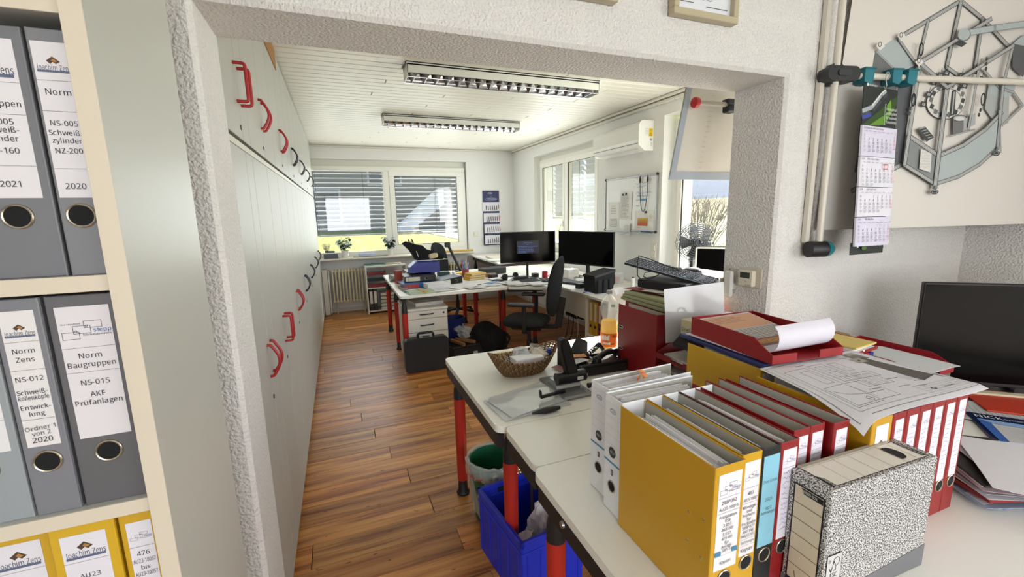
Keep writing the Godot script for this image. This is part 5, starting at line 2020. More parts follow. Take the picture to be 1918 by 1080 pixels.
func build_far_desk_clutter():
	var T := 0.741
	flat_binder("blue binder lying at the bottom of the pile on the cluttered desk", V(0.745, T, -4.62), 0.12, 0.052, "2e5f9c", "binders lying on the cluttered desk", [["rule", 0.03], ["bars", 0.05], ["rule", 0.07]], "a9342e")
	flat_binder("dark binder lying across the blue one, cream label at its end", V(0.775, T + 0.056, -4.70), -0.06, 0.06, "17181c", "binders lying on the cluttered desk", [["t", 0.03, "2019", 0.02]], "d5d0bd")
	pile("white printouts between the stacked binders on the cluttered desk", V(0.93, T + 0.001, -4.58), 0.15, 0.24, 0.18, 0.05, "e0dfe4", "")
	flat_binder("grey and black binder under the blue box file", V(0.86, T, -4.99), 0.05, 0.075, "3a3b40", "binders lying on the cluttered desk", [["rule", 0.04]])
	flat_binder("black binder between the grey one and the blue box file", V(0.85, T + 0.077, -5.0), 0.0, 0.05, "141518", "binders lying on the cluttered desk", [["rule", 0.04]])
	var o := thing("box_file", "royal blue box file lying slanted on top of the binders", "box file", V(0.875, T + 0.130, -4.99), -0.08)
	o.rotation.z = -0.03
	var b := B.new()
	b.prism([Vector2(-0.17, 0), Vector2(0.17, 0), Vector2(0.165, 0.115), Vector2(-0.10, 0.11), Vector2(-0.17, 0.05)], 0.24, Transform3D(Basis.IDENTITY, V(0, 0, -0.12)))
	obj("body", b, mat("2a3590", 0.35), o)
	b = B.new()
	b.prism([Vector2(-0.172, 0.052), Vector2(0.168, 0.058), Vector2(0.168, 0.062), Vector2(-0.172, 0.056)], 0.246, Transform3D(Basis.IDENTITY, V(0, 0, -0.123)))
	obj("lid_edge", b, mat("1d266e", 0.4), o)
	o = thing("tool_pouch", "black pouch with two upright straps and beige patch on the blue box file", "bag", V(0.86, T + 0.245, -5.03))
	b = B.new()
	b.prism([Vector2(-0.03, 0), Vector2(0.12, 0), Vector2(0.09, 0.10), Vector2(0.02, 0.17), Vector2(-0.05, 0.185), Vector2(-0.165, 0.225), Vector2(-0.20, 0.205), Vector2(-0.12, 0.12), Vector2(-0.07, 0.02)], 0.09, Transform3D(Basis(V(1, 0, 0), -0.1), V(0, 0, -0.045)))
	obj("body", b, cloth("121214", 0.012, 2.0), o)
	b = B.new()
	b.prism([Vector2(0.06, 0), Vector2(0.28, 0.0), Vector2(0.30, 0.04), Vector2(0.20, 0.09), Vector2(0.07, 0.13), Vector2(0.03, 0.06)], 0.10, Transform3D(Basis(V(1, 0, 0), -0.1), V(-0.03, 0, -0.06)))
	obj("flap", b, cloth("121214", 0.012, 2.0), o)
	for x in [-0.125, -0.085]:
		b = B.new()
		b.bar(V(x + 0.02, 0.18, -0.02), V(x - 0.005, 0.255, -0.02), 0.02, 0.012, 0.004)
		obj("strap", b, mat("19191b", 0.6), o)
	b = B.new()
	cushion(b, 0.11, 0.06, 0.02, Transform3D(Basis(V(0, 0, 1), 0.15), V(0.135, 0.055, 0.052)), 0.0, 0.3, 8)
	obj("patch", b, mat("cbb993", 0.6), o)
	b = B.new()
	b.bar(V(-0.035, 0.05, 0.055), V(-0.055, 0.12, 0.052), 0.014, 0.006, 0.002)
	obj("clip", b, mat("a9abad", 0.3, 0.7), o)
	loose("white sheet sticking out from under the black pouch", V(1.06, T + 0.25, -5.0), 0.5, 0.20, 0.15, "dedbd2", false)
	flat_binder("black edged binder with a big pale label propped beside the printouts", V(1.11, T + 0.002, -4.70), 0.25, 0.076, "141517", "binders lying on the cluttered desk", [["rule", 0.04], ["small", 0.05, 2, 0.02], ["rule", 0.09]], "cfd2c8", 0.10)
	slab("folder", "pale green folder lying at the desk's front corner", "folder", V(0.72, T, -4.36), V(0.27, 0.012, 0.21), 0.12, "a9b7a2", 0.002, 0.6)
	slab("wooden_ruler", "yellow ruler lying slantwise across the pale green folder", "ruler", V(0.74, T + 0.0125, -4.36), V(0.028, 0.004, 0.24), 0.25, "d9a92e", 0.001, 0.4)
	slab("cutter", "black and yellow cutter lying beside the pale green folder", "cutter", V(0.585, T, -4.42), V(0.02, 0.014, 0.20), 0.15, "1b1b1d", 0.004, 0.4)
	slab("small_box", "flat brown box at the left edge of the cluttered desk", "box", V(0.59, T, -4.66), V(0.07, 0.02, 0.20), 0.05, "8a7a66", 0.003, 0.6)
	o = thing("cable_coil", "grey coil of cable on the back desk's corner", "cable", V(0.57, T + 0.006, -5.2))
	for k in 3:
		b = B.new()
		var pts := []
		for i in 20:
			var a := TAU * i / 20.0
			pts.append(V(cos(a) * (0.055 - k * 0.006), 0.007 * k, sin(a) * (0.05 - k * 0.005)))
		b.tube(pts, 0.004, 6, true)
		obj("loop", b, mat("6b6a66", 0.5), o)
	slab("red_carton", "brick red carton standing behind the lying binders", "carton", V(0.60, T, -5.07), V(0.065, 0.145, 0.09), 0.2, "a2402e", 0.003, 0.6)
	pile("grey magazines on the back desk behind the red carton", V(0.70, T, -5.4), 0.2, 0.3, 0.22, 0.05, "9a9a96", "")
	slab("green_carton", "dark green carton behind the propped binder", "carton", V(1.12, T, -5.06), V(0.13, 0.10, 0.10), 0.1, "1f4a3c", 0.003, 0.5)
	slab("white_carton", "small white carton beside the dark green one", "carton", V(1.26, T, -5.04), V(0.12, 0.055, 0.08), -0.1, "e6e4de", 0.003, 0.5)
	# pens
	o = thing("pen_cup", "cup of blue and white pens behind the yellow books", "cup", V(1.41, T, -5.13))
	b = B.new()
	b.lathe([Vector2(0.0001, 0.0), Vector2(0.04, 0.0), Vector2(0.043, 0.10), Vector2(0.04, 0.10), Vector2(0.037, 0.006), Vector2(0.0001, 0.006)], 20)
	obj("cup", b, mat("8a3b32", 0.5), o)
	for k in 6:
		b = B.new()
		var a := k * 1.05
		b.cyl(V(cos(a) * 0.02, 0.01, sin(a) * 0.02), V(cos(a) * 0.05, 0.17 + 0.012 * k, sin(a) * 0.05), 0.0055, 0.0045, 8)
		var pen := obj("pen", b, mat(["2f5fae", "e4e4e6", "3f79c4", "b23a30", "2f5fae", "d8d8da"][k], 0.4), null)
		pen.position = V(1.41, T, -5.13)
		tag(pen, ["blue pen", "white pen", "light blue pen", "red pen", "second blue pen", "pale grey pen"][k] + " standing in the red cup behind the yellow books", "pen", "pens in the cup")
	o = thing("tape_dispenser", "blue and white stapler leaning beside the pen cup", "stapler", V(1.27, T, -4.93), 0.8)
	b = B.new()
	b.bar(V(0, 0.01, 0), V(0.0, 0.10, -0.08), 0.03, 0.02, 0.006)
	obj("arm", b, mat("9fb4d0", 0.4), o)
	b = B.new()
	b.box(V(0, 0.008, -0.03), V(0.035, 0.016, 0.13), 0.005)
	obj("base", b, mat("c9ccd2", 0.4), o)
	for k in 3:
		o = thing("book", ["bottom yellow book of the stack on the cluttered desk", "middle yellow book of the stack on the cluttered desk", "top yellow book of the stack on the cluttered desk"][k], "book", V(1.46 + 0.01 * k, T + k * 0.026, -4.93), [0.25, 0.18, 0.3][k], "yellow books")
		b = B.new()
		b.box(V(0, 0.0125, 0), V(0.20, 0.019, 0.14), 0.001)
		obj("pages", b, mat("d9cba0", 0.8), o)
		b = B.new()
		b.box(V(0, 0.024, 0), V(0.21, 0.002, 0.15), 0.0005)
		b.box(V(0, 0.001, 0), V(0.21, 0.002, 0.15), 0.0005)
		b.box(V(-0.104, 0.0125, 0), V(0.002, 0.024, 0.15), 0.0005)
		obj("cover", b, mat("d8a520", 0.45), o)
	slab("yellow_book", "single yellow book lying behind the yellow stack", "book", V(1.36, T, -5.3), V(0.24, 0.04, 0.16), 0.1, "cf9a2a", 0.002, 0.5)
	slab("wooden_box", "small brown wooden box beside the yellow books", "box", V(1.70, T, -5.02), V(0.13, 0.04, 0.09), -0.15, "8f6a45", 0.002, 0.6)
	# sheets spread over desk and corner desk
	var spots := [[1.00, -4.40, 0.2, 0.30, 0.21], [1.20, -4.46, -0.3, 0.30, 0.21], [1.37, -4.62, 0.4, 0.30, 0.21], [1.50, -4.42, -0.15, 0.21, 0.15], [1.30, -4.33, 0.1, 0.21, 0.15], [1.72, -4.50, 0.5, 0.30, 0.21], [1.85, -4.28, -0.05, 0.30, 0.21], [1.75, -4.75, 0.2, 0.30, 0.21], [1.17, -4.90, 0.6, 0.25, 0.18]]
	var tell := ["lying at the front of the cluttered desk beside the printouts", "curling over the middle of the cluttered desk", "lying just before the yellow books", "small one under the blue note on the cluttered desk", "small one at the front edge of the cluttered desk", "lying across the joint to the corner desk", "lying flat at the front edge of the corner desk", "half under the first screen's clutter", "lying behind the propped binder"]
	for k in spots.size():
		var s = spots[k]
		loose("white sheet of paper " + tell[k], V(s[0], T + 0.001 + 0.0012 * k, s[1]), s[2], s[3], s[4], "e6e5e6", k % 2 == 0, 0.02 if k == 1 else 0.005, "loose papers on the far desks")
	loose("blue note lying among the white sheets on the cluttered desk", V(1.53, T + 0.014, -4.50), 0.5, 0.16, 0.06, "7fa6d6", false)
	pile("white notepad at the front of the corner desk, nearer the chair", V(1.93, T + 0.012, -4.17), -0.05, 0.16, 0.20, 0.014, "e9e8ea", "")
	pile("white notepad at the corner desk's joint with the cluttered desk", V(1.72, T + 0.014, -4.32), -0.15, 0.16, 0.20, 0.012, "e6e4e2", "")
	# screens
	screen("wide black screen showing a small dark blue message box, facing the chair", V(2.045, T, -4.66), -0.235, 0.655, 0.365, 0.185, func(p):
		p.rect(-0.13, -0.07, 0.13, 0.075, Color.html("0a0f2e"))
		p.text("Power Saving", 0.0, 0.055, 0.016, Color.html("5b74d8"))
		p.text("DVI 1", 0.0, 0.035, 0.014, Color.html("5b74d8"))
		for k in 5:
			p.text(["Das Eingangssignal wurde nicht gefunden", "Bitte prüfen Sie das Kabel", "und drücken Sie eine Taste", "oder bewegen Sie die Maus", "zum Aktivieren"][k], -0.115, 0.012 - k * 0.018, 0.015, Color.html("7b93f0"), 0.0, 0.0, 0.23))
	screen("black screen turned sideways to the chair, beside the black tool bag", V(2.42, T, -4.02), -1.16, 0.71, 0.36, 0.20)
	# black odds and ends below the screens
	keyboard("black keyboard under the first screen", V(1.98, T, -4.40), V(0, -0.1, 0), 0.44, 0.14, "17181a", "222326")
	keyboard("black keyboard below the sideways screen", V(2.28, T, -4.16), V(0, -1.1, 0), 0.40, 0.13, "1a1b1e", "2c2e33")
	o = thing("headset", "black headset lying under the first screen", "headset", V(1.80, T + 0.03, -4.66), 0.4)
	b = B.new()
	var hp := []
	for i in 15:
		var a := PI * i / 14.0
		hp.append(V(cos(a) * 0.085, 0.0, -sin(a) * 0.10))
	b.tube(hp, 0.008, 8)
	obj("band", b, mat("161618", 0.5), o)
	for s in [-1, 1]:
		b = B.new()
		cushion(b, 0.075, 0.085, 0.05, Transform3D(Basis(V(0, 1, 0), PI / 2), V(s * 0.085, 0.012, 0.02)), 0, 0.4, 8)
		obj("ear_pad", b, mat("111113", 0.7), o)
	for k in 5:
		slab("small_device", ["black charger at the foot of the first screen", "flat black docking box at the foot of the first screen", "black calculator beside the headset", "black phone lying before the first screen", "black card reader by the red mug"][k], "device", V([1.68, 1.92, 1.66, 2.12, 2.16][k], T + [0.0, 0.0, 0.0, 0.0, 0.0][k], [-4.88, -4.62, -4.62, -4.52, -4.72][k]), V([0.10, 0.16, 0.09, 0.08, 0.07][k], [0.05, 0.04, 0.02, 0.014, 0.05][k], [0.07, 0.11, 0.13, 0.14, 0.07][k]), [0.3, -0.2, 0.5, -0.4, 0.1][k], ["17181b", "1d1e22", "24252a", "121214", "1a1a1c"][k], 0.006, 0.45)
	slab("black_box", "long black box behind the first screen's foot on the corner desk", "box", V(1.80, T, -5.25), V(0.34, 0.085, 0.16), 0.3, "1a1a1d", 0.008, 0.5)
	for k in 3:
		o = thing("loose_cable", ["black cable winding under the first screen", "white cable winding across the corner desk", "black cable hanging from the sideways screen's foot"][k], "cable", V([1.86, 1.78, 2.38][k], T + 0.006, [-4.52, -4.42, -4.30][k]))
		b = B.new()
		var pts := []
		for i in 22:
			var u := i / 21.0
			pts.append(V(0.3 * u - 0.1, 0.004 * sin(9 * u) + 0.004, 0.06 * sin(11 * u + k) - 0.05 * u))
		b.tube(pts, 0.0035, 6)
		obj("lead", b, mat(["151517", "d6d6d4", "151517"][k], 0.5), o)
	mug("red mug beside the first screen", V(2.225, T, -4.585), "b02a34", 0.035, 0.085)
	slab("white_carton", "sunlit white carton behind the chair's backrest on the counter", "carton", V(2.52, T, -4.50), V(0.16, 0.10, 0.12), 0.2, "f0eeea", 0.003, 0.5)
	o = thing("tape_roll", "roll of beige tape on the counter behind the black tool bag", "tape", V(2.66, T, -4.33))
	b = B.new()
	b.lathe([Vector2(0.028, 0), Vector2(0.05, 0), Vector2(0.05, 0.045), Vector2(0.028, 0.045), Vector2(0.028, 0)], 24)
	obj("roll", b, mat("c8b787", 0.4), o)
	slab("mouse_pad", "black mouse pad under the sideways screen", "mouse pad", V(2.60, T, -4.55), V(0.22, 0.004, 0.18), 0.2, "1a1a1d", 0.001, 0.8)
	# tool bag
	o = thing("tool_bag", "square black tool bag with side pockets standing on the counter", "bag", V(2.305, T, -3.56), 0.12)
	b = B.new()
	b.prism([Vector2(-0.105, 0), Vector2(0.105, 0), Vector2(0.125, 0.215), Vector2(-0.12, 0.165)], 0.17, Transform3D(Basis.IDENTITY, V(0, 0, -0.085)))
	obj("body", b, cloth("17181a", 0.012, 2.5), o)
	b = B.new()
	b.prism([Vector2(-0.122, 0.150), Vector2(0.127, 0.195), Vector2(0.13, 0.215), Vector2(-0.124, 0.17)], 0.18, Transform3D(Basis.IDENTITY, V(0, 0, -0.09)))
	obj("rim", b, mat("232427", 0.6), o)
	for k in 3:
		b = B.new()
		b.box(V(-0.068 + k * 0.068, 0.07, 0.095), V(0.056, 0.125, 0.022), 0.008)
		obj("pocket", b, cloth("1d1e21", 0.012, 2.5), o)
	b = B.new()
	b.tube([V(0.125, 0.19, 0.03), V(0.15, 0.15, 0.05), V(0.15, 0.08, 0.05), V(0.13, 0.03, 0.03)], 0.009, 8)
	obj("handle", b, mat("151517", 0.6), o)
	slab("black_box", "small black box left of the black tool bag on the counter", "box", V(2.24, T, -3.80), V(0.075, 0.05, 0.07), 0.2, "161719", 0.004, 0.5)
	loose("white sheet under the black tool bag on the counter", V(2.20, T + 0.001, -3.62), 0.4, 0.21, 0.26, "dfe0e8", false, 0.002)
	slab("ballpoint", "blue ballpoint lying before the black tool bag", "pen", V(2.175, T + 0.004, -3.57), V(0.13, 0.008, 0.009), 0.5, "2f46a8", 0.003, 0.4)
	o = thing("clear_box", "clear plastic box with red parts behind the black tool bag", "box", V(2.72, T, -3.92), 0.3)
	b = B.new()
	b.box(V(0, 0.055, 0), V(0.20, 0.11, 0.13), 0.006)
	obj("box", b, clear_mat("e4e8ea", 0.35, 0.1), o)
	for k in 3:
		b = B.new()
		b.box(V(-0.05 + 0.05 * k, 0.035, 0.0), V(0.05, 0.05, 0.08), 0.012)
		obj("red_part", b, mat("c23a30", 0.45), o)
	bottle_small("white spray tube with a dark cap on the counter by the wall", V(2.72, T, -3.58), "e6e6e4", 0.019, 0.11)
	for k in 6:
		slab("small_part", "small black machine part on the counter, " + ["nearest the tool bag", "second in the row by the tool bag", "third in the row by the tool bag", "nearest the olive folders", "second in the row by the olive folders", "third in the row by the olive folders"][k], "part", V(2.30 + 0.09 * (k % 3), T, -3.22 - 0.12 * (k / 3)), V(0.05, 0.025, 0.03), 0.7 * k, "1b1c1f", 0.006, 0.45, "small parts on the counter")
	# return desk under the calendar
	keyboard("beige keyboard on the return desk, nearer the window", V(2.36, 0.801, -6.55), V(0.16, 0.5, 0), 0.42, 0.19, "c9c3ae", "ddd8c8")
	o = thing("terminal", "beige desk terminal behind the beige keyboard", "terminal", V(2.66, 0.801, -6.80), -0.3)
	b = B.new()
	b.prism([Vector2(-0.13, 0), Vector2(0.13, 0), Vector2(0.13, 0.03), Vector2(-0.13, 0.11)], 0.26, Transform3D(Basis(V(0, 0, 1), V(0, 1, 0), V(-1, 0, 0)), V(0.13, 0, 0)))
	obj("body", b, mat("c6c0ac", 0.5), o)
	loose("printed sheet hanging over the return desk's edge", V(2.20, 0.803, -6.15), 0.1, 0.25, 0.2, "e2e0da", true)

func mug(label: String, at: Vector3, hex: String, r: float, h: float):
	var o := thing("mug", label, "mug", at)
	var b := B.new()
	b.lathe([Vector2(0.0001, 0), Vector2(r * 0.92, 0), Vector2(r, 0.01), Vector2(r, h), Vector2(r - 0.004, h), Vector2(r - 0.005, 0.008), Vector2(0.0001, 0.008)], 24)
	obj("body", b, mat(hex, 0.3), o)
	b = B.new()
	var pts := []
	for i in 9:
		var a := PI * i / 8.0 - PI / 2
		pts.append(V(r - 0.002 + 0.022 * cos(a), h * 0.52 + 0.026 * sin(a), 0))
	b.tube(pts, 0.005, 6)
	obj("handle", b, mat(hex, 0.3), o)

func bottle_small(label: String, at: Vector3, hex: String, r: float, h: float):
	var o := thing("spray_tube", label, "tube", at)
	var b := B.new()
	b.lathe([Vector2(0.0001, 0), Vector2(r, 0), Vector2(r, h * 0.82), Vector2(r * 0.6, h * 0.88), Vector2(0.0001, h * 0.88)], 20)
	obj("body", b, mat(hex, 0.35), o)
	b = B.new()
	b.cyl(V(0, h * 0.87, 0), V(0, h, 0), r * 0.55, r * 0.4, 14)
	obj("cap", b, mat("3a3b3e", 0.4), o)

# ---------- the near tables and what lies on the first one ----------
func build_tables():
	var T := 0.74
	desk("white table with red legs carrying the basket, nearest the cupboards", rounded(0.483, -2.262, 1.70, -1.404, 0.035), [V(0.524, 0, -2.128), V(0.556, 0, -1.47), V(1.64, 0, -2.18), V(1.64, 0, -1.5)], [[V(0.503, 0.675, -1.42), V(0.503, 0.675, -2.24)], [V(0.56, 0.682, -2.2), V(1.62, 0.682, -2.2)]], "white near tables")
	desk("narrow white leaf between the basket table and the binder table", rounded(0.508, -1.400, 1.69, -1.124, 0.03), [], [[V(0.527, 0.675, -1.14), V(0.527, 0.675, -1.39)]], "white near tables")
	desk("white table with red legs carrying the ring binders and the speckled box", rounded(0.493, -1.120, 2.098, -0.28, 0.035), [V(0.53, 0, -1.03), V(2.02, 0, -1.03), V(0.56, 0, -0.36)], [[V(0.515, 0.675, -0.33), V(0.515, 0.675, -1.09)]], "white near tables")
	desk("white table carrying the large black screen", rounded(2.102, -1.26, 3.15, -0.30, 0.03), [V(2.18, 0, -1.18), V(3.08, 0, -1.18)], [[V(2.2, 0.682, -1.2), V(3.1, 0.682, -1.2)]], "white near tables")
	desk("white side table behind the pier under keyboard and olive folders", rounded(1.725, -2.262, 2.10, -1.60, 0.03), [V(1.78, 0, -2.2), V(2.05, 0, -1.66)], [[V(1.75, 0.682, -2.2), V(2.08, 0.682, -2.2)]], "white near tables")
	# small metal cap on the dark beam of the binder table
	var b := B.new()
	b.cyl(V(0, 0, 0), V(-0.006, 0, 0), 0.011, 0.009, 14)
	var sc := obj("cam_screw", b, mat("a9abad", 0.3, 0.9), null)
	sc.position = V(0.4998, 0.685, -0.93)
	tag(sc, "round metal screw cap on the dark rail under the binder table's edge", "screw")
	# waste bin with a liner
	var o := thing("waste_bin", "green waste bin with a clear liner turned over its rim, beside the red leg", "bin", V(0.630, 0, -1.905))
	b = B.new()
	b.lathe([Vector2(0.0001, 0.0), Vector2(0.095, 0.0), Vector2(0.10, 0.006), Vector2(0.122, 0.30), Vector2(0.126, 0.305), Vector2(0.126, 0.312), Vector2(0.117, 0.312), Vector2(0.094, 0.01), Vector2(0.0001, 0.01)], 32)
	obj("body", b, mat("1c6b4a", 0.45), o)
	b = B.new()
	var n := noise(40, 6.0, 3)
	var prof := [[0.115, 0.05], [0.117, 0.18], [0.119, 0.30], [0.121, 0.322], [0.128, 0.328], [0.136, 0.318], [0.138, 0.30], [0.139, 0.28], [0.137, 0.262]]
	b.sheet(func(u, v):
		var k: float = v * (prof.size() - 1)
		var i := int(minf(k, prof.size() - 2))
		var f := k - i
		var r: float = lerpf(prof[i][0], prof[i + 1][0], f)
		var y: float = lerpf(prof[i][1], prof[i + 1][1], f)
		var a: float = TAU * (u if u < 0.999 else 0.0)
		var wob := n.get_noise_3d(cos(a) * 0.4, v * 0.9, sin(a) * 0.4)
		r += wob * 0.014 * (1.0 if i < 2 or i > 4 else 0.4)
		y += n.get_noise_3d(cos(a) * 0.5 + 5.0, 0.3, sin(a) * 0.5) * (0.03 if i > 5 else 0.01)
		return V(cos(a) * r, y, sin(a) * r), 72, 24, 0.0004)
	obj("liner", b, clear_mat("dfe8e4", 0.22, 0.12), o)
	b = B.new()
	b.sheet(func(u, v): return V(cos(2.3 + 1.2 * u) * 0.136, 0.258 + 0.012 * v + 0.004 * sin(20 * u), sin(2.3 + 1.2 * u) * 0.136), 12, 2, 0.0005)
	obj("drawstring", b, mat("c0524e", 0.4), o)
	# blue crate
	o = thing("storage_crate", "blue plastic crate with white scrap paper under the table", "crate", V(0.66, 0, -1.54), 0.13)
	crate(o, 0.30, 0.395, 0.30, "1f33c4")
	o = thing("scrap_paper", "crumpled white paper scrap lying in the blue crate, nearer the bin", "paper", V(0.725, 0.02, -1.53))
	crumple(o, "scrap", 0.058, 0.27, mat("f2f2f4", 0.8), 3)
	o = thing("scrap_paper", "crumpled white paper scrap lying in the blue crate, nearer the red leg", "paper", V(0.665, 0.02, -1.47))
	crumple(o, "scrap", 0.07, 0.17, mat("f0f0f3", 0.8), 4)
	slab("cardboard_pad", "beige cardboard standing between the green bin and the blue crate", "cardboard", V(0.80, 0.0, -1.76), V(0.10, 0.34, 0.03), 0.1, "9a927e", 0.003, 0.8)

func crate(o: Node3D, w: float, d: float, h: float, hex: String):
	var m := mat(hex, 0.4)
	var b := B.new()
	b.box(V(0, 0.006, 0), V(w - 0.02, 0.012, d - 0.02), 0.002)
	obj("base", b, m, o)
	for s in [[0, 1, w, 0.0], [0, -1, w, 0.0], [1, 0, d, PI / 2], [-1, 0, d, PI / 2]]:
		b = B.new()
		var off: float = (d if s[0] == 0 else w) / 2 - 0.008
		var xf := Transform3D(Basis(V(0, 1, 0), s[3]), V(s[0] * off, 0, s[1] * off))
		var L: float = s[2]
		b.box(V(0, h / 2, 0), V(L - 0.016, h, 0.006), 0.001, xf)
		obj("side", b, m, o)
		b = B.new()
		b.box(V(0, h - 0.012, 0), V(L + 0.002, 0.024, 0.018), 0.003, xf)
		b.box(V(0, h - 0.055, 0), V(L - 0.004, 0.008, 0.014), 0.002, xf)
		for k in 5:
			b.box(V(-L / 2 + 0.03 + k * (L - 0.06) / 4, h / 2 - 0.02, 0), V(0.007, h - 0.06, 0.013), 0.002, xf)
		obj("rim", b, m, o)
	b = B.new()
	b.box(V(0, h - 0.035, -d / 2 + 0.0125), V(0.10, 0.028, 0.004), 0.001)
	obj("painted_grip_hole", b, mat("0b1030", 0.8), o)  # dark plate painted in for the shaded grip opening

func basket(at: Vector3):
	var o := thing("wicker_basket", "boat shaped wicker basket of small odds and ends on the white table", "basket", at, 0.12)
	var b := B.new()
	var rows := 11
	var f := func(a: float, t: float) -> Vector3:
		var c := cos(a)
		var s := sin(a)
		var grow := 0.62 + 0.38 * pow(maxf(t, 0.0), 0.7)
		var hmax := 0.070 + 0.048 * pow(absf(c), 3.0)
		return V(c * 0.172 * grow * (1.0 + 0.05 * t), 0.006 + hmax * t, s * 0.098 * grow)
	for k in rows:
		var t := float(k) / (rows - 1)
		var n := 84
		for i in n:
			var a0 := TAU * (i + 0.5 * (k % 2)) / n
			var a1 := TAU * (i + 0.5 * (k % 2) + 0.92) / n
			var p: Vector3 = f.call(a0, t - 0.018)
			var q: Vector3 = f.call(a1, t + 0.02)
			var r := 0.0050 if k < rows - 1 else 0.0064
			b.tint = Color.html(["9c7a54", "7a5a3a", "b08e64", "86653f"][(i * 7 + k * 3) % 4]).srgb_to_linear()
			var mid := p.lerp(q, 0.5) + V(cos(a0), 0, sin(a0)) * 0.003
			b.cyl(p, mid, r * 0.45, r, 5, false)
			b.cyl(mid, q, r, r * 0.45, 5, false)
	obj("weave", b, ink_mat(0.8), o)
	b = B.new()
	for i in 28:
		var a := TAU * i / 28.0
		var pts := []
		for k in 6:
			pts.append(f.call(a, k / 5.0) * V(0.985, 1, 0.985))
		b.tube(pts, 0.003, 5)
	obj("stakes", b, mat("6d5236", 0.8), o)
	b = B.new()
	b.prism(_ellipse(0.115, 0.066, 24), 0.006, Transform3D(FLAT, V(0, 0.002, 0)))
	obj("base", b, mat("7b5d3e", 0.8), o)

func _ellipse(rx: float, ry: float, n: int) -> Array:
	var pts := []
	for i in n:
		pts.append(Vector2(cos(TAU * i / n) * rx, sin(TAU * i / n) * ry))
	return pts

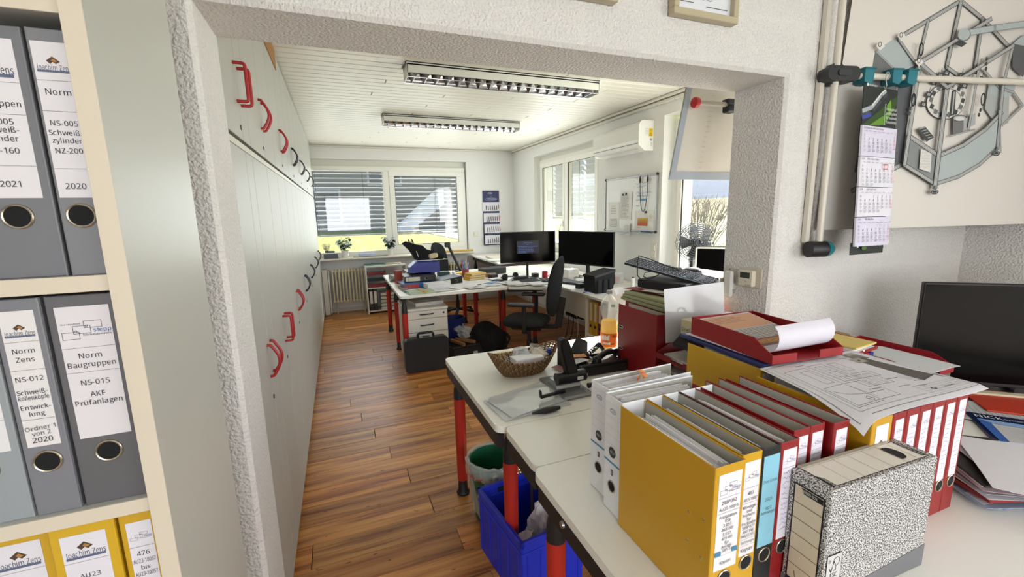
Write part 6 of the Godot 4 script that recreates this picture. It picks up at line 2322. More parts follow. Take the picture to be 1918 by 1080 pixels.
func build_table_far_end():
	var T := 0.741
	basket(V(0.795, T, -1.885))
	slab("white_box", "flat white box lying across the wicker basket", "box", V(0.805, T + 0.058, -1.865), V(0.155, 0.028, 0.07), 0.10, "e9e8ea", 0.003, 0.35, "", V(0.0, 0, -0.04))
	var o := thing("plastic_bag", "clear bag of small fittings behind the white box in the basket", "plastic bag", V(0.785, T + 0.045, -1.925))
	crumple(o, "film", 0.045, 0.06, clear_mat("dde2e4", 0.5, 0.1), 21)
	for k in 7:
		var b := B.new()
		b.box(Vector3.ZERO, V(0.02, 0.008, 0.008), 0.002)
		var f := obj("fitting", b, mat(["b9bcc0", "2a2b2d", "8a8c90"][k % 3], 0.3, 0.6), o)
		f.position = V(-0.03 + 0.01 * k, 0.02 + 0.006 * (k % 3), 0.01 * ((k * 3) % 5 - 2))
		f.rotation = V(k, k * 2, k)
	o = thing("plastic_bag", "clear bag of beige screws beside the blue capped vial in the basket", "plastic bag", V(0.880, T + 0.045, -1.925))
	crumple(o, "film", 0.05, 0.065, mat("c9c0b0", 0.5), 25)
	o = thing("vial", "small vial with a blue cap at the basket's end", "vial", V(0.935, T + 0.055, -1.885))
	var b := B.new()
	b.cyl(V(0, 0, 0), V(0, 0.012, 0), 0.010, 0.010, 16)
	obj("glass", b, mat("d0d4d8", 0.2), o)
	b = B.new()
	b.cyl(V(0, 0.012, 0), V(0, 0.045, 0), 0.0125, 0.0125, 16)
	obj("cap", b, mat("24409a", 0.4), o)
	loose("pale printed sheet lying under the white box in the basket", V(0.79, T + 0.03, -1.875), 0.1, 0.19, 0.10, "d9d8d6", false, 0.004)
	loose("cream card lying behind the basket at the table's far edge", V(0.80, T + 0.002, -2.18), 0.4, 0.09, 0.06, "e6d9a8", false, 0.006)
	loose("pinkish printed slip lying between basket and hole punch", V(1.02, T + 0.002, -1.845), 0.3, 0.14, 0.10, "c99a94", true, 0.004)
	# clear sleeves
	for k in 2:
		o = thing("document_sleeve", ["clear document sleeve lying under the hole punch, upper one", "clear document sleeve lying at the front edge of the basket table, lower one"][k], "sleeve", V([0.68, 0.665][k], T + [0.006, 0.001][k], [-1.575, -1.555][k]), [0.22, 0.10][k])
		b = B.new()
		b.sheet(func(u, v): return V((u - 0.5) * 0.30, 0.003 + 0.002 * sin(6 * u + 3 * v), (0.5 - v) * 0.215), 8, 6, 0.001)
		obj("film", b, clear_mat("dfe3e6", 0.45, 0.08), o)
		b = B.new()
		b.sheet(func(u, v): return V((u - 0.5) * 0.26, 0.001, (0.5 - v) * 0.19), 2, 2, 0.001)
		obj("insert", b, mat("d3d3d2", 0.6), o)
	punch(V(0.885, T, -1.625))
	o = thing("marker_pen", "stubby black marker lying before the hole punch at the leaf's edge", "pen", V(0.70, T + 0.013, -1.435), 0.03)
	b = B.new()
	b.lathe([Vector2(0.0001, -0.065), Vector2(0.004, -0.062), Vector2(0.009, -0.03), Vector2(0.013, -0.005), Vector2(0.012, 0.03), Vector2(0.007, 0.058), Vector2(0.0001, 0.062)], 16, Transform3D(Basis(V(0, 0, 1), -PI / 2), Vector3.ZERO))
	obj("body", b, mat("151517", 0.4), o)
	# black angular stand
	o = thing("desk_stand", "black angular stand behind the punch's upright handle", "stand", V(1.06, T, -1.88), 0.25)
	b = B.new()
	b.prism([Vector2(-0.07, 0), Vector2(0.0, 0), Vector2(-0.02, 0.075), Vector2(-0.07, 0.125)], 0.06, Transform3D(Basis.IDENTITY, V(0, 0, -0.03)))
	obj("wing", b, mat("141416", 0.5), o)
	b = B.new()
	b.prism([Vector2(0.015, 0), Vector2(0.085, 0), Vector2(0.085, 0.11), Vector2(0.065, 0.125), Vector2(0.015, 0.06)], 0.06, Transform3D(Basis.IDENTITY, V(0, 0, -0.03)))
	obj("wing", b, mat("141416", 0.5), o)
	b = B.new()
	b.box(V(0.005, 0.022, 0.015), V(0.12, 0.044, 0.06), 0.004)
	obj("body", b, mat("4a4a4c", 0.5), o)
	# black organiser tray with odds and ends
	o = thing("organiser_tray", "low black organiser tray of keys, beads and cards beside the punch", "tray", V(1.145, T, -1.765), -0.02)
	b = B.new()
	b.box(V(0, 0.022, 0), V(0.255, 0.044, 0.14), 0.006)
	obj("body", b, mat("121214", 0.45), o)
	for s in [[0, 0.066, 0.255, 0.008], [0, -0.066, 0.255, 0.008]]:
		b = B.new()
		b.box(V(s[0], 0.05, s[1]), V(s[2], 0.014, s[3]), 0.003)
		obj("rim", b, mat("121214", 0.45), o)
	o = thing("telephone_handset", "black telephone handset lying on the organiser tray", "handset", V(1.20, T + 0.046, -1.765), 0.35)
	b = B.new()
	var hs := []
	for i in 9:
		var u := i / 8.0
		hs.append(V(-0.09 + 0.18 * u, 0.018 + 0.018 * sin(PI * u), 0))
	b.tube(hs, 0.015, 10)
	for s in [-1, 1]:
		b.cyl(V(s * 0.085, 0.0, 0), V(s * 0.085, 0.028, 0), 0.024, 0.02, 16)
	obj("body", b, mat("18181a", 0.35), o)
	o = thing("coiled_cord", "coiled black telephone cord heaped at the bottle's foot", "cord", V(1.155, T + 0.052, -1.80))
	b = B.new()
	var cp := []
	for i in 150:
		var u := i / 149.0
		var a := u * TAU * 14
		var base := V(-0.05 + 0.11 * u, 0.018 + 0.045 * sin(PI * u), 0.02 * sin(5 * u))
		cp.append(base + V(0, cos(a), sin(a)) * 0.011)
	b.tube(cp, 0.0028, 5)
	obj("coil", b, mat("121213", 0.5), o)
	for k in 6:
		slab("key", ["brass key lying nearest the white card", "dark brown key next in the heap", "pale key in the middle of the heap", "second brass key in the heap", "second dark brown key in the heap", "pale key nearest the handset"][k] + " in the organiser tray", "key", V(1.055 + 0.014 * k, T + 0.045 + 0.002 * (k % 3), -1.775 + 0.012 * ((k * 2) % 5 - 2)), V(0.035, 0.004, 0.010), 0.9 * k, ["8a6a3a", "5c4630", "b0a080"][k % 3], 0.001, 0.4, "bits in the organiser tray")
	loose("white card leaning on the organiser tray's near end", V(1.035, T + 0.05, -1.79), 0.2, 0.11, 0.075, "dcd9da", true, 0.004)
	loose("orange card tucked behind the white card in the organiser tray", V(1.075, T + 0.057, -1.83), -0.2, 0.07, 0.05, "d89a66", false, 0.004)
	bottle_orange(V(1.335, T, -1.955))
	# second bottle, green label
	o = thing("water_bottle", "clear bottle with a green and white label behind the orange drink", "bottle", V(1.405, T, -2.02))
	o.scale = Vector3.ONE * 0.72
	b = B.new()
	b.lathe(_bottle_profile(0.0), 28)
	obj("body", b, clear_mat("eaf2ee", 0.25, 0.02), o)
	b = B.new()
	b.lathe([Vector2(0.0462, 0.11), Vector2(0.0462, 0.19)], 28)
	obj("label", b, mat("2f9a5c", 0.5), o)
	b = B.new()
	b.lathe([Vector2(0.0466, 0.11), Vector2(0.0466, 0.135)], 28)
	obj("label_band", b, mat("eceeee", 0.5), o)
	b = B.new()
	b.lathe([Vector2(0.0001, 0.352), Vector2(0.0155, 0.352), Vector2(0.0155, 0.334), Vector2(0.0001, 0.334)], 20)
	obj("cap", b, mat("2f9a5c", 0.4), o)
	# curled sheet standing in the sun
	o = thing("curled_sheet", "stiff white sheet curled over like a hood in the sunlight behind the bottles", "paper", V(1.52, T, -2.12), -0.35)
	b = B.new()
	b.sheet(func(u, v):
		# upright strip that bends over at the top like a hood
		var s: float = v * 0.44
		var y: float = minf(s, 0.26)
		var z := 0.0
		if s > 0.26:
			var t: float = (s - 0.26) / 0.075
			y += 0.075 * sin(t)
			z += 0.075 * (1.0 - cos(t))
		var w: float = 0.16 - 0.03 * v
		return V((u - 0.5) * w, y, z + 0.05 * (u - 0.5) * (u - 0.5) * 4.0 - 0.03), 10, 22, 0.0014)
	obj("sheet", b, mat("eceaec", 0.6), o)
	# red binders standing behind the trays
	for k in 5:
		o = binder(["red binder with two metal slots in its cover, standing beside the orange drink", "red binder second from the bottles under the olive folders", "red binder third from the bottles under the olive folders", "red binder fourth from the bottles under the olive folders", "red binder fifth from the bottles under the olive folders"][k], V(1.303 + 0.083 * k, T, [-1.498, -1.545, -1.545, -1.545, -1.545][k]), 0.0, [0.062, 0.078, 0.078, 0.078, 0.078][k], "86141a", "red binders under the olive folders", [], "e4dad8", 0.5)
		if k == 0:
			for y in [0.205, 0.095]:
				b = B.new()
				var pts := []
				for i in 17:
					var a := TAU * i / 16.0
					pts.append(V(-0.0315, y + 0.0065 * sin(a), -0.26 + 0.019 * cos(a)))
				b.tube(pts, 0.0016, 6)
				obj("slot_ring", b, mat("b9b4b0", 0.25, 0.9), o)
				b = B.new()
				b.box(V(-0.0313, y, -0.26), V(0.001, 0.009, 0.034))
				obj("painted_slot", b, mat("141010", 0.8), o)  # dark plate painted in for the inside of the open slot
	for k in 3:
		slab("olive_folder", ["olive green hanging folder, bottom of the pile on the red binders", "olive green hanging folder in the middle of the pile on the red binders", "olive green hanging folder on top of the pile on the red binders"][k], "folder", V(1.475 + 0.006 * k, 1.061 + k * 0.0165, -1.69 + 0.008 * k), V(0.285, 0.0155, 0.33), 0.03 * k - 0.04, ["8f8f6c", "9a9a76", "9c9b78"][k], 0.003, 0.7, "olive folders")
	loose("dark red folder lying on the olive folders below the black box", V(1.50, 1.112, -1.75), 0.15, 0.24, 0.28, "8f2a2c", false, 0.003)
	loose("pale pink sheet lying on the dark red folder below the black box", V(1.515, 1.118, -1.70), -0.12, 0.22, 0.24, "d9b4ac", false, 0.003)
	loose("white sheet sticking out from under the black box over the olive folders", V(1.50, 1.123, -1.66), 0.35, 0.21, 0.22, "d9d6d2", false, 0.002)
	slab("black_box", "long black box under the tilted keyboard", "box", V(1.535, 1.128, -1.71), V(0.20, 0.042, 0.27), 0.28, "131315", 0.006, 0.5)
	var kd := V(0.184, -0.078, 0.365).normalized()
	var kz := V(-0.90, 0.0, 0.44)
	kz = (kz - kd * kz.dot(kd)).normalized()
	var k1 = keyboard("black keyboard with a silver edge lying tilted on the black box", Vector3.ZERO, Vector3.ZERO, 0.44, 0.15, "17181b", "2b2e36", true)
	k1.transform = Transform3D(Basis(kd, kz.cross(kd), kz), V(1.552, 1.194, -1.745))
	o = thing("keyboard_cable", "black cable looped up over the tilted keyboard", "cable", V(1.43, 1.215, -1.82))
	b = B.new()
	b.tube([V(0.0, -0.06, 0.02), V(-0.02, -0.03, 0.0), V(-0.022, 0.02, 0.0), V(-0.018, 0.072, 0.0), V(0.03, 0.055, 0.03), V(0.10, 0.022, 0.06), V(0.16, 0.0, 0.08), V(0.20, -0.008, 0.10), V(0.15, -0.002, 0.11), V(0.05, 0.0, 0.07), V(-0.005, -0.01, 0.04), V(-0.015, -0.03, 0.04), V(0.01, -0.045, 0.05), V(0.05, -0.02, 0.08)], 0.0028, 6)
	obj("lead", b, mat("17181a", 0.45), o)
	o = thing("mouse", "grey and black mouse lying behind the tilted keyboard", "mouse", V(1.75, 1.18, -1.80), 0.5)
	b = B.new()
	cushion(b, 0.06, 0.105, 0.045, Transform3D(Basis(V(1, 0, 0), -PI / 2), Vector3.ZERO), 0, 0.4, 10)
	obj("body", b, mat("2a2b2e", 0.4), o)
	b = B.new()
	cushion(b, 0.05, 0.09, 0.03, Transform3D(Basis(V(1, 0, 0), -PI / 2), V(0, 0.011, 0)), 0, 0.4, 10)
	obj("top_shell", b, mat("b9bcc0", 0.35), o)
	for k in 3:
		pile(["stack of old folders on the side table, lowest", "stack of old folders on the side table, middle", "stack of old folders on the side table, top under the mouse"][k], V(1.88, T + 0.14 * k, -1.88), 0.03 * k, 0.27, 0.36, 0.139, ["8d8874", "a39c86", "97917c"][k], "folder stack on the side table")
	# things standing behind the pier by the tall window
	o = thing("black_panel_case", "black case with a silver edge standing by the tall window, cut off by the pier", "case", V(2.50, 0.741, -2.42), -0.78)
	b = B.new()
	b.box(V(0.03, 0.25, 0), V(0.22, 0.50, 0.16), 0.004)
	obj("body", b, mat("060607", 0.9, 0.0, 0.1), o)
	b = B.new()
	b.box(V(-0.083, 0.25, 0.082), V(0.012, 0.50, 0.008), 0.001)
	b.box(V(0.03, 0.497, 0.082), V(0.22, 0.010, 0.008), 0.001)
	obj("edging", b, mat("b9babc", 0.3, 0.7), o)
	o = thing("fan", "round wire guarded fan above the black case at the tall window", "fan", V(2.56, 0.741, -2.62), -0.25)
	b = B.new()
	for q in 2:
		for k in 9:
			var r := 0.02 + 0.0155 * k
			var pts := []
			for i in 36:
				pts.append(V(cos(TAU * i / 36.0) * r, 0.52 + sin(TAU * i / 36.0) * r, (0.05 - 0.03 * pow(r / 0.15, 2)) * (1 if q == 0 else -1)))
			b.tube(pts, 0.0022, 5, true)
		for k in 16:
			var a := TAU * k / 16.0
			b.tube([V(cos(a) * 0.02, 0.52 + sin(a) * 0.02, 0.05 * (1 if q == 0 else -1)), V(cos(a) * 0.145, 0.52 + sin(a) * 0.145, 0.02 * (1 if q == 0 else -1))], 0.0022, 5)
	obj("guard", b, mat("55585c", 0.3, 0.6), o)
	for k in 4:
		b = B.new()
		var a := TAU * k / 4.0
		b.sheet(func(u, v): return V(cos(a + 0.9 * (v - 0.5)) * (0.03 + 0.09 * u), 0.52 + sin(a + 0.9 * (v - 0.5)) * (0.03 + 0.09 * u), 0.03 * (v - 0.5)), 5, 5, 0.002)
		obj("blade", b, mat("2a2c30", 0.4), o)
	b = B.new()
	b.cyl(V(0, 0.52, -0.05), V(0, 0.52, 0.045), 0.032, 0.028, 18)
	b.cyl(V(0, 0.0, -0.03), V(0, 0.48, -0.03), 0.012, 0.012, 12)
	b.cyl(V(0, 0.0, -0.02), V(0, 0.02, -0.02), 0.11, 0.10, 24)
	obj("stand", b, mat("1c1d20", 0.4), o)
	slab("small_appliance", "white small appliance beside the black case at the tall window", "appliance", V(2.26, 0.741, -2.52), V(0.10, 0.26, 0.12), 0.3, "dcdcda", 0.01, 0.4)

func _bottle_profile(fill: float) -> Array:
	var p := [Vector2(0.0001, 0.004), Vector2(0.030, 0.0), Vector2(0.042, 0.012), Vector2(0.0455, 0.035), Vector2(0.0455, 0.165), Vector2(0.044, 0.178), Vector2(0.0375, 0.192), Vector2(0.036, 0.200), Vector2(0.040, 0.212), Vector2(0.0465, 0.232), Vector2(0.0475, 0.255), Vector2(0.044, 0.280), Vector2(0.034, 0.303), Vector2(0.020, 0.320), Vector2(0.0135, 0.330), Vector2(0.0135, 0.345)]
	return p

func bottle_orange(at: Vector3):
	var o := thing("soda_bottle", "half full bottle of orange soda standing in the sun beside the red binder", "bottle", at)
	var b := B.new()
	b.lathe(_bottle_profile(0.0), 32)
	obj("body", b, clear_mat("f4f6f4", 0.22, 0.02), o)
	b = B.new()
	b.lathe([Vector2(0.0001, 0.007), Vector2(0.030, 0.003), Vector2(0.040, 0.014), Vector2(0.0435, 0.036), Vector2(0.0435, 0.165), Vector2(0.042, 0.176), Vector2(0.0365, 0.188), Vector2(0.0001, 0.188)], 28)
	var liq := StandardMaterial3D.new()
	liq.albedo_color = Color.html("fff000")
	liq.roughness = 0.2
	liq.backlight_enabled = true
	liq.backlight = Color(1.0, 0.85, 0.02)
	obj("drink", b, liq, o)
	b = B.new()
	b.lathe([Vector2(0.0460, 0.046), Vector2(0.0460, 0.122)], 32)
	var lm := StandardMaterial3D.new()
	lm.albedo_color = Color.html("e8741e")
	lm.roughness = 0.45
	lm.backlight_enabled = true
	lm.backlight = Color(0.5, 0.2, 0.03)
	var lb := obj("label", b, lm, o)
	# print wrapped round the label
	b = B.new()
	var wrap := func(a: float, y: float) -> Vector3: return V(sin(a) * 0.0464, y, cos(a) * 0.0464)
	for q in [[-1.5, 0.085, 1.0, 0.030, "f2efe8"], [-1.3, 0.062, 0.9, 0.012, "f2efe8"], [-0.2, 0.100, 0.5, 0.016, "c03a24"], [0.4, 0.075, 0.7, 0.024, "f2efe8"], [-0.35, 0.060, 0.5, 0.008, "7a2f10"]]:
		b.tint = Color.html(q[4]).srgb_to_linear()
		for i in 8:
			var a0: float = q[0] + q[2] * i / 8.0
			var a1: float = q[0] + q[2] * (i + 0.8) / 8.0
			var hh: float = q[3] * (0.7 + 0.3 * ((i * 7) % 5) / 4.0)
			b.poly([wrap.call(a0, q[1]), wrap.call(a1, q[1]), wrap.call(a1, q[1] + hh), wrap.call(a0, q[1] + hh)], wrap.call((a0 + a1) / 2, 0.0))
	obj("print", b, ink_mat(0.4), lb)
	b = B.new()
	b.lathe([Vector2(0.0001, 0.352), Vector2(0.0155, 0.352), Vector2(0.0158, 0.334), Vector2(0.0001, 0.334)], 24)
	obj("cap", b, mat("8f8f8c", 0.4), o)

func punch(at: Vector3):
	var o := thing("hole_punch", "heavy grey hole punch with a tall upright black handle", "hole punch", at)
	var b := B.new()
	b.box(V(0, 0.008, 0), V(0.145, 0.016, 0.25), 0.006)
	obj("base", b, mat("8f9192", 0.35, 0.5), o)
	b = B.new()
	b.prism([Vector2(-0.045, 0), Vector2(0.045, 0), Vector2(0.025, 0.03), Vector2(-0.025, 0.03)], 0.12, Transform3D(Basis(V(0, 0, 1), V(0, 1, 0), V(-1, 0, 0)), V(0.06, 0.015, -0.01)))
	obj("saddle", b, mat("a4a6a8", 0.3, 0.6), o)
	b = B.new()
	b.cyl(V(-0.055, 0.058, 0.02), V(0.085, 0.058, 0.02), 0.0265, 0.0265, 24)
	obj("barrel", b, mat("141416", 0.35), o)
	b = B.new()
	b.box(V(0.088, 0.058, 0.03), V(0.003, 0.02, 0.025), 0.001)
	b.box(V(0.05, 0.056, 0.0472), V(0.03, 0.015, 0.003), 0.001)
	obj("badge", b, mat("d8d8d8", 0.4), o)
	b = B.new()
	b.prism([Vector2(-0.004, 0.05), Vector2(0.052, 0.05), Vector2(0.040, 0.10), Vector2(0.004, 0.215), Vector2(-0.006, 0.234), Vector2(-0.024, 0.242), Vector2(-0.041, 0.232), Vector2(-0.044, 0.212)], 0.03, Transform3D(Basis.IDENTITY, V(0, 0, 0.004)))
	b.prism([Vector2(0.004, 0.05), Vector2(0.044, 0.05), Vector2(0.033, 0.10), Vector2(-0.003, 0.213), Vector2(-0.024, 0.234), Vector2(-0.037, 0.212)], 0.038, Transform3D(Basis.IDENTITY, V(0, 0, 0.0)))
	obj("handle", b, mat("121214", 0.45), o)
	b = B.new()
	b.bar(V(-0.04, 0.024, 0.075), V(-0.165, 0.024, 0.092), 0.012, 0.014, 0.003)
	b.bar(V(-0.163, 0.02, 0.092), V(-0.167, 0.055, 0.092), 0.016, 0.008, 0.002)
	obj("paper_guide", b, mat("111113", 0.45), o)
	b = B.new()
	b.cyl(V(0.075, 0.025, 0.07), V(0.10, 0.025, 0.07), 0.012, 0.010, 14)
	obj("knob", b, mat("111113", 0.45), o)

# ---------- the ring binders and the box in front ----------
func build_binders():
	var T := 0.741
	var g := "ring binders in the front row"
	var o := binder("wide yellow binder marked 288P062, its plain cover towards the empty table", V(0.6315, T, -0.530), 0, 0.075, "c8971a", g,
		[["steps", 0.032], ["rule", 0.048], ["t", 0.058, "288P062", 0.0098], ["t", 0.071, "AU25-10015", 0.0088], ["rule", 0.079], ["t", 0.088, "Prüfplatten", 0.0088], ["t", 0.097, "RSV", 0.0088], ["t", 0.106, "3.057.", 0.0088], ["t", 0.115, "468-00/", 0.0088], ["t", 0.125, "3.057.", 0.0088], ["t", 0.134, "471-00", 0.0088], ["t", 0.143, "für", 0.0088], ["t", 0.151, "Anlage", 0.0088], ["t", 0.159, "381-3", 0.0088], ["bars", 0.163], ["rule", 0.168], ["t", 0.184, "Kayser", 0.0098]], "e6e0e2", 0.80, 0.20, 0.056)
	for q in [[0.192, -0.057], [0.202, -0.021], [0.130, -0.057], [0.119, -0.021]]:
		var b := B.new()
		b.lathe([Vector2(0.0001, 0.0016), Vector2(0.002, 0.0014), Vector2(0.0036, 0.0)], 14, Transform3D(Basis(V(0, 0, 1), PI / 2), V(-0.0375, q[0], q[1])))
		obj("rivet", b, mat("b9a878", 0.25, 0.9), o)
	binder("narrow yellow binder marked 483 beside the wide yellow one", V(0.700, T, -0.541), 0, 0.051, "cc9c1c", g,
		[["steps", 0.032], ["rule", 0.055], ["t", 0.067, "483", 0.0098], ["t", 0.080, "AU25-10007", 0.0088], ["rule", 0.087], ["t", 0.096, "Montage-", 0.0088], ["t", 0.105, "und", 0.0088], ["t", 0.114, "Prüfvorr.", 0.0088], ["t", 0.123, "für", 0.0088], ["t", 0.132, "Prüfplatte", 0.0088], ["t", 0.141, "349P077", 0.0088], ["t", 0.150, "AKF VW", 0.0088], ["t", 0.159, "5WA201797C", 0.0088], ["rule", 0.166], ["t", 0.173, "Zeichnungen", 0.0082], ["rule", 0.180], ["t", 0.190, "Kayser", 0.011]], "e6e0e2", 0.45, 0.203, 0.040)
	binder("black binder with a pale blue label in the front row", V(0.7515, T, -0.541), 0, 0.050, "18191b", g,
		[["t", 0.055, "Zens GmbH", 0.0095], ["t", 0.095, "2025", 0.0095], ["t", 0.115, "1027", 0.009], ["t", 0.124, "Zeichnungen", 0.009]], "86bed2", 0.5, 0.20, 0.043)
	var names := ["dark red binder next to the black one in the front row", "second dark red binder from the black one in the front row", "third dark red binder from the black one in the front row", "last dark red binder of the front row, nearest the yellow one under the drawing"]
	for k in 4:
		binder(names[k], V([0.805, 0.872, 0.921, 0.980][k], T, [-0.543, -0.566, -0.566, -0.554][k]), 0, [0.054, 0.050, 0.046, 0.053][k], "8a1418", g, [["steps", 0.025], ["rule", 0.040], ["small", 0.05, 12, 0.0115]], "e4dde6", [0.7, 0.35, 0.6, 0.5][k], 0.20, [0.038, 0.036, 0.034, 0.036][k])
	# second row, under the drawing
	g = "ring binders under the drawing"
	binder("yellow binder with a company label under the drawing, dark side towards the front row", V(1.078, T, -0.530), 0, 0.072, "c8971a", g, [["zens", 0.05], ["rule", 0.075], ["small", 0.085, 9, 0.0115]], "e6e0e6", 0.5, 0.21, 0.044)
	for k in 6:
		binder("%s dark red binder under the drawing, counted from the yellow one" % ["first", "second", "third", "fourth", "fifth", "sixth"][k], V(1.1405 + 0.0515 * k, T, -0.530), 0, 0.0505, "8f1814", g, [["steps", 0.028], ["rule", 0.045], ["small", 0.055, 12, 0.0115]], "e4dfea", 0.5, 0.205, 0.030)
	# third row, behind: carries the trays
	g = "ring binders behind the drawing"
	binder("yellow binder standing behind the drawing under the red tray", V(1.138, T, -0.848), 0, 0.078, "cc9c1c", g, [["rule", 0.05]], "e6e0e6", 0.5)
	for k in 3:
		binder("%s red binder hidden behind the drawing under the red tray" % ["first", "second", "third"][k], V(1.222 + 0.082 * k, T, -0.848), 0, 0.078, "8f1814", g, [["rule", 0.05]], "e6e0e6", 0.5)
	# white lever arch files, spines towards the cupboards
	for k in 2:
		var w: float = [0.080, 0.074][k]
		o = binder(["white lever arch file with orange tabs, spine towards the cupboards", "white lever arch file between the tabbed one and the yellow binder"][k], V([0.620, 0.604][k], T, [-0.945, -0.858][k]), -PI / 2 + [0.04, 0.0][k], w, "f2f3f5", "white lever arch files", [], "e9e9ec", 0.84, 0.3, w - 0.004, func(p):
			var x := 0.0
			var dk := Color.html("2b3a4c")
			for s in [[0.0130, 0.0065, "2f6c9c"], [0.0115, 0.005, "e6e8ec"]]:
				p.oval(x, 0.281, s[0], s[1], Color.html(s[2]), 0.0, 20)
			p.text("ELBA", x, 0.281, 0.0085, dk)
			for y in [0.262, 0.238, 0.214, 0.190, 0.168]:
				p.rect(-w / 2 + 0.006, y, w / 2 - 0.006, y + 0.0004, Color.html("9aa0a8"))
			p.oval(x, 0.170, 0.0145, 0.0145, Color.html("33363a"))
			p.text("NEU", x, 0.170, 0.010, Color.html("c9ccd0"))
			p.rect(-w / 2 + 0.003, 0.138, w / 2 - 0.003, 0.1435, Color.html("4f93b8"))
			p.rect(-0.004, 0.106, 0.005, 0.122, Color.html("55585e"))
			p.text("E", 0.0005, 0.114, 0.010, Color.html("d0d2d6"))
			, "lever_arch_file", 0.0, 0.075)
	for k in 2:
		o = thing("index_tab", ["orange index tab on the papers of the white file, nearer its spine", "orange index tab on the papers of the white file, further from its spine"][k], "index tab", V(0.752 + 0.022 * k, 1.044, -0.952 - 0.003 * k), 0.5, "orange index tabs")
		var b := B.new()
		b.sheet(func(u, v): return V((u - 0.5) * 0.017, 0.004 + 0.020 * sin(2.4 * v), 0.013 * (1.0 - cos(2.4 * v)) * (1.0 if k == 0 else -1.0)), 3, 10, 0.0012)
		obj("tab", b, mat("e8873c", 0.5), o)
	archive_box()
	drawing()

func archive_box():
	var W := 0.318
	var H := 0.258
	var D := 0.080
	var o := thing("archive_box", "black and white speckled cardboard archive box in front of the red binders", "box", V(0.969, 0.741, -0.4955), -0.030)
	var im := Image.create(512, 512, false, Image.FORMAT_RGBA8)
	var n := noise(77, 0.16, 2)
	var n2 := noise(78, 0.30, 1)
	for y in 512:
		for x in 512:
			var s := n.get_noise_2d(x, y) + 0.5 * n2.get_noise_2d(x, y)
			var c := Color.html("e0dcd6")
			if s < -0.13:
				c = Color.html("37363a")
			elif s < 0.03:
				c = Color.html("8c8988")
			im.set_pixel(x, y, c)
	im.generate_mipmaps()
	var sp := StandardMaterial3D.new()
	sp.albedo_texture = ImageTexture.create_from_image(im)
	sp.roughness = 0.7
	sp.uv1_triplanar = true
	sp.uv1_scale = Vector3.ONE / 0.36
	var b := B.new()
	b.box(V(0, H / 2 + 0.002, 0), V(W, H - 0.004, D), 0.0015)
	obj("body", b, sp, o)
	# lower tray of plain grey board, slightly proud
	b = B.new()
	b.prism([Vector2(-W / 2 - 0.001, 0), Vector2(W / 2 + 0.001, 0), Vector2(W / 2 + 0.001, 0.052), Vector2(-W / 2 - 0.001, 0.020)], D + 0.002, Transform3D(Basis.IDENTITY, V(0, 0, -D / 2 - 0.001)))
	obj("tray", b, mat("6e6d6f", 0.7), o)
	# lid flap along the back of the top
	b = B.new()
	b.box(V(-0.01, H + 0.001, -D / 2 + 0.004), V(W - 0.05, 0.003, 0.010), 0.001)
	obj("flap_edge", b, mat("a89f8e", 0.8), o)
	var ink := Color.html("141416")
	var card := Color.html("e4ded2")
	var p := sheet_print(0.00012)
	# top panel
	var tw := W - 0.03
	var td := D - 0.016
	p.rect(-tw / 2, -td / 2, tw / 2, td / 2, ink)
	p.rect(-tw / 2 + 0.002, -td / 2 + 0.0016, tw / 2 - 0.002, td / 2 - 0.0016, card)
	for x in [-0.095, -0.055, -0.012, 0.032, 0.076, 0.112]:
		p.rect(x, -td / 2, x + 0.0007, td / 2, ink)
	p.poly([Vector2(-tw / 2, -td / 2), Vector2(-tw / 2 + 0.010, -td / 2), Vector2(-tw / 2 + 0.010, -0.008), Vector2(-tw / 2, 0.004)], ink)
	p.text("BANKERS BOX", -tw / 2 + 0.0055, -0.020, 0.0075, card, 0.5, -PI / 2, 0.03)
	p.rect(tw / 2 - 0.013, -td / 2 + 0.004, tw / 2 - 0.004, td / 2 - 0.004, ink)
	p.text("BANKERS BOX System", tw / 2 - 0.0085, 0, 0.0075, card, 0.5, -PI / 2, td - 0.014)
	# hand hole, its dark inside painted as a black patch
	var hole := []
	for i in 13:
		hole.append(Vector2(0.088 + 0.015 * sin(PI * i / 12.0), 0.021 * cos(PI * i / 12.0)))
	hole.append(Vector2(0.078, -0.021))
	hole.append(Vector2(0.078, 0.021))
	p.poly(hole, Color.html("050506"))
	var io := obj("top_panel", p, ink_mat(0.75), o)
	io.transform = Transform3D(FLAT, V(0, H + 0.0004, 0))
	# end panel
	p = sheet_print(0.00012)
	var ew := D - 0.018
	var y0 := 0.012
	var y1 := H - 0.022
	p.rect(-ew / 2, y0, ew / 2, y1, ink)
	p.rect(-ew / 2 + 0.003, y0 + 0.003, ew / 2 - 0.003, y1 - 0.003, Color.html("d2c4aa"))
	for k in 6:
		var y: float = lerpf(y0 + 0.012, y1 - 0.040, k / 5.0)
		p.rect(-ew / 2, y, ew / 2, y + 0.0010, ink)
	p.poly([Vector2(-ew / 2 + 0.016, y1 - 0.004), Vector2(ew / 2 - 0.003, y1 - 0.004), Vector2(ew / 2 - 0.003, y1 - 0.015), Vector2(-ew / 2 + 0.022, y1 - 0.015)], ink)
	p.text("BANKERS BOX", 0.0, y1 - 0.0098, 0.008, card, 0.5, 0, 0.034)
	p.poly([Vector2(-ew / 2 + 0.003, y0 + 0.003), Vector2(ew / 2 - 0.020, y0 + 0.003), Vector2(ew / 2 - 0.026, y0 + 0.013), Vector2(-ew / 2 + 0.003, y0 + 0.013)], ink)
	p.text("BANKERS", -0.006, y0 + 0.008, 0.008, card, 0.5, 0, 0.032)
	var arc := []
	for i in 13:
		var a := PI + PI * i / 12.0
		arc.append(Vector2(0.004 + 0.017 * cos(a), y0 + 0.034 + 0.022 * sin(a)))
	p.lines(arc, 0.0012, ink)
	io = obj("end_panel", p, ink_mat(0.75), o)
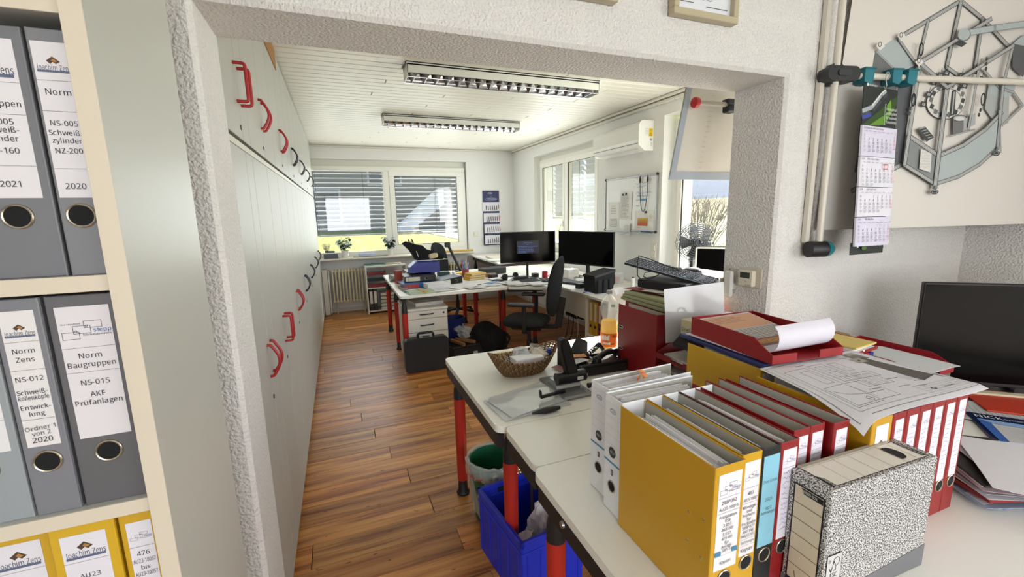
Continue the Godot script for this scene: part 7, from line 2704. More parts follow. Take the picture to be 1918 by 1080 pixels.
	io.transform = Transform3D(Basis(V(0, 0, 1), V(0, 1, 0), V(-1, 0, 0)), V(-W / 2 - 0.0012, 0, 0))
	# certificate mark on the long side
	p = sheet_print(0.00012)
	var x0 := -W / 2 + 0.006
	var x1 := x0 + 0.042
	p.rect(x0 + 0.002, 0.024, x1 - 0.002, 0.120, ink)
	p.rect(x0, 0.026, x1, 0.118, ink)
	p.rect(x0 + 0.0012, 0.0265, x1 - 0.0012, 0.1185, Color.html("c9c6c2"))
	var cx := (x0 + x1) / 2 + 0.002
	# tree and tick
	p.lines([Vector2(cx - 0.014, 0.090), Vector2(cx - 0.009, 0.082), Vector2(cx - 0.003, 0.104)], 0.0024, ink)
	p.ring(cx + 0.004, 0.103, 0.0085, 0.0090, 0.0014, ink)
	p.rect(cx - 0.006, 0.092, cx + 0.002, 0.0985, Color.html("c9c6c2"))
	p.lines([Vector2(cx - 0.003, 0.104), Vector2(cx + 0.003, 0.094), Vector2(cx + 0.003, 0.084), Vector2(cx - 0.002, 0.084)], 0.0014, ink)
	p.text("FSC", cx - 0.001, 0.074, 0.013, ink)
	p.scribble(x0 + 0.010, x1 - 0.010, 0.065, 0.0018, 0.0006, ink, rng)
	p.text("RECYCLED", cx - 0.002, 0.052, 0.0075, ink, 0.5, 0, 0.032)
	for k in 2:
		p.scribble(x0 + 0.006, x1 - 0.006, 0.042 - k * 0.005, 0.0024, 0.0007, ink, rng)
	p.lines([Vector2(x0 + 0.004, 0.105), Vector2(x0 + 0.006, 0.112), Vector2(x0 + 0.009, 0.106), Vector2(x0 + 0.004, 0.105)], 0.0008, ink)
	io = obj("side_mark", p, ink_mat(0.75), o)
	io.position.z = D / 2 + 0.0012

# a sheet with print that follows its bend: strokes in sheet coordinates (0..1)
func bent_lines(b: B, f: Callable, pts: Array, w: float, c: Color, lift := 0.0012):
	b.tint = c.srgb_to_linear()
	for i in pts.size() - 1:
		var p: Vector2 = pts[i]
		var q: Vector2 = pts[i + 1]
		var n := maxi(1, int(ceil(p.distance_to(q) * 10)))
		for k in n:
			var a := p.lerp(q, float(k) / n)
			var e := p.lerp(q, float(k + 1) / n)
			var A: Vector3 = f.call(a.x, a.y)
			var E: Vector3 = f.call(e.x, e.y)
			var d := (E - A)
			if d.length() < 1e-6:
				continue
			var up: Vector3 = (f.call(a.x + 0.01, a.y) - A).cross(f.call(a.x, a.y + 0.01) - A).normalized()
			if up.y < 0:
				up = -up
			var s := d.normalized().cross(up) * w * 0.5
			b.poly([A + s + up * lift, E + s + up * lift, E - s + up * lift, A - s + up * lift], up)

func bent_fill(b: B, f: Callable, q: Array, c: Color, lift := 0.001, n := 6):
	b.tint = c.srgb_to_linear()
	for i in n:
		for j in n:
			var r := []
			for k in [[0, 0], [1, 0], [1, 1], [0, 1]]:
				var u := float(i + k[0]) / n
				var v := float(j + k[1]) / n
				var t: Vector2 = (q[0] as Vector2).lerp(q[1], u).lerp((q[3] as Vector2).lerp(q[2], u), v)
				var up: Vector3 = (f.call(t.x + 0.01, t.y) - f.call(t.x, t.y)).cross(f.call(t.x, t.y + 0.01) - f.call(t.x, t.y)).normalized()
				if up.y < 0:
					up = -up
				r.append(f.call(t.x, t.y) + up * lift)
			b.poly(r, Vector3.UP)

func drawing():
	var o := thing("technical_drawing", "large white technical drawing lying over the second row of binders, one corner drooping", "drawing", V(1.04, 1.0625, -0.835))
	var f := func(u: float, v: float) -> Vector3:
		# u along x, v from back (0) to front (1)
		var x := 0.035 + 0.40 * u - 0.078 * v * (1.0 - u)
		var z := 0.314 * v - 0.004 * sin(5.0 * u)
		var y := 0.006 + 0.003 * sin(4.0 * u + 1.0) * sin(3.0 * v)
		var lx: float = maxf(0.0, -0.004 - x)
		var lz: float = maxf(0.0, z - 0.306)
		y -= 9.0 * lx * lx + 0.35 * lx + 0.5 * lz
		return V(x, y, z)
	var b := B.new()
	b.sheet(f, 22, 18, 0.001)
	obj("sheet", b, mat("dedce0", 0.7), o)
	b = B.new()
	var k := Color.html("35353a")
	var lt := Color.html("76767c")
	var L := func(pts: Array, w := 0.0008, c := k):
		var q := []
		for p in pts:
			q.append(Vector2(p[0], p[1]))
		bent_lines(b, f, q, w, c)
	# border
	L.call([[0.02, 0.05], [0.98, 0.05], [0.98, 0.95], [0.02, 0.95], [0.02, 0.05]], 0.0012)
	L.call([[0.07, 0.10], [0.07, 0.90], [0.60, 0.90]], 0.0009, lt)
	# plan outlines
	for r in [[0.10, 0.18, 0.30, 0.86], [0.12, 0.55, 0.46, 0.84], [0.34, 0.16, 0.48, 0.52], [0.38, 0.20, 0.44, 0.30], [0.38, 0.34, 0.45, 0.44], [0.40, 0.46, 0.62, 0.66], [0.52, 0.18, 0.60, 0.36], [0.50, 0.42, 0.66, 0.52], [0.20, 0.24, 0.27, 0.50]]:
		L.call([[r[0], r[1]], [r[2], r[1]], [r[2], r[3]], [r[0], r[3]], [r[0], r[1]]], 0.0010)
	for i in 8:
		L.call([[0.35 + 0.03 * i, 0.20], [0.35 + 0.03 * i, 0.50]], 0.0005, lt)
		L.call([[0.42, 0.48 + 0.022 * i], [0.60, 0.48 + 0.022 * i]], 0.0005, lt)
	L.call([[0.14, 0.62], [0.20, 0.70], [0.30, 0.74], [0.44, 0.74]], 0.0012)
	L.call([[0.30, 0.58], [0.32, 0.80]], 0.0008)
	var ring := []
	for i in 17:
		ring.append([0.26 + 0.02 * cos(TAU * i / 16.0), 0.80 + 0.028 * sin(TAU * i / 16.0)])
	L.call(ring, 0.001)
	L.call([[0.24, 0.80], [0.28, 0.80]], 0.0012)
	for i in 9:
		var y := 0.30 + 0.03 * i
		L.call([[0.72, 0.58 + 0.012 * i], [0.92, 0.58 + 0.012 * i]], 0.0004, lt)
	for q in [[0.62, 0.60], [0.70, 0.12], [0.56, 0.74], [0.66, 0.78], [0.74, 0.70], [0.80, 0.86], [0.50, 0.10], [0.26, 0.12], [0.36, 0.70]]:
		L.call([[q[0], q[1]], [q[0] + 0.09, q[1] + 0.005]], 0.0022, lt)
	# title block
	for i in 6:
		L.call([[0.62, 0.78 + 0.03 * i], [0.97, 0.78 + 0.03 * i]], 0.0005, lt)
	for i in 5:
		L.call([[0.64 + 0.08 * i, 0.78], [0.64 + 0.08 * i, 0.93]], 0.0005, lt)
	L.call([[0.70, 0.855], [0.715, 0.835], [0.73, 0.855], [0.715, 0.875], [0.70, 0.855]], 0.003)
	# shaded view of the machine bed
	bent_fill(b, f, [Vector2(0.80, 0.06), Vector2(0.92, 0.06), Vector2(0.94, 0.20), Vector2(0.80, 0.22)], Color.html("7d7973"))
	bent_fill(b, f, [Vector2(0.79, 0.20), Vector2(0.90, 0.16), Vector2(0.96, 0.68), Vector2(0.80, 0.72)], Color.html("5c564f"))
	bent_fill(b, f, [Vector2(0.76, 0.16), Vector2(0.86, 0.16), Vector2(0.86, 0.26), Vector2(0.76, 0.26)], Color.html("a9a498"), 0.0013)
	bent_fill(b, f, [Vector2(0.83, 0.05), Vector2(0.92, 0.05), Vector2(0.92, 0.10), Vector2(0.83, 0.10)], Color.html("a9a498"), 0.0013)
	bent_fill(b, f, [Vector2(0.80, 0.20), Vector2(0.82, 0.20), Vector2(0.82, 0.22), Vector2(0.80, 0.22)], Color.html("33302c"), 0.0016)
	for i in 6:
		L.call([[0.81 + 0.02 * i, 0.28], [0.82 + 0.022 * i, 0.68]], 0.001, Color.html("8f8a82"))
	L.call([[0.80, 0.72], [0.97, 0.67], [0.97, 0.74]], 0.003, Color.html("4a4540"))
	obj("print", b, ink_mat(0.7), o)

# ---------- trays, screen and papers on the right-hand tables ----------
func build_table_right():
	var T := 0.741
	# stack of three red trays facing the empty table
	for k in 3:
		letter_tray(["dark red letter tray, lowest of the three beside the red binder", "dark red letter tray, middle of the three beside the red binder", "dark red letter tray, topmost of the three beside the red binder"][k], V(1.425, T + k * 0.066, -1.355), -PI / 2, "84181b", 0.25, 0.33, "stacked red letter trays", 0.060)
	for k in 3:
		pile(["papers lying in the lowest of the stacked red trays", "papers lying in the middle one of the stacked red trays", "papers lying in the topmost of the stacked red trays"][k], V(1.435, T + 0.004 + k * 0.066, -1.355), 0, 0.29, 0.21, 0.016, ["d2ccc4", "cfc6be", "d9d4cc"][k], "papers in the stacked red trays")
	slab("tag", "white name tag clipped to the middle red tray's lip", "tag", V(1.2575, T + 0.070, -1.31), V(0.003, 0.018, 0.055), 0, "e4dfd8", 0.0006, 0.5)
	var o := thing("wallet", "black zipped pouch with a white badge on the topmost red tray", "pouch", V(1.40, T + 0.205, -1.325), 0.06)
	var b := B.new()
	b.prism([Vector2(-0.115, 0), Vector2(0.13, 0), Vector2(0.13, 0.04), Vector2(0.0, 0.05), Vector2(-0.075, 0.045), Vector2(-0.115, 0.015)], 0.17, Transform3D(Basis.IDENTITY, V(0, 0, -0.085)))
	obj("body", b, mat("141416", 0.55), o)
	var p := sheet_print(0.0003)
	p.poly([Vector2(-0.05, 0.025), Vector2(-0.038, 0.032), Vector2(-0.026, 0.025), Vector2(-0.038, 0.018)], Color.html("b9bcc2"))
	p.text("TOOLS", 0.02, 0.022, 0.012, Color.html("a9acb2"))
	var io := obj("badge", p, ink_mat(), o)
	io.position.z = 0.0856
	o = thing("carton", "cream carton with handwriting on its end, on the black pouch", "box", V(1.42, T + 0.258, -1.31), 0.0)
	b = B.new()
	b.box(V(0, 0.034, 0), V(0.24, 0.068, 0.15), 0.003)
	obj("body", b, mat("cfc3a4", 0.7), o)
	p = sheet_print(0.0003)
	p.text("OneConverter", 0, 0.026, 0.024, Color.html("3a352c"), 0.5, 0.05, 0.135)
	io = obj("lettering", p, ink_mat(), o)
	io.transform = Transform3D(Basis(V(0, 0, 1), V(0, 1, 0), V(-1, 0, 0)), V(-0.1204, 0.004, 0))
	b = B.new()
	b.tube([V(0.01, 0.068, -0.02), V(0.02, 0.085, -0.01), V(0.05, 0.092, 0.0), V(0.085, 0.085, 0.01), V(0.10, 0.07, 0.02)], 0.004, 6)
	obj("strap", b, mat("d9d6d0", 0.4), o)
	o = thing("document_sleeve", "milky clear document sleeve standing upright behind the red tray", "sleeve", V(1.435, 0.955, -1.430), -0.08)
	o.rotation = Vector3(-0.10, -0.02, 0.02)
	b = B.new()
	b.sheet(func(u, v): return V((u - 0.5) * 0.335, 0.232 * v, 0.004 * sin(4 * u + 2 * v)), 10, 8, 0.0012)
	obj("film", b, clear_mat("d3d0d4", 0.80, 0.06), o)
	b = B.new()
	b.sheet(func(u, v): return V((u - 0.5) * 0.30, 0.01 + 0.205 * v, -0.004), 2, 2, 0.001)
	obj("insert", b, mat("c9c4c8", 0.6), o)
	# blue folder and the big red tray over the third row
	slab("folder", "dark blue folder lying under the big red tray", "folder", V(1.265, 1.060, -1.015), V(0.30, 0.012, 0.36), -0.06, "2b2f66", 0.002, 0.45)
	loose("white sheet sticking out of the dark blue folder under the big red tray", V(1.27, 1.0725, -1.01), -0.02, 0.29, 0.33, "d9d8e2", false, 0.003)
	var lt = letter_tray("big red letter tray on the dark blue folder, a curled printout inside", V(1.262, 1.077, -0.985), -0.10, "941519", 0.265, 0.345, "", 0.062)
	curled_print(V(1.262, 1.082, -0.985), -0.10)
	# upright books beyond, with a tray on them
	var cols := [["1d2f86", 0.055, "royal blue ring binder standing on edge behind the drawing"], ["141518", 0.020, "black spiral bound manual standing behind the drawing"], ["dcd8d0", 0.022, "white manual standing between the black and the red spiral bound ones"], ["b3262a", 0.026, "red spiral bound manual standing behind the drawing"], ["27307e", 0.024, "dark blue manual at the end of the row behind the drawing"]]
	var x := 1.715
	for k in cols.size():
		var c = cols[k]
		o = thing("manual", c[2], "book", V(x + c[1] / 2, T, -1.125), 0, "upright manuals behind the drawing")
		b = B.new()
		b.box(V(0, 0.112, 0), V(c[1] - 0.003, 0.224, 0.30), 0.002)
		obj("cover", b, mat(c[0], 0.4), o)
		if k in [1, 3]:
			b = B.new()
			for i in 22:
				b.cyl(V(-0.006, 0.012 + i * 0.0095, 0.1505), V(0.006, 0.012 + i * 0.0095, 0.1505), 0.0035, 0.0035, 6)
			obj("spiral", b, mat("e6e6e8", 0.4), o)
		elif k == 0:
			b = B.new()
			b.cyl(V(-0.012, 0.0, 0.1505), V(-0.012, 0.224, 0.1505), 0.006, 0.006, 8)
			b.cyl(V(0.018, 0.0, 0.1505), V(0.018, 0.224, 0.1505), 0.006, 0.006, 8)
			obj("hinge", b, mat("24389c", 0.35), o)
		x += c[1] + 0.001
	letter_tray("red letter tray lying on the upright manuals, full of pads", V(1.79, T + 0.226, -1.125), 0.12, "941519", 0.20, 0.30, "", 0.030)
	pile("white pads in the tray on the upright manuals", V(1.795, T + 0.231, -1.12), 0.12, 0.16, 0.27, 0.020, "dedbd6", "")
	slab("yellow_pad", "yellow pad lying on the white pads over the upright manuals", "pad", V(1.80, T + 0.252, -1.12), V(0.15, 0.006, 0.29), 0.10, "dcc46c", 0.001, 0.6)
	slab("small_carton", "small brown carton by the wall behind the far red tray", "carton", V(2.06, 0.741, -1.24), V(0.14, 0.20, 0.06), 0.1, "a98a5c", 0.003, 0.7)
	# tray with papers before the screen
	for k in 4:
		slab("catalogue", "%s catalogue under the far red tray, hidden behind the drawing" % ["lowest", "second", "third", "topmost"][k], "catalogue", V(1.995, T + 0.037 * k, -0.995), V(0.23, 0.036, 0.30), -0.03 + 0.02 * k, ["8d8f96", "55606e", "a7a39a", "6f5f58"][k], 0.002, 0.5, "catalogues under the far red tray")
	letter_tray("red letter tray with creased papers in front of the large black screen", V(1.992, T + 0.150, -1.005), 0.0, "961a24", 0.25, 0.325, "", 0.058)
	for k in 3:
		loose(["white form lying in the red tray before the large screen", "greyish form on top in the red tray before the large screen", "creased clear sheet hanging over the edge of the red tray before the large screen"][k], V(1.985 - 0.006 * k, T + 0.168 + 0.010 * k, -0.975 + 0.016 * k), -0.04 - 0.05 * k, 0.18, 0.27, ["dedcd8", "c3cbc8", "cfd2d2"][k], k < 2, 0.010, "papers in the far red tray")
	# the large screen
	var s = screen("large black television standing at an angle on the right-hand table", V(2.505, T, -0.785), -0.685, 0.73, 0.425, 0.035)
	s.set_meta("category", "television")
	b = B.new()
	b.box(V(0, 0.248, 0.001), V(0.73, 0.425, 0.003), 0.001)
	slab("cream_board", "long cream board lying along the foot of the large screen", "board", V(2.40, T + 0.004, -0.845), V(0.52, 0.014, 0.035), -0.70, "cfc3a6", 0.002, 0.6)
	slab("brown_panel", "brown panel lying under the cream board at the foot of the large screen", "panel", V(2.45, T, -0.76), V(0.50, 0.004, 0.20), -0.70, "5a463c", 0.001, 0.6)
	slab("orange_folder", "orange red folder lying on the table before the large screen", "folder", V(2.41, T + 0.005, -0.735), V(0.24, 0.006, 0.33), 0.78, "c03a22", 0.002, 0.5)
	slab("orange_folder", "second orange red folder under the first, nearer the picture's edge", "folder", V(2.50, T + 0.0005, -0.64), V(0.24, 0.004, 0.32), 0.6, "b5331f", 0.002, 0.5)
	loose("clear sleeve under the orange folder beside the blue magazine", V(2.22, T + 0.002, -0.74), 0.7, 0.2, 0.26, "b9b9b8", true, 0.004)
	magazine()
	paper_pile()

func curled_print(at: Vector3, turn: float):
	var o := thing("printout", "curled coloured printout with a black grid lying in the big red tray", "printout", at, turn)
	var f := func(u: float, v: float) -> Vector3:
		# u across (x), v from the back (0) to the curled front (1)
		var x := -0.105 + 0.21 * u
		var s := v * 0.40
		var z := -0.165
		var y := 0.0
		if s < 0.27:
			z += s
			y = 0.048 - 0.150 * s
		else:
			var a := minf((s - 0.27) / 0.045, 2.6)
			z += 0.27 + 0.045 * sin(a)
			y = 0.008 + 0.045 * (1.0 - cos(a))
		return V(x + 0.02 * v, y + 0.008 * u, z)
	var b := B.new()
	b.sheet(f, 8, 30, 0.001)
	obj("sheet", b, mat("d9d5de", 0.65), o)
	b = B.new()
	bent_fill(b, f, [Vector2(0.02, 0.02), Vector2(0.98, 0.02), Vector2(0.98, 0.28), Vector2(0.02, 0.28)], Color.html("d9a888"))
	bent_fill(b, f, [Vector2(0.03, 0.30), Vector2(0.98, 0.30), Vector2(0.98, 0.48), Vector2(0.03, 0.48)], Color.html("d8d4d0"))
	for i in 10:
		bent_lines(b, f, [Vector2(0.03, 0.30 + 0.02 * i), Vector2(0.98, 0.30 + 0.02 * i)], 0.0014, Color.html("26262a"), 0.0015)
	for i in 13:
		bent_lines(b, f, [Vector2(0.03 + 0.079 * i, 0.30), Vector2(0.03 + 0.079 * i, 0.48)], 0.0014, Color.html("26262a"), 0.0015)
	bent_fill(b, f, [Vector2(0.0, 0.485), Vector2(1.0, 0.485), Vector2(1.0, 0.50), Vector2(0.0, 0.50)], Color.html("b5502e"))
	bent_fill(b, f, [Vector2(0.02, 0.505), Vector2(0.98, 0.505), Vector2(0.98, 0.555), Vector2(0.02, 0.555)], Color.html("d8b85c"))
	bent_fill(b, f, [Vector2(0.02, 0.56), Vector2(0.98, 0.56), Vector2(0.98, 0.60), Vector2(0.02, 0.60)], Color.html("8f8270"))
	for i in 5:
		bent_lines(b, f, [Vector2(0.1, 0.512 + 0.018 * i), Vector2(0.7, 0.512 + 0.018 * i)], 0.0022, Color.html("9c3a2c"), 0.0015)
	for i in 4:
		bent_lines(b, f, [Vector2(0.08, 0.06 + 0.03 * i), Vector2(0.6 + 0.08 * (i % 2), 0.06 + 0.03 * i)], 0.0018, Color.html("7a5a4c"), 0.0015)
	obj("print", b, ink_mat(0.6), o)

func magazine():
	var o := thing("magazine", "dark and light blue clamp folder lettered NICK beside the paper pile", "folder", V(2.085, 0.742, -0.61), -0.877)
	var b := B.new()
	b.box(V(0, 0.004, 0), V(0.235, 0.006, 0.315), 0.002)
	obj("board", b, mat("17234f", 0.3), o)
	var p := sheet_print(0.0003)
	p.rect(-0.112, 0.100, 0.112, 0.152, Color.html("141d42"))
	p.text("NICK", -0.098, 0.128, 0.034, Color.html("e9ecf2"), 0.0)
	p.text("Systeme", -0.022, 0.124, 0.018, Color.html("c9d0e0"), 0.0)
	p.poly([Vector2(-0.104, 0.098), Vector2(0.112, 0.098), Vector2(0.112, 0.060), Vector2(-0.070, 0.070)], Color.html("8fb2dc"))
	p.poly([Vector2(-0.104, 0.098), Vector2(-0.070, 0.070), Vector2(-0.088, -0.150), Vector2(-0.104, -0.150)], Color.html("3f66ad"))
	p.poly([Vector2(-0.075, 0.066), Vector2(0.112, 0.056), Vector2(0.112, -0.150), Vector2(-0.084, -0.150)], Color.html("c9c7c6"))
	for k in 8:
		p.scribble(-0.05, rng.randf_range(0.0, 0.09), 0.03 - k * 0.018, 0.007, 0.001, Color.html("a3a3a6"), rng)
	var io := obj("print", p, ink_mat(0.35), o)
	io.transform = Transform3D(FLAT, V(0, 0.0072, 0))

func paper_pile():
	var T := 0.742
	# from the bottom: clear blue sleeves, dark red folder, mixed papers, white sheets on top
	for k in 3:
		var o := thing("document_sleeve", "%s bluish clear sleeve at the bottom of the loose pile beside the red binders" % ["lowest", "second", "third"][k], "sleeve", V(1.650 - 0.010 * k, T + 0.006 * k, -0.60 + 0.010 * k), 1.40 - 0.12 * k, "sleeves under the loose pile")
		var b := B.new()
		b.sheet(func(u, v): return V((u - 0.5) * 0.31, 0.003 + 0.003 * sin(7 * u + 2 * v + k), (0.5 - v) * 0.22), 10, 6, 0.0012)
		obj("film", b, clear_mat("b4c4dc", 0.6, 0.08), o)
		b = B.new()
		b.sheet(func(u, v): return V((u - 0.5) * 0.28, 0.0008, (0.5 - v) * 0.20), 2, 2, 0.001)
		obj("insert", b, mat(["c9cdd8", "3d5c94", "dcdfe6"][k], 0.6), o)
	slab("folder", "dark red folder in the middle of the loose pile", "folder", V(1.635, T + 0.022, -0.585), V(0.30, 0.012, 0.215), 1.22, "8c2420", 0.002, 0.5)
	for k in 4:
		loose(["white sheet just over the dark red folder in the loose pile", "grey edged sheet in the loose pile", "pink edged sheet in the loose pile", "white sheet below the top letter in the loose pile"][k], V(1.632 + 0.004 * k, T + 0.036 + 0.008 * k, -0.565 + 0.006 * k), 1.10 - 0.07 * k, 0.295, 0.21, ["dcdade", "b9b6ba", "cdb4b8", "e0dee4"][k], false, 0.004, "sheets of the loose pile")
	slab("black_folder", "thin black folder between the sheets of the loose pile", "folder", V(1.635, T + 0.066, -0.545), V(0.29, 0.006, 0.20), 0.92, "2a2628", 0.001, 0.5)
	loose("white letter hanging out over the near edge of the loose pile", V(1.650, T + 0.075, -0.490), 0.86, 0.297, 0.21, "dcdbe6", false, 0.004, "sheets of the loose pile")
	loose("white letter with fine print on top of the loose pile", V(1.628, T + 0.083, -0.475), 0.644, 0.297, 0.21, "d9d6d8", false, 0.004, "sheets of the loose pile")

# ---------- the display rail with calendar and machine poster ----------
func build_wall_display():
	var x := 1.918
	var z := -1.262
	var o := thing("display_pole", "white vertical display pole with a teal bottom cap on the near wall", "pole", V(x, 0, z))
	var white := mat("d9d2c4", 0.3)
	var b := B.new()
	b.cyl(V(0.006, 1.36, 0), V(0.0, 2.56, 0), 0.0135, 0.0135, 20)
	obj("tube", b, white, o)
	b = B.new()
	b.box(V(-0.028, 1.96, -0.038), V(0.022, 1.2, 0.028), 0.005)
	obj("wall_channel", b, mat("d3ccbf", 0.4), o)
	b = B.new()
	b.cyl(V(-0.045, 1.335, -0.010), V(0.025, 1.335, 0.012), 0.034, 0.034, 24)
	obj("bracket", b, mat("1a1b1d", 0.45), o)
	b = B.new()
	b.lathe([Vector2(0.0001, 0.040), Vector2(0.012, 0.038), Vector2(0.024, 0.030), Vector2(0.032, 0.015), Vector2(0.034, 0.0), Vector2(0.0001, 0.0)], 24, Transform3D(Basis(V(0, 0, 1), -PI / 2) * Basis(V(1, 0, 0), 0.28), V(0.026, 1.335, 0.0122)))
	obj("end_cap", b, mat("1f7f8c", 0.35), o)
	# swinging arm
	var a := deg_to_rad(11.8)
	var arm := thing("poster_rail", "white swinging display arm in a black clamp across the poster", "arm", V(2.0, 2.038, z), a * -1.0)
	b = B.new()
	b.cyl(V(-0.06, 0, 0.012), V(1.18, 0, 0.012), 0.0125, 0.0125, 20)
	obj("tube", b, white, arm)
	b = B.new()
	b.prism(rounded(-0.075, -0.028, 0.075, 0.028, 0.026), 0.055, Transform3D(Basis.IDENTITY, V(-0.062, 0.0, -0.012)))
	b.prism(rounded(-0.03, -0.04, 0.045, 0.04, 0.03), 0.04, Transform3D(Basis.IDENTITY, V(-0.082, 0.004, -0.02)))
	obj("clamp", b, mat("1b1c1e", 0.45), arm)
	b = B.new()
	b.prism(rounded(-0.03, -0.012, 0.03, 0.012, 0.01), 0.004, Transform3D(Basis.IDENTITY, V(-0.062, 0.002, 0.043)))
	obj("badge", b, mat("2c2d30", 0.35), arm)
	for k in 3:
		var c := thing("display_clip", ["teal clip on the display arm nearest the black clamp", "teal clip in the middle of the three on the display arm", "teal clip on the display arm furthest from the black clamp"][k], "clip", V(2.0, 2.038, z) + Basis(V(0, 1, 0), -a) * V([0.065, 0.200, 0.275][k], 0.0, 0.012), -a, "teal clips on the display arm")
		b = B.new()
		b.prism([Vector2(-0.022, 0.022), Vector2(0.022, 0.022), Vector2(0.022, -0.02), Vector2(0.010, -0.034), Vector2(-0.022, -0.026)], 0.046, Transform3D(Basis.IDENTITY, V(0, 0, -0.023)))
		obj("body", b, mat("1d7280", 0.4), c)
		b = B.new()
		b.box(V(0.003, 0.026, 0.0), V(0.056, 0.008, 0.05), 0.002)
		obj("lever", b, mat("1a6673", 0.4), c)
	poster(V(2.0, 0, z), -a)
	wall_calendar()

func poster(at: Vector3, turn: float):
	var o := thing("machine_poster", "large white poster of a grey framed assembly machine behind the display arm", "poster", at, turn)
	var b := B.new()
	b.sheet(func(u, v): return V(-0.055 + 1.24 * u + 0.06 * v * (1.0 - u) * 1.2 - 0.07 * u * 0.0, 1.413 + 1.14 * v, -0.022 + 0.003 * sin(6 * u)), 12, 4, 0.001)
	obj("sheet", b, mat("d9d3cb", 0.6), o)
	var p := sheet_print(0.00012)
	var dk := Color.html("3a3b3d")
	var md := Color.html("6c6e6e")
	var lt := Color.html("a7aaa8")
	var pl := Color.html("a9b2b1")
	var wh := Color.html("d4d0c9")
	var rail := func(pts: Array, w := 0.022):
		var q := []
		for k in pts:
			q.append(Vector2(k[0], k[1]))
		p.lines(q, w, dk)
		p.lines(q, w * 0.72, lt)
		p.lines(q, w * 0.30, md)
		p.lines(q, w * 0.12, wh)
	var fill := func(pts: Array, c: Color):
		var q := []
		for k in pts:
			q.append(Vector2(k[0], k[1]))
		p.poly(q, c)
	# cupboard at the left
	fill.call([[0.138, 2.148], [0.266, 2.065], [0.335, 1.68], [0.255, 1.64], [0.10, 1.66]], md)
	fill.call([[0.138, 2.148], [0.234, 2.203], [0.346, 2.097], [0.266, 2.065]], pl)
	fill.call([[0.266, 2.065], [0.346, 2.10], [0.338, 1.69], [0.27, 1.65]], Color.html("56585a"))
	rail.call([[0.138, 2.146], [0.266, 2.063], [0.262, 1.64]], 0.008)
	rail.call([[0.10, 1.58], [0.337, 1.69]], 0.022)
	# back frame
	rail.call([[0.240, 2.200], [0.530, 2.357], [0.656, 2.295], [0.822, 2.190]], 0.018)
	rail.call([[0.378, 2.275], [0.354, 2.105]], 0.016)
	rail.call([[0.530, 2.350], [0.505, 2.10]], 0.020)
	rail.call([[0.656, 2.295], [0.655, 2.08]], 0.018)
	rail.call([[0.505, 2.095], [0.580, 2.060], [0.655, 2.085]], 0.016)
	rail.call([[0.240, 2.195], [0.346, 2.100]], 0.012)
	# cylinders and switch cabinet behind on the right
	fill.call([[0.74, 2.037], [0.86, 2.01], [0.886, 1.87], [0.82, 1.86], [0.74, 1.93]], lt)
	p.oval(0.82, 2.02, 0.07, 0.045, pl)
	rail.call([[0.70, 2.09], [0.80, 2.02], [0.884, 2.002], [0.950, 1.947], [0.852, 1.861]], 0.012)
	fill.call([[0.834, 2.202], [0.95, 2.27], [0.99, 2.23], [0.922, 2.066], [0.856, 2.103]], Color.html("58595a"))
	fill.call([[0.834, 2.202], [0.883, 2.238], [0.99, 2.25], [0.95, 2.19]], pl)
	# turntable, bowl feeder and units
	p.oval(0.525, 1.955, 0.105, 0.075, dk)
	p.oval(0.525, 1.956, 0.103, 0.073, wh)
	p.ring(0.525, 1.955, 0.078, 0.054, 0.003, md)
	for k in 14:
		var t := TAU * k / 14.0
		fill.call([[0.525 + 0.085 * cos(t) - 0.010, 1.955 + 0.062 * sin(t)], [0.525 + 0.085 * cos(t) + 0.008, 1.955 + 0.062 * sin(t) - 0.006], [0.525 + 0.085 * cos(t) + 0.014, 1.955 + 0.062 * sin(t) + 0.012], [0.525 + 0.085 * cos(t) - 0.004, 1.955 + 0.062 * sin(t) + 0.018]], dk if k % 2 == 0 else md)
	fill.call([[0.545, 2.00], [0.565, 2.005], [0.575, 1.90], [0.55, 1.895]], dk)
	fill.call([[0.553, 1.995], [0.560, 1.997], [0.566, 1.905], [0.559, 1.903]], lt)
	for q in [[0.44, 2.03], [0.47, 2.06], [0.50, 2.07], [0.58, 2.06], [0.62, 2.045], [0.66, 2.04], [0.69, 2.05], [0.42, 1.98], [0.40, 1.94], [0.645, 2.08], [0.60, 2.02], [0.55, 2.045]]:
		fill.call([[q[0] - 0.016, q[1] - 0.006], [q[0] + 0.014, q[1] - 0.012], [q[0] + 0.018, q[1] + 0.008], [q[0] - 0.012, q[1] + 0.014]], dk)
		fill.call([[q[0] - 0.008, q[1] - 0.002], [q[0] + 0.006, q[1] - 0.006], [q[0] + 0.009, q[1] + 0.004], [q[0] - 0.005, q[1] + 0.008]], lt)
		p.lines([Vector2(q[0], q[1]), Vector2(q[0] + 0.004, q[1] + 0.03)], 0.003, dk)
	fill.call([[0.565, 1.878], [0.635, 1.893], [0.627, 1.828], [0.577, 1.815]], md)
	p.oval(0.600, 1.886, 0.036, 0.013, lt)
	p.ring(0.600, 1.886, 0.036, 0.013, 0.003, dk)
	p.oval(0.600, 1.884, 0.024, 0.008, wh)
	fill.call([[0.62, 1.88], [0.68, 1.91], [0.69, 1.86], [0.63, 1.84]], lt)
	rail.call([[0.56, 1.81], [0.69, 1.84]], 0.007)
	fill.call([[0.381, 1.836], [0.42, 1.850], [0.476, 1.805], [0.44, 1.785]], dk)
	for k in 5:
		p.lines([Vector2(0.392 + 0.013 * k, 1.838 - 0.009 * k), Vector2(0.420 + 0.011 * k, 1.846 - 0.010 * k)], 0.003, lt)
	# table front
	fill.call([[0.336, 1.805], [0.515, 1.72], [0.517, 1.610], [0.342, 1.692]], Color.html("818483"))
	fill.call([[0.515, 1.72], [0.64, 1.765], [0.750, 1.835], [0.824, 1.908], [0.831, 1.765], [0.745, 1.69], [0.640, 1.640], [0.517, 1.610]], pl)
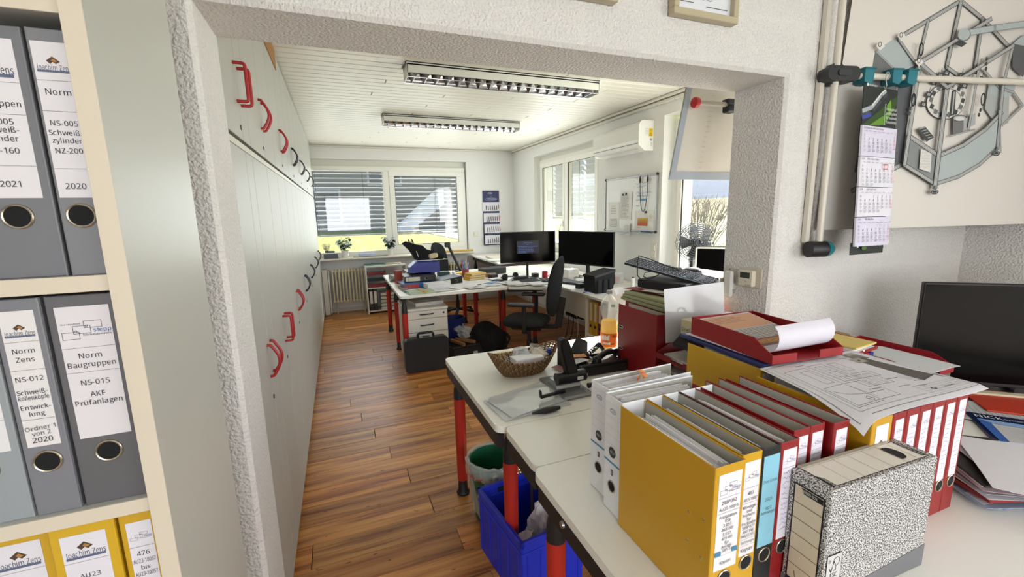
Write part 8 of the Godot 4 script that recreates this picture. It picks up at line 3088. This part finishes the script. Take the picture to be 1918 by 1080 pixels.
	rail.call([[0.336, 1.812], [0.515, 1.726], [0.64, 1.772], [0.750, 1.842], [0.824, 1.913]], 0.020)
	rail.call([[0.342, 1.686], [0.517, 1.604], [0.640, 1.636], [0.745, 1.688], [0.831, 1.759]], 0.018)
	# front posts and top rails
	rail.call([[0.347, 2.100], [0.338, 1.690]], 0.022)
	rail.call([[0.822, 2.190], [0.804, 2.03], [0.830, 1.76]], 0.018)
	rail.call([[0.804, 1.92], [0.851, 1.742]], 0.010)
	rail.call([[0.503, 2.008], [0.515, 1.590]], 0.026)
	rail.call([[0.655, 2.08], [0.650, 1.84]], 0.014)
	rail.call([[0.346, 2.103], [0.503, 2.010], [0.822, 2.190]], 0.018)
	rail.call([[0.346, 2.105], [0.678, 2.288]], 0.018)
	for q in [[0.236, 2.200], [0.340, 2.105], [0.138, 2.160]]:
		fill.call([[q[0] - 0.022, q[1]], [q[0], q[1] + 0.018], [q[0] + 0.022, q[1]], [q[0], q[1] - 0.018]], Color.html("dcd8d2"))
		p.ring(q[0] - 0.004, q[1] + 0.006, 0.007, 0.009, 0.003, dk, 0, 14)
	# door handles and hinges
	for q in [[0.340, 2.155], [0.335, 1.955], [0.700, 1.965]]:
		p.ring(q[0], q[1], 0.010, 0.024, 0.006, Color.html("1c1c1e"), 0.1, 14)
	for q in [[0.322, 1.92], [0.695, 1.92], [0.685, 2.13], [0.688, 2.11], [0.690, 2.09], [0.690, 1.90], [0.320, 1.90]]:
		p.oval(q[0], q[1], 0.007, 0.009, dk, 0, 10)
	# feet
	for q in [[0.512, 1.575], [0.820, 1.742]]:
		p.lines([Vector2(q[0], q[1] + 0.02), Vector2(q[0], q[1])], 0.010, md)
		p.oval(q[0], q[1] - 0.006, 0.021, 0.011, dk)
		p.ring(q[0], q[1] - 0.005, 0.014, 0.006, 0.003, lt)
	# paper on the front panel
	fill.call([[0.405, 1.755], [0.465, 1.735], [0.472, 1.655], [0.41, 1.67]], wh)
	for k in 6:
		p.scribble(0.412, 0.462, 1.738 - k * 0.012, 0.008, 0.001, lt, rng)
	# lamp arm
	p.lines([Vector2(0.550, 2.225), Vector2(0.70, 2.252), Vector2(1.12, 2.315)], 0.026, md)
	p.lines([Vector2(0.550, 2.225), Vector2(0.70, 2.252), Vector2(1.12, 2.315)], 0.022, pl)
	p.oval(0.545, 2.218, 0.034, 0.026, md)
	p.oval(0.543, 2.221, 0.031, 0.023, pl)
	fill.call([[0.495, 2.182], [0.54, 2.170], [0.565, 2.186], [0.53, 2.198]], dk)
	var io := obj("print", p, ink_mat(0.6), o)
	io.position.z = -0.0175

func wall_calendar():
	var o := thing("hanging_calendar", "four month wall calendar with a dark green picture hanging from the display arm", "calendar", V(2.105, 2.003, -1.192))
	o.rotation = Vector3(-0.05, 0.05, -0.01)
	var b := B.new()
	var W := 0.262
	# hook
	b.tube([V(0.03, 0.015, 0.0), V(0.045, 0.035, 0.0), V(0.04, 0.048, 0.0), V(0.025, 0.045, 0.0), V(0.02, 0.02, 0.0), V(0.03, -0.005, 0), V(0.022, -0.022, 0), V(0.01, -0.012, 0)], 0.0022, 6)
	obj("hook", b, mat("c9c9c8", 0.25, 0.9), o)
	var head := B.new()
	head.box(V(0.0, -0.100, -0.004), V(W - 0.02, 0.17, 0.004), 0.0006)
	head.box(V(-0.02, -0.665, -0.006), V(W - 0.02, 0.05, 0.002), 0.0004)
	head.box(V(-0.010, -0.42, -0.007), V(W - 0.03, 0.50, 0.001))
	obj("backing", head, mat("1c2320", 0.45), o)
	var p := sheet_print(0.0002)
	# picture: metal tube on a dark green ground
	p.poly([Vector2(-0.13, -0.205), Vector2(0.0, -0.205), Vector2(0.13, -0.10), Vector2(0.13, -0.06), Vector2(0.02, -0.12)], Color.html("2c4a16"))
	p.poly([Vector2(-0.08, -0.205), Vector2(0.04, -0.195), Vector2(0.115, -0.115), Vector2(0.04, -0.15)], Color.html("5f8f22"))
	p.poly([Vector2(0.05, -0.11), Vector2(0.08, -0.08), Vector2(0.09, -0.13), Vector2(0.07, -0.15)], Color.html("6fa32a"))
	p.lines([Vector2(-0.135, -0.155), Vector2(-0.07, -0.135), Vector2(0.0, -0.075), Vector2(0.03, -0.055)], 0.040, Color.html("3c4348"))
	p.lines([Vector2(-0.135, -0.147), Vector2(-0.07, -0.127), Vector2(0.0, -0.067), Vector2(0.03, -0.048)], 0.018, Color.html("a9b0b2"))
	p.lines([Vector2(-0.07, -0.121), Vector2(0.0, -0.060), Vector2(0.03, -0.042)], 0.006, Color.html("e4e8e6"))
	p.lines([Vector2(-0.135, -0.175), Vector2(-0.075, -0.160)], 0.016, Color.html("31469a"))
	p.rect(-0.118, -0.040, -0.106, -0.028, Color.html("e9ebea"))
	p.text("Rollmatec", -0.100, -0.034, 0.014, Color.html("e4e8e6"), 0.0)
	p.lines([Vector2(0.042, -0.195), Vector2(0.034, -0.195), Vector2(0.034, -0.105), Vector2(0.040, -0.105)], 0.002, Color.html("e4e8e6"))
	for k in 4:
		p.text(["Wasserdampf-", "strahlsystem", "für maximale", "Prozesssicherheit"][k], 0.044, -0.125 - k * 0.019, 0.0165, Color.html("e9ece6"), 0.0, 0, 0.088)
	p.rect(-0.118, -0.752, -0.106, -0.740, Color.html("e9ebea"))
	p.oval(-0.06, -0.755, 0.02, 0.01, Color.html("3f6a18"))
	for k in 2:
		p.scribble(-0.01, 0.11, -0.738 - k * 0.009, 0.005, 0.001, Color.html("cfd4cc"), rng)
	var io := obj("picture", p, ink_mat(0.4), o)
	io.position = V(0, 0.016, -0.0015)
	io.scale = V(0.90, 0.90, 1.0)
	# the four month sheets, each on its own pad
	var names := ["Februar February Fevrier", "März March Mars", "April April Avril", "Mai May Mai"]
	var days := [28, 31, 30, 31]
	var first := [6, 6, 2, 4]
	var weeks := [5, 9, 14, 18]
	for k in 4:
		var y := -0.172 - k * 0.1215
		b = B.new()
		b.box(V(-0.002 * k, y - 0.0595, -0.001 + 0.001 * k), V(W - 0.012, 0.119, 0.008), 0.0006)
		var pad := obj("month_pad", b, mat("dcd8e2", 0.7), o)
		p = sheet_print(0.00015)
		month_grid(p, -W / 2 + 0.008 - 0.002 * k, y, W - 0.016, 0.119, names[k], first[k], days[k], weeks[k], true, k == 0 or k == 3)
		if k == 1:
			# red frame on the sixth
			var cw := (W - 0.016) / 8.0
			var cx := -W / 2 + 0.006 + cw * 5.5
			var cy := y - 0.0149 * 2.5
			p.lines([Vector2(cx - 0.014, cy - 0.009), Vector2(cx + 0.014, cy - 0.009), Vector2(cx + 0.014, cy + 0.009), Vector2(cx - 0.014, cy + 0.009), Vector2(cx - 0.014, cy - 0.009)], 0.0035, Color.html("a3202c"))
		io = obj("print", p, ink_mat(0.7), pad)
		io.position.z = 0.0033 + 0.001 * k
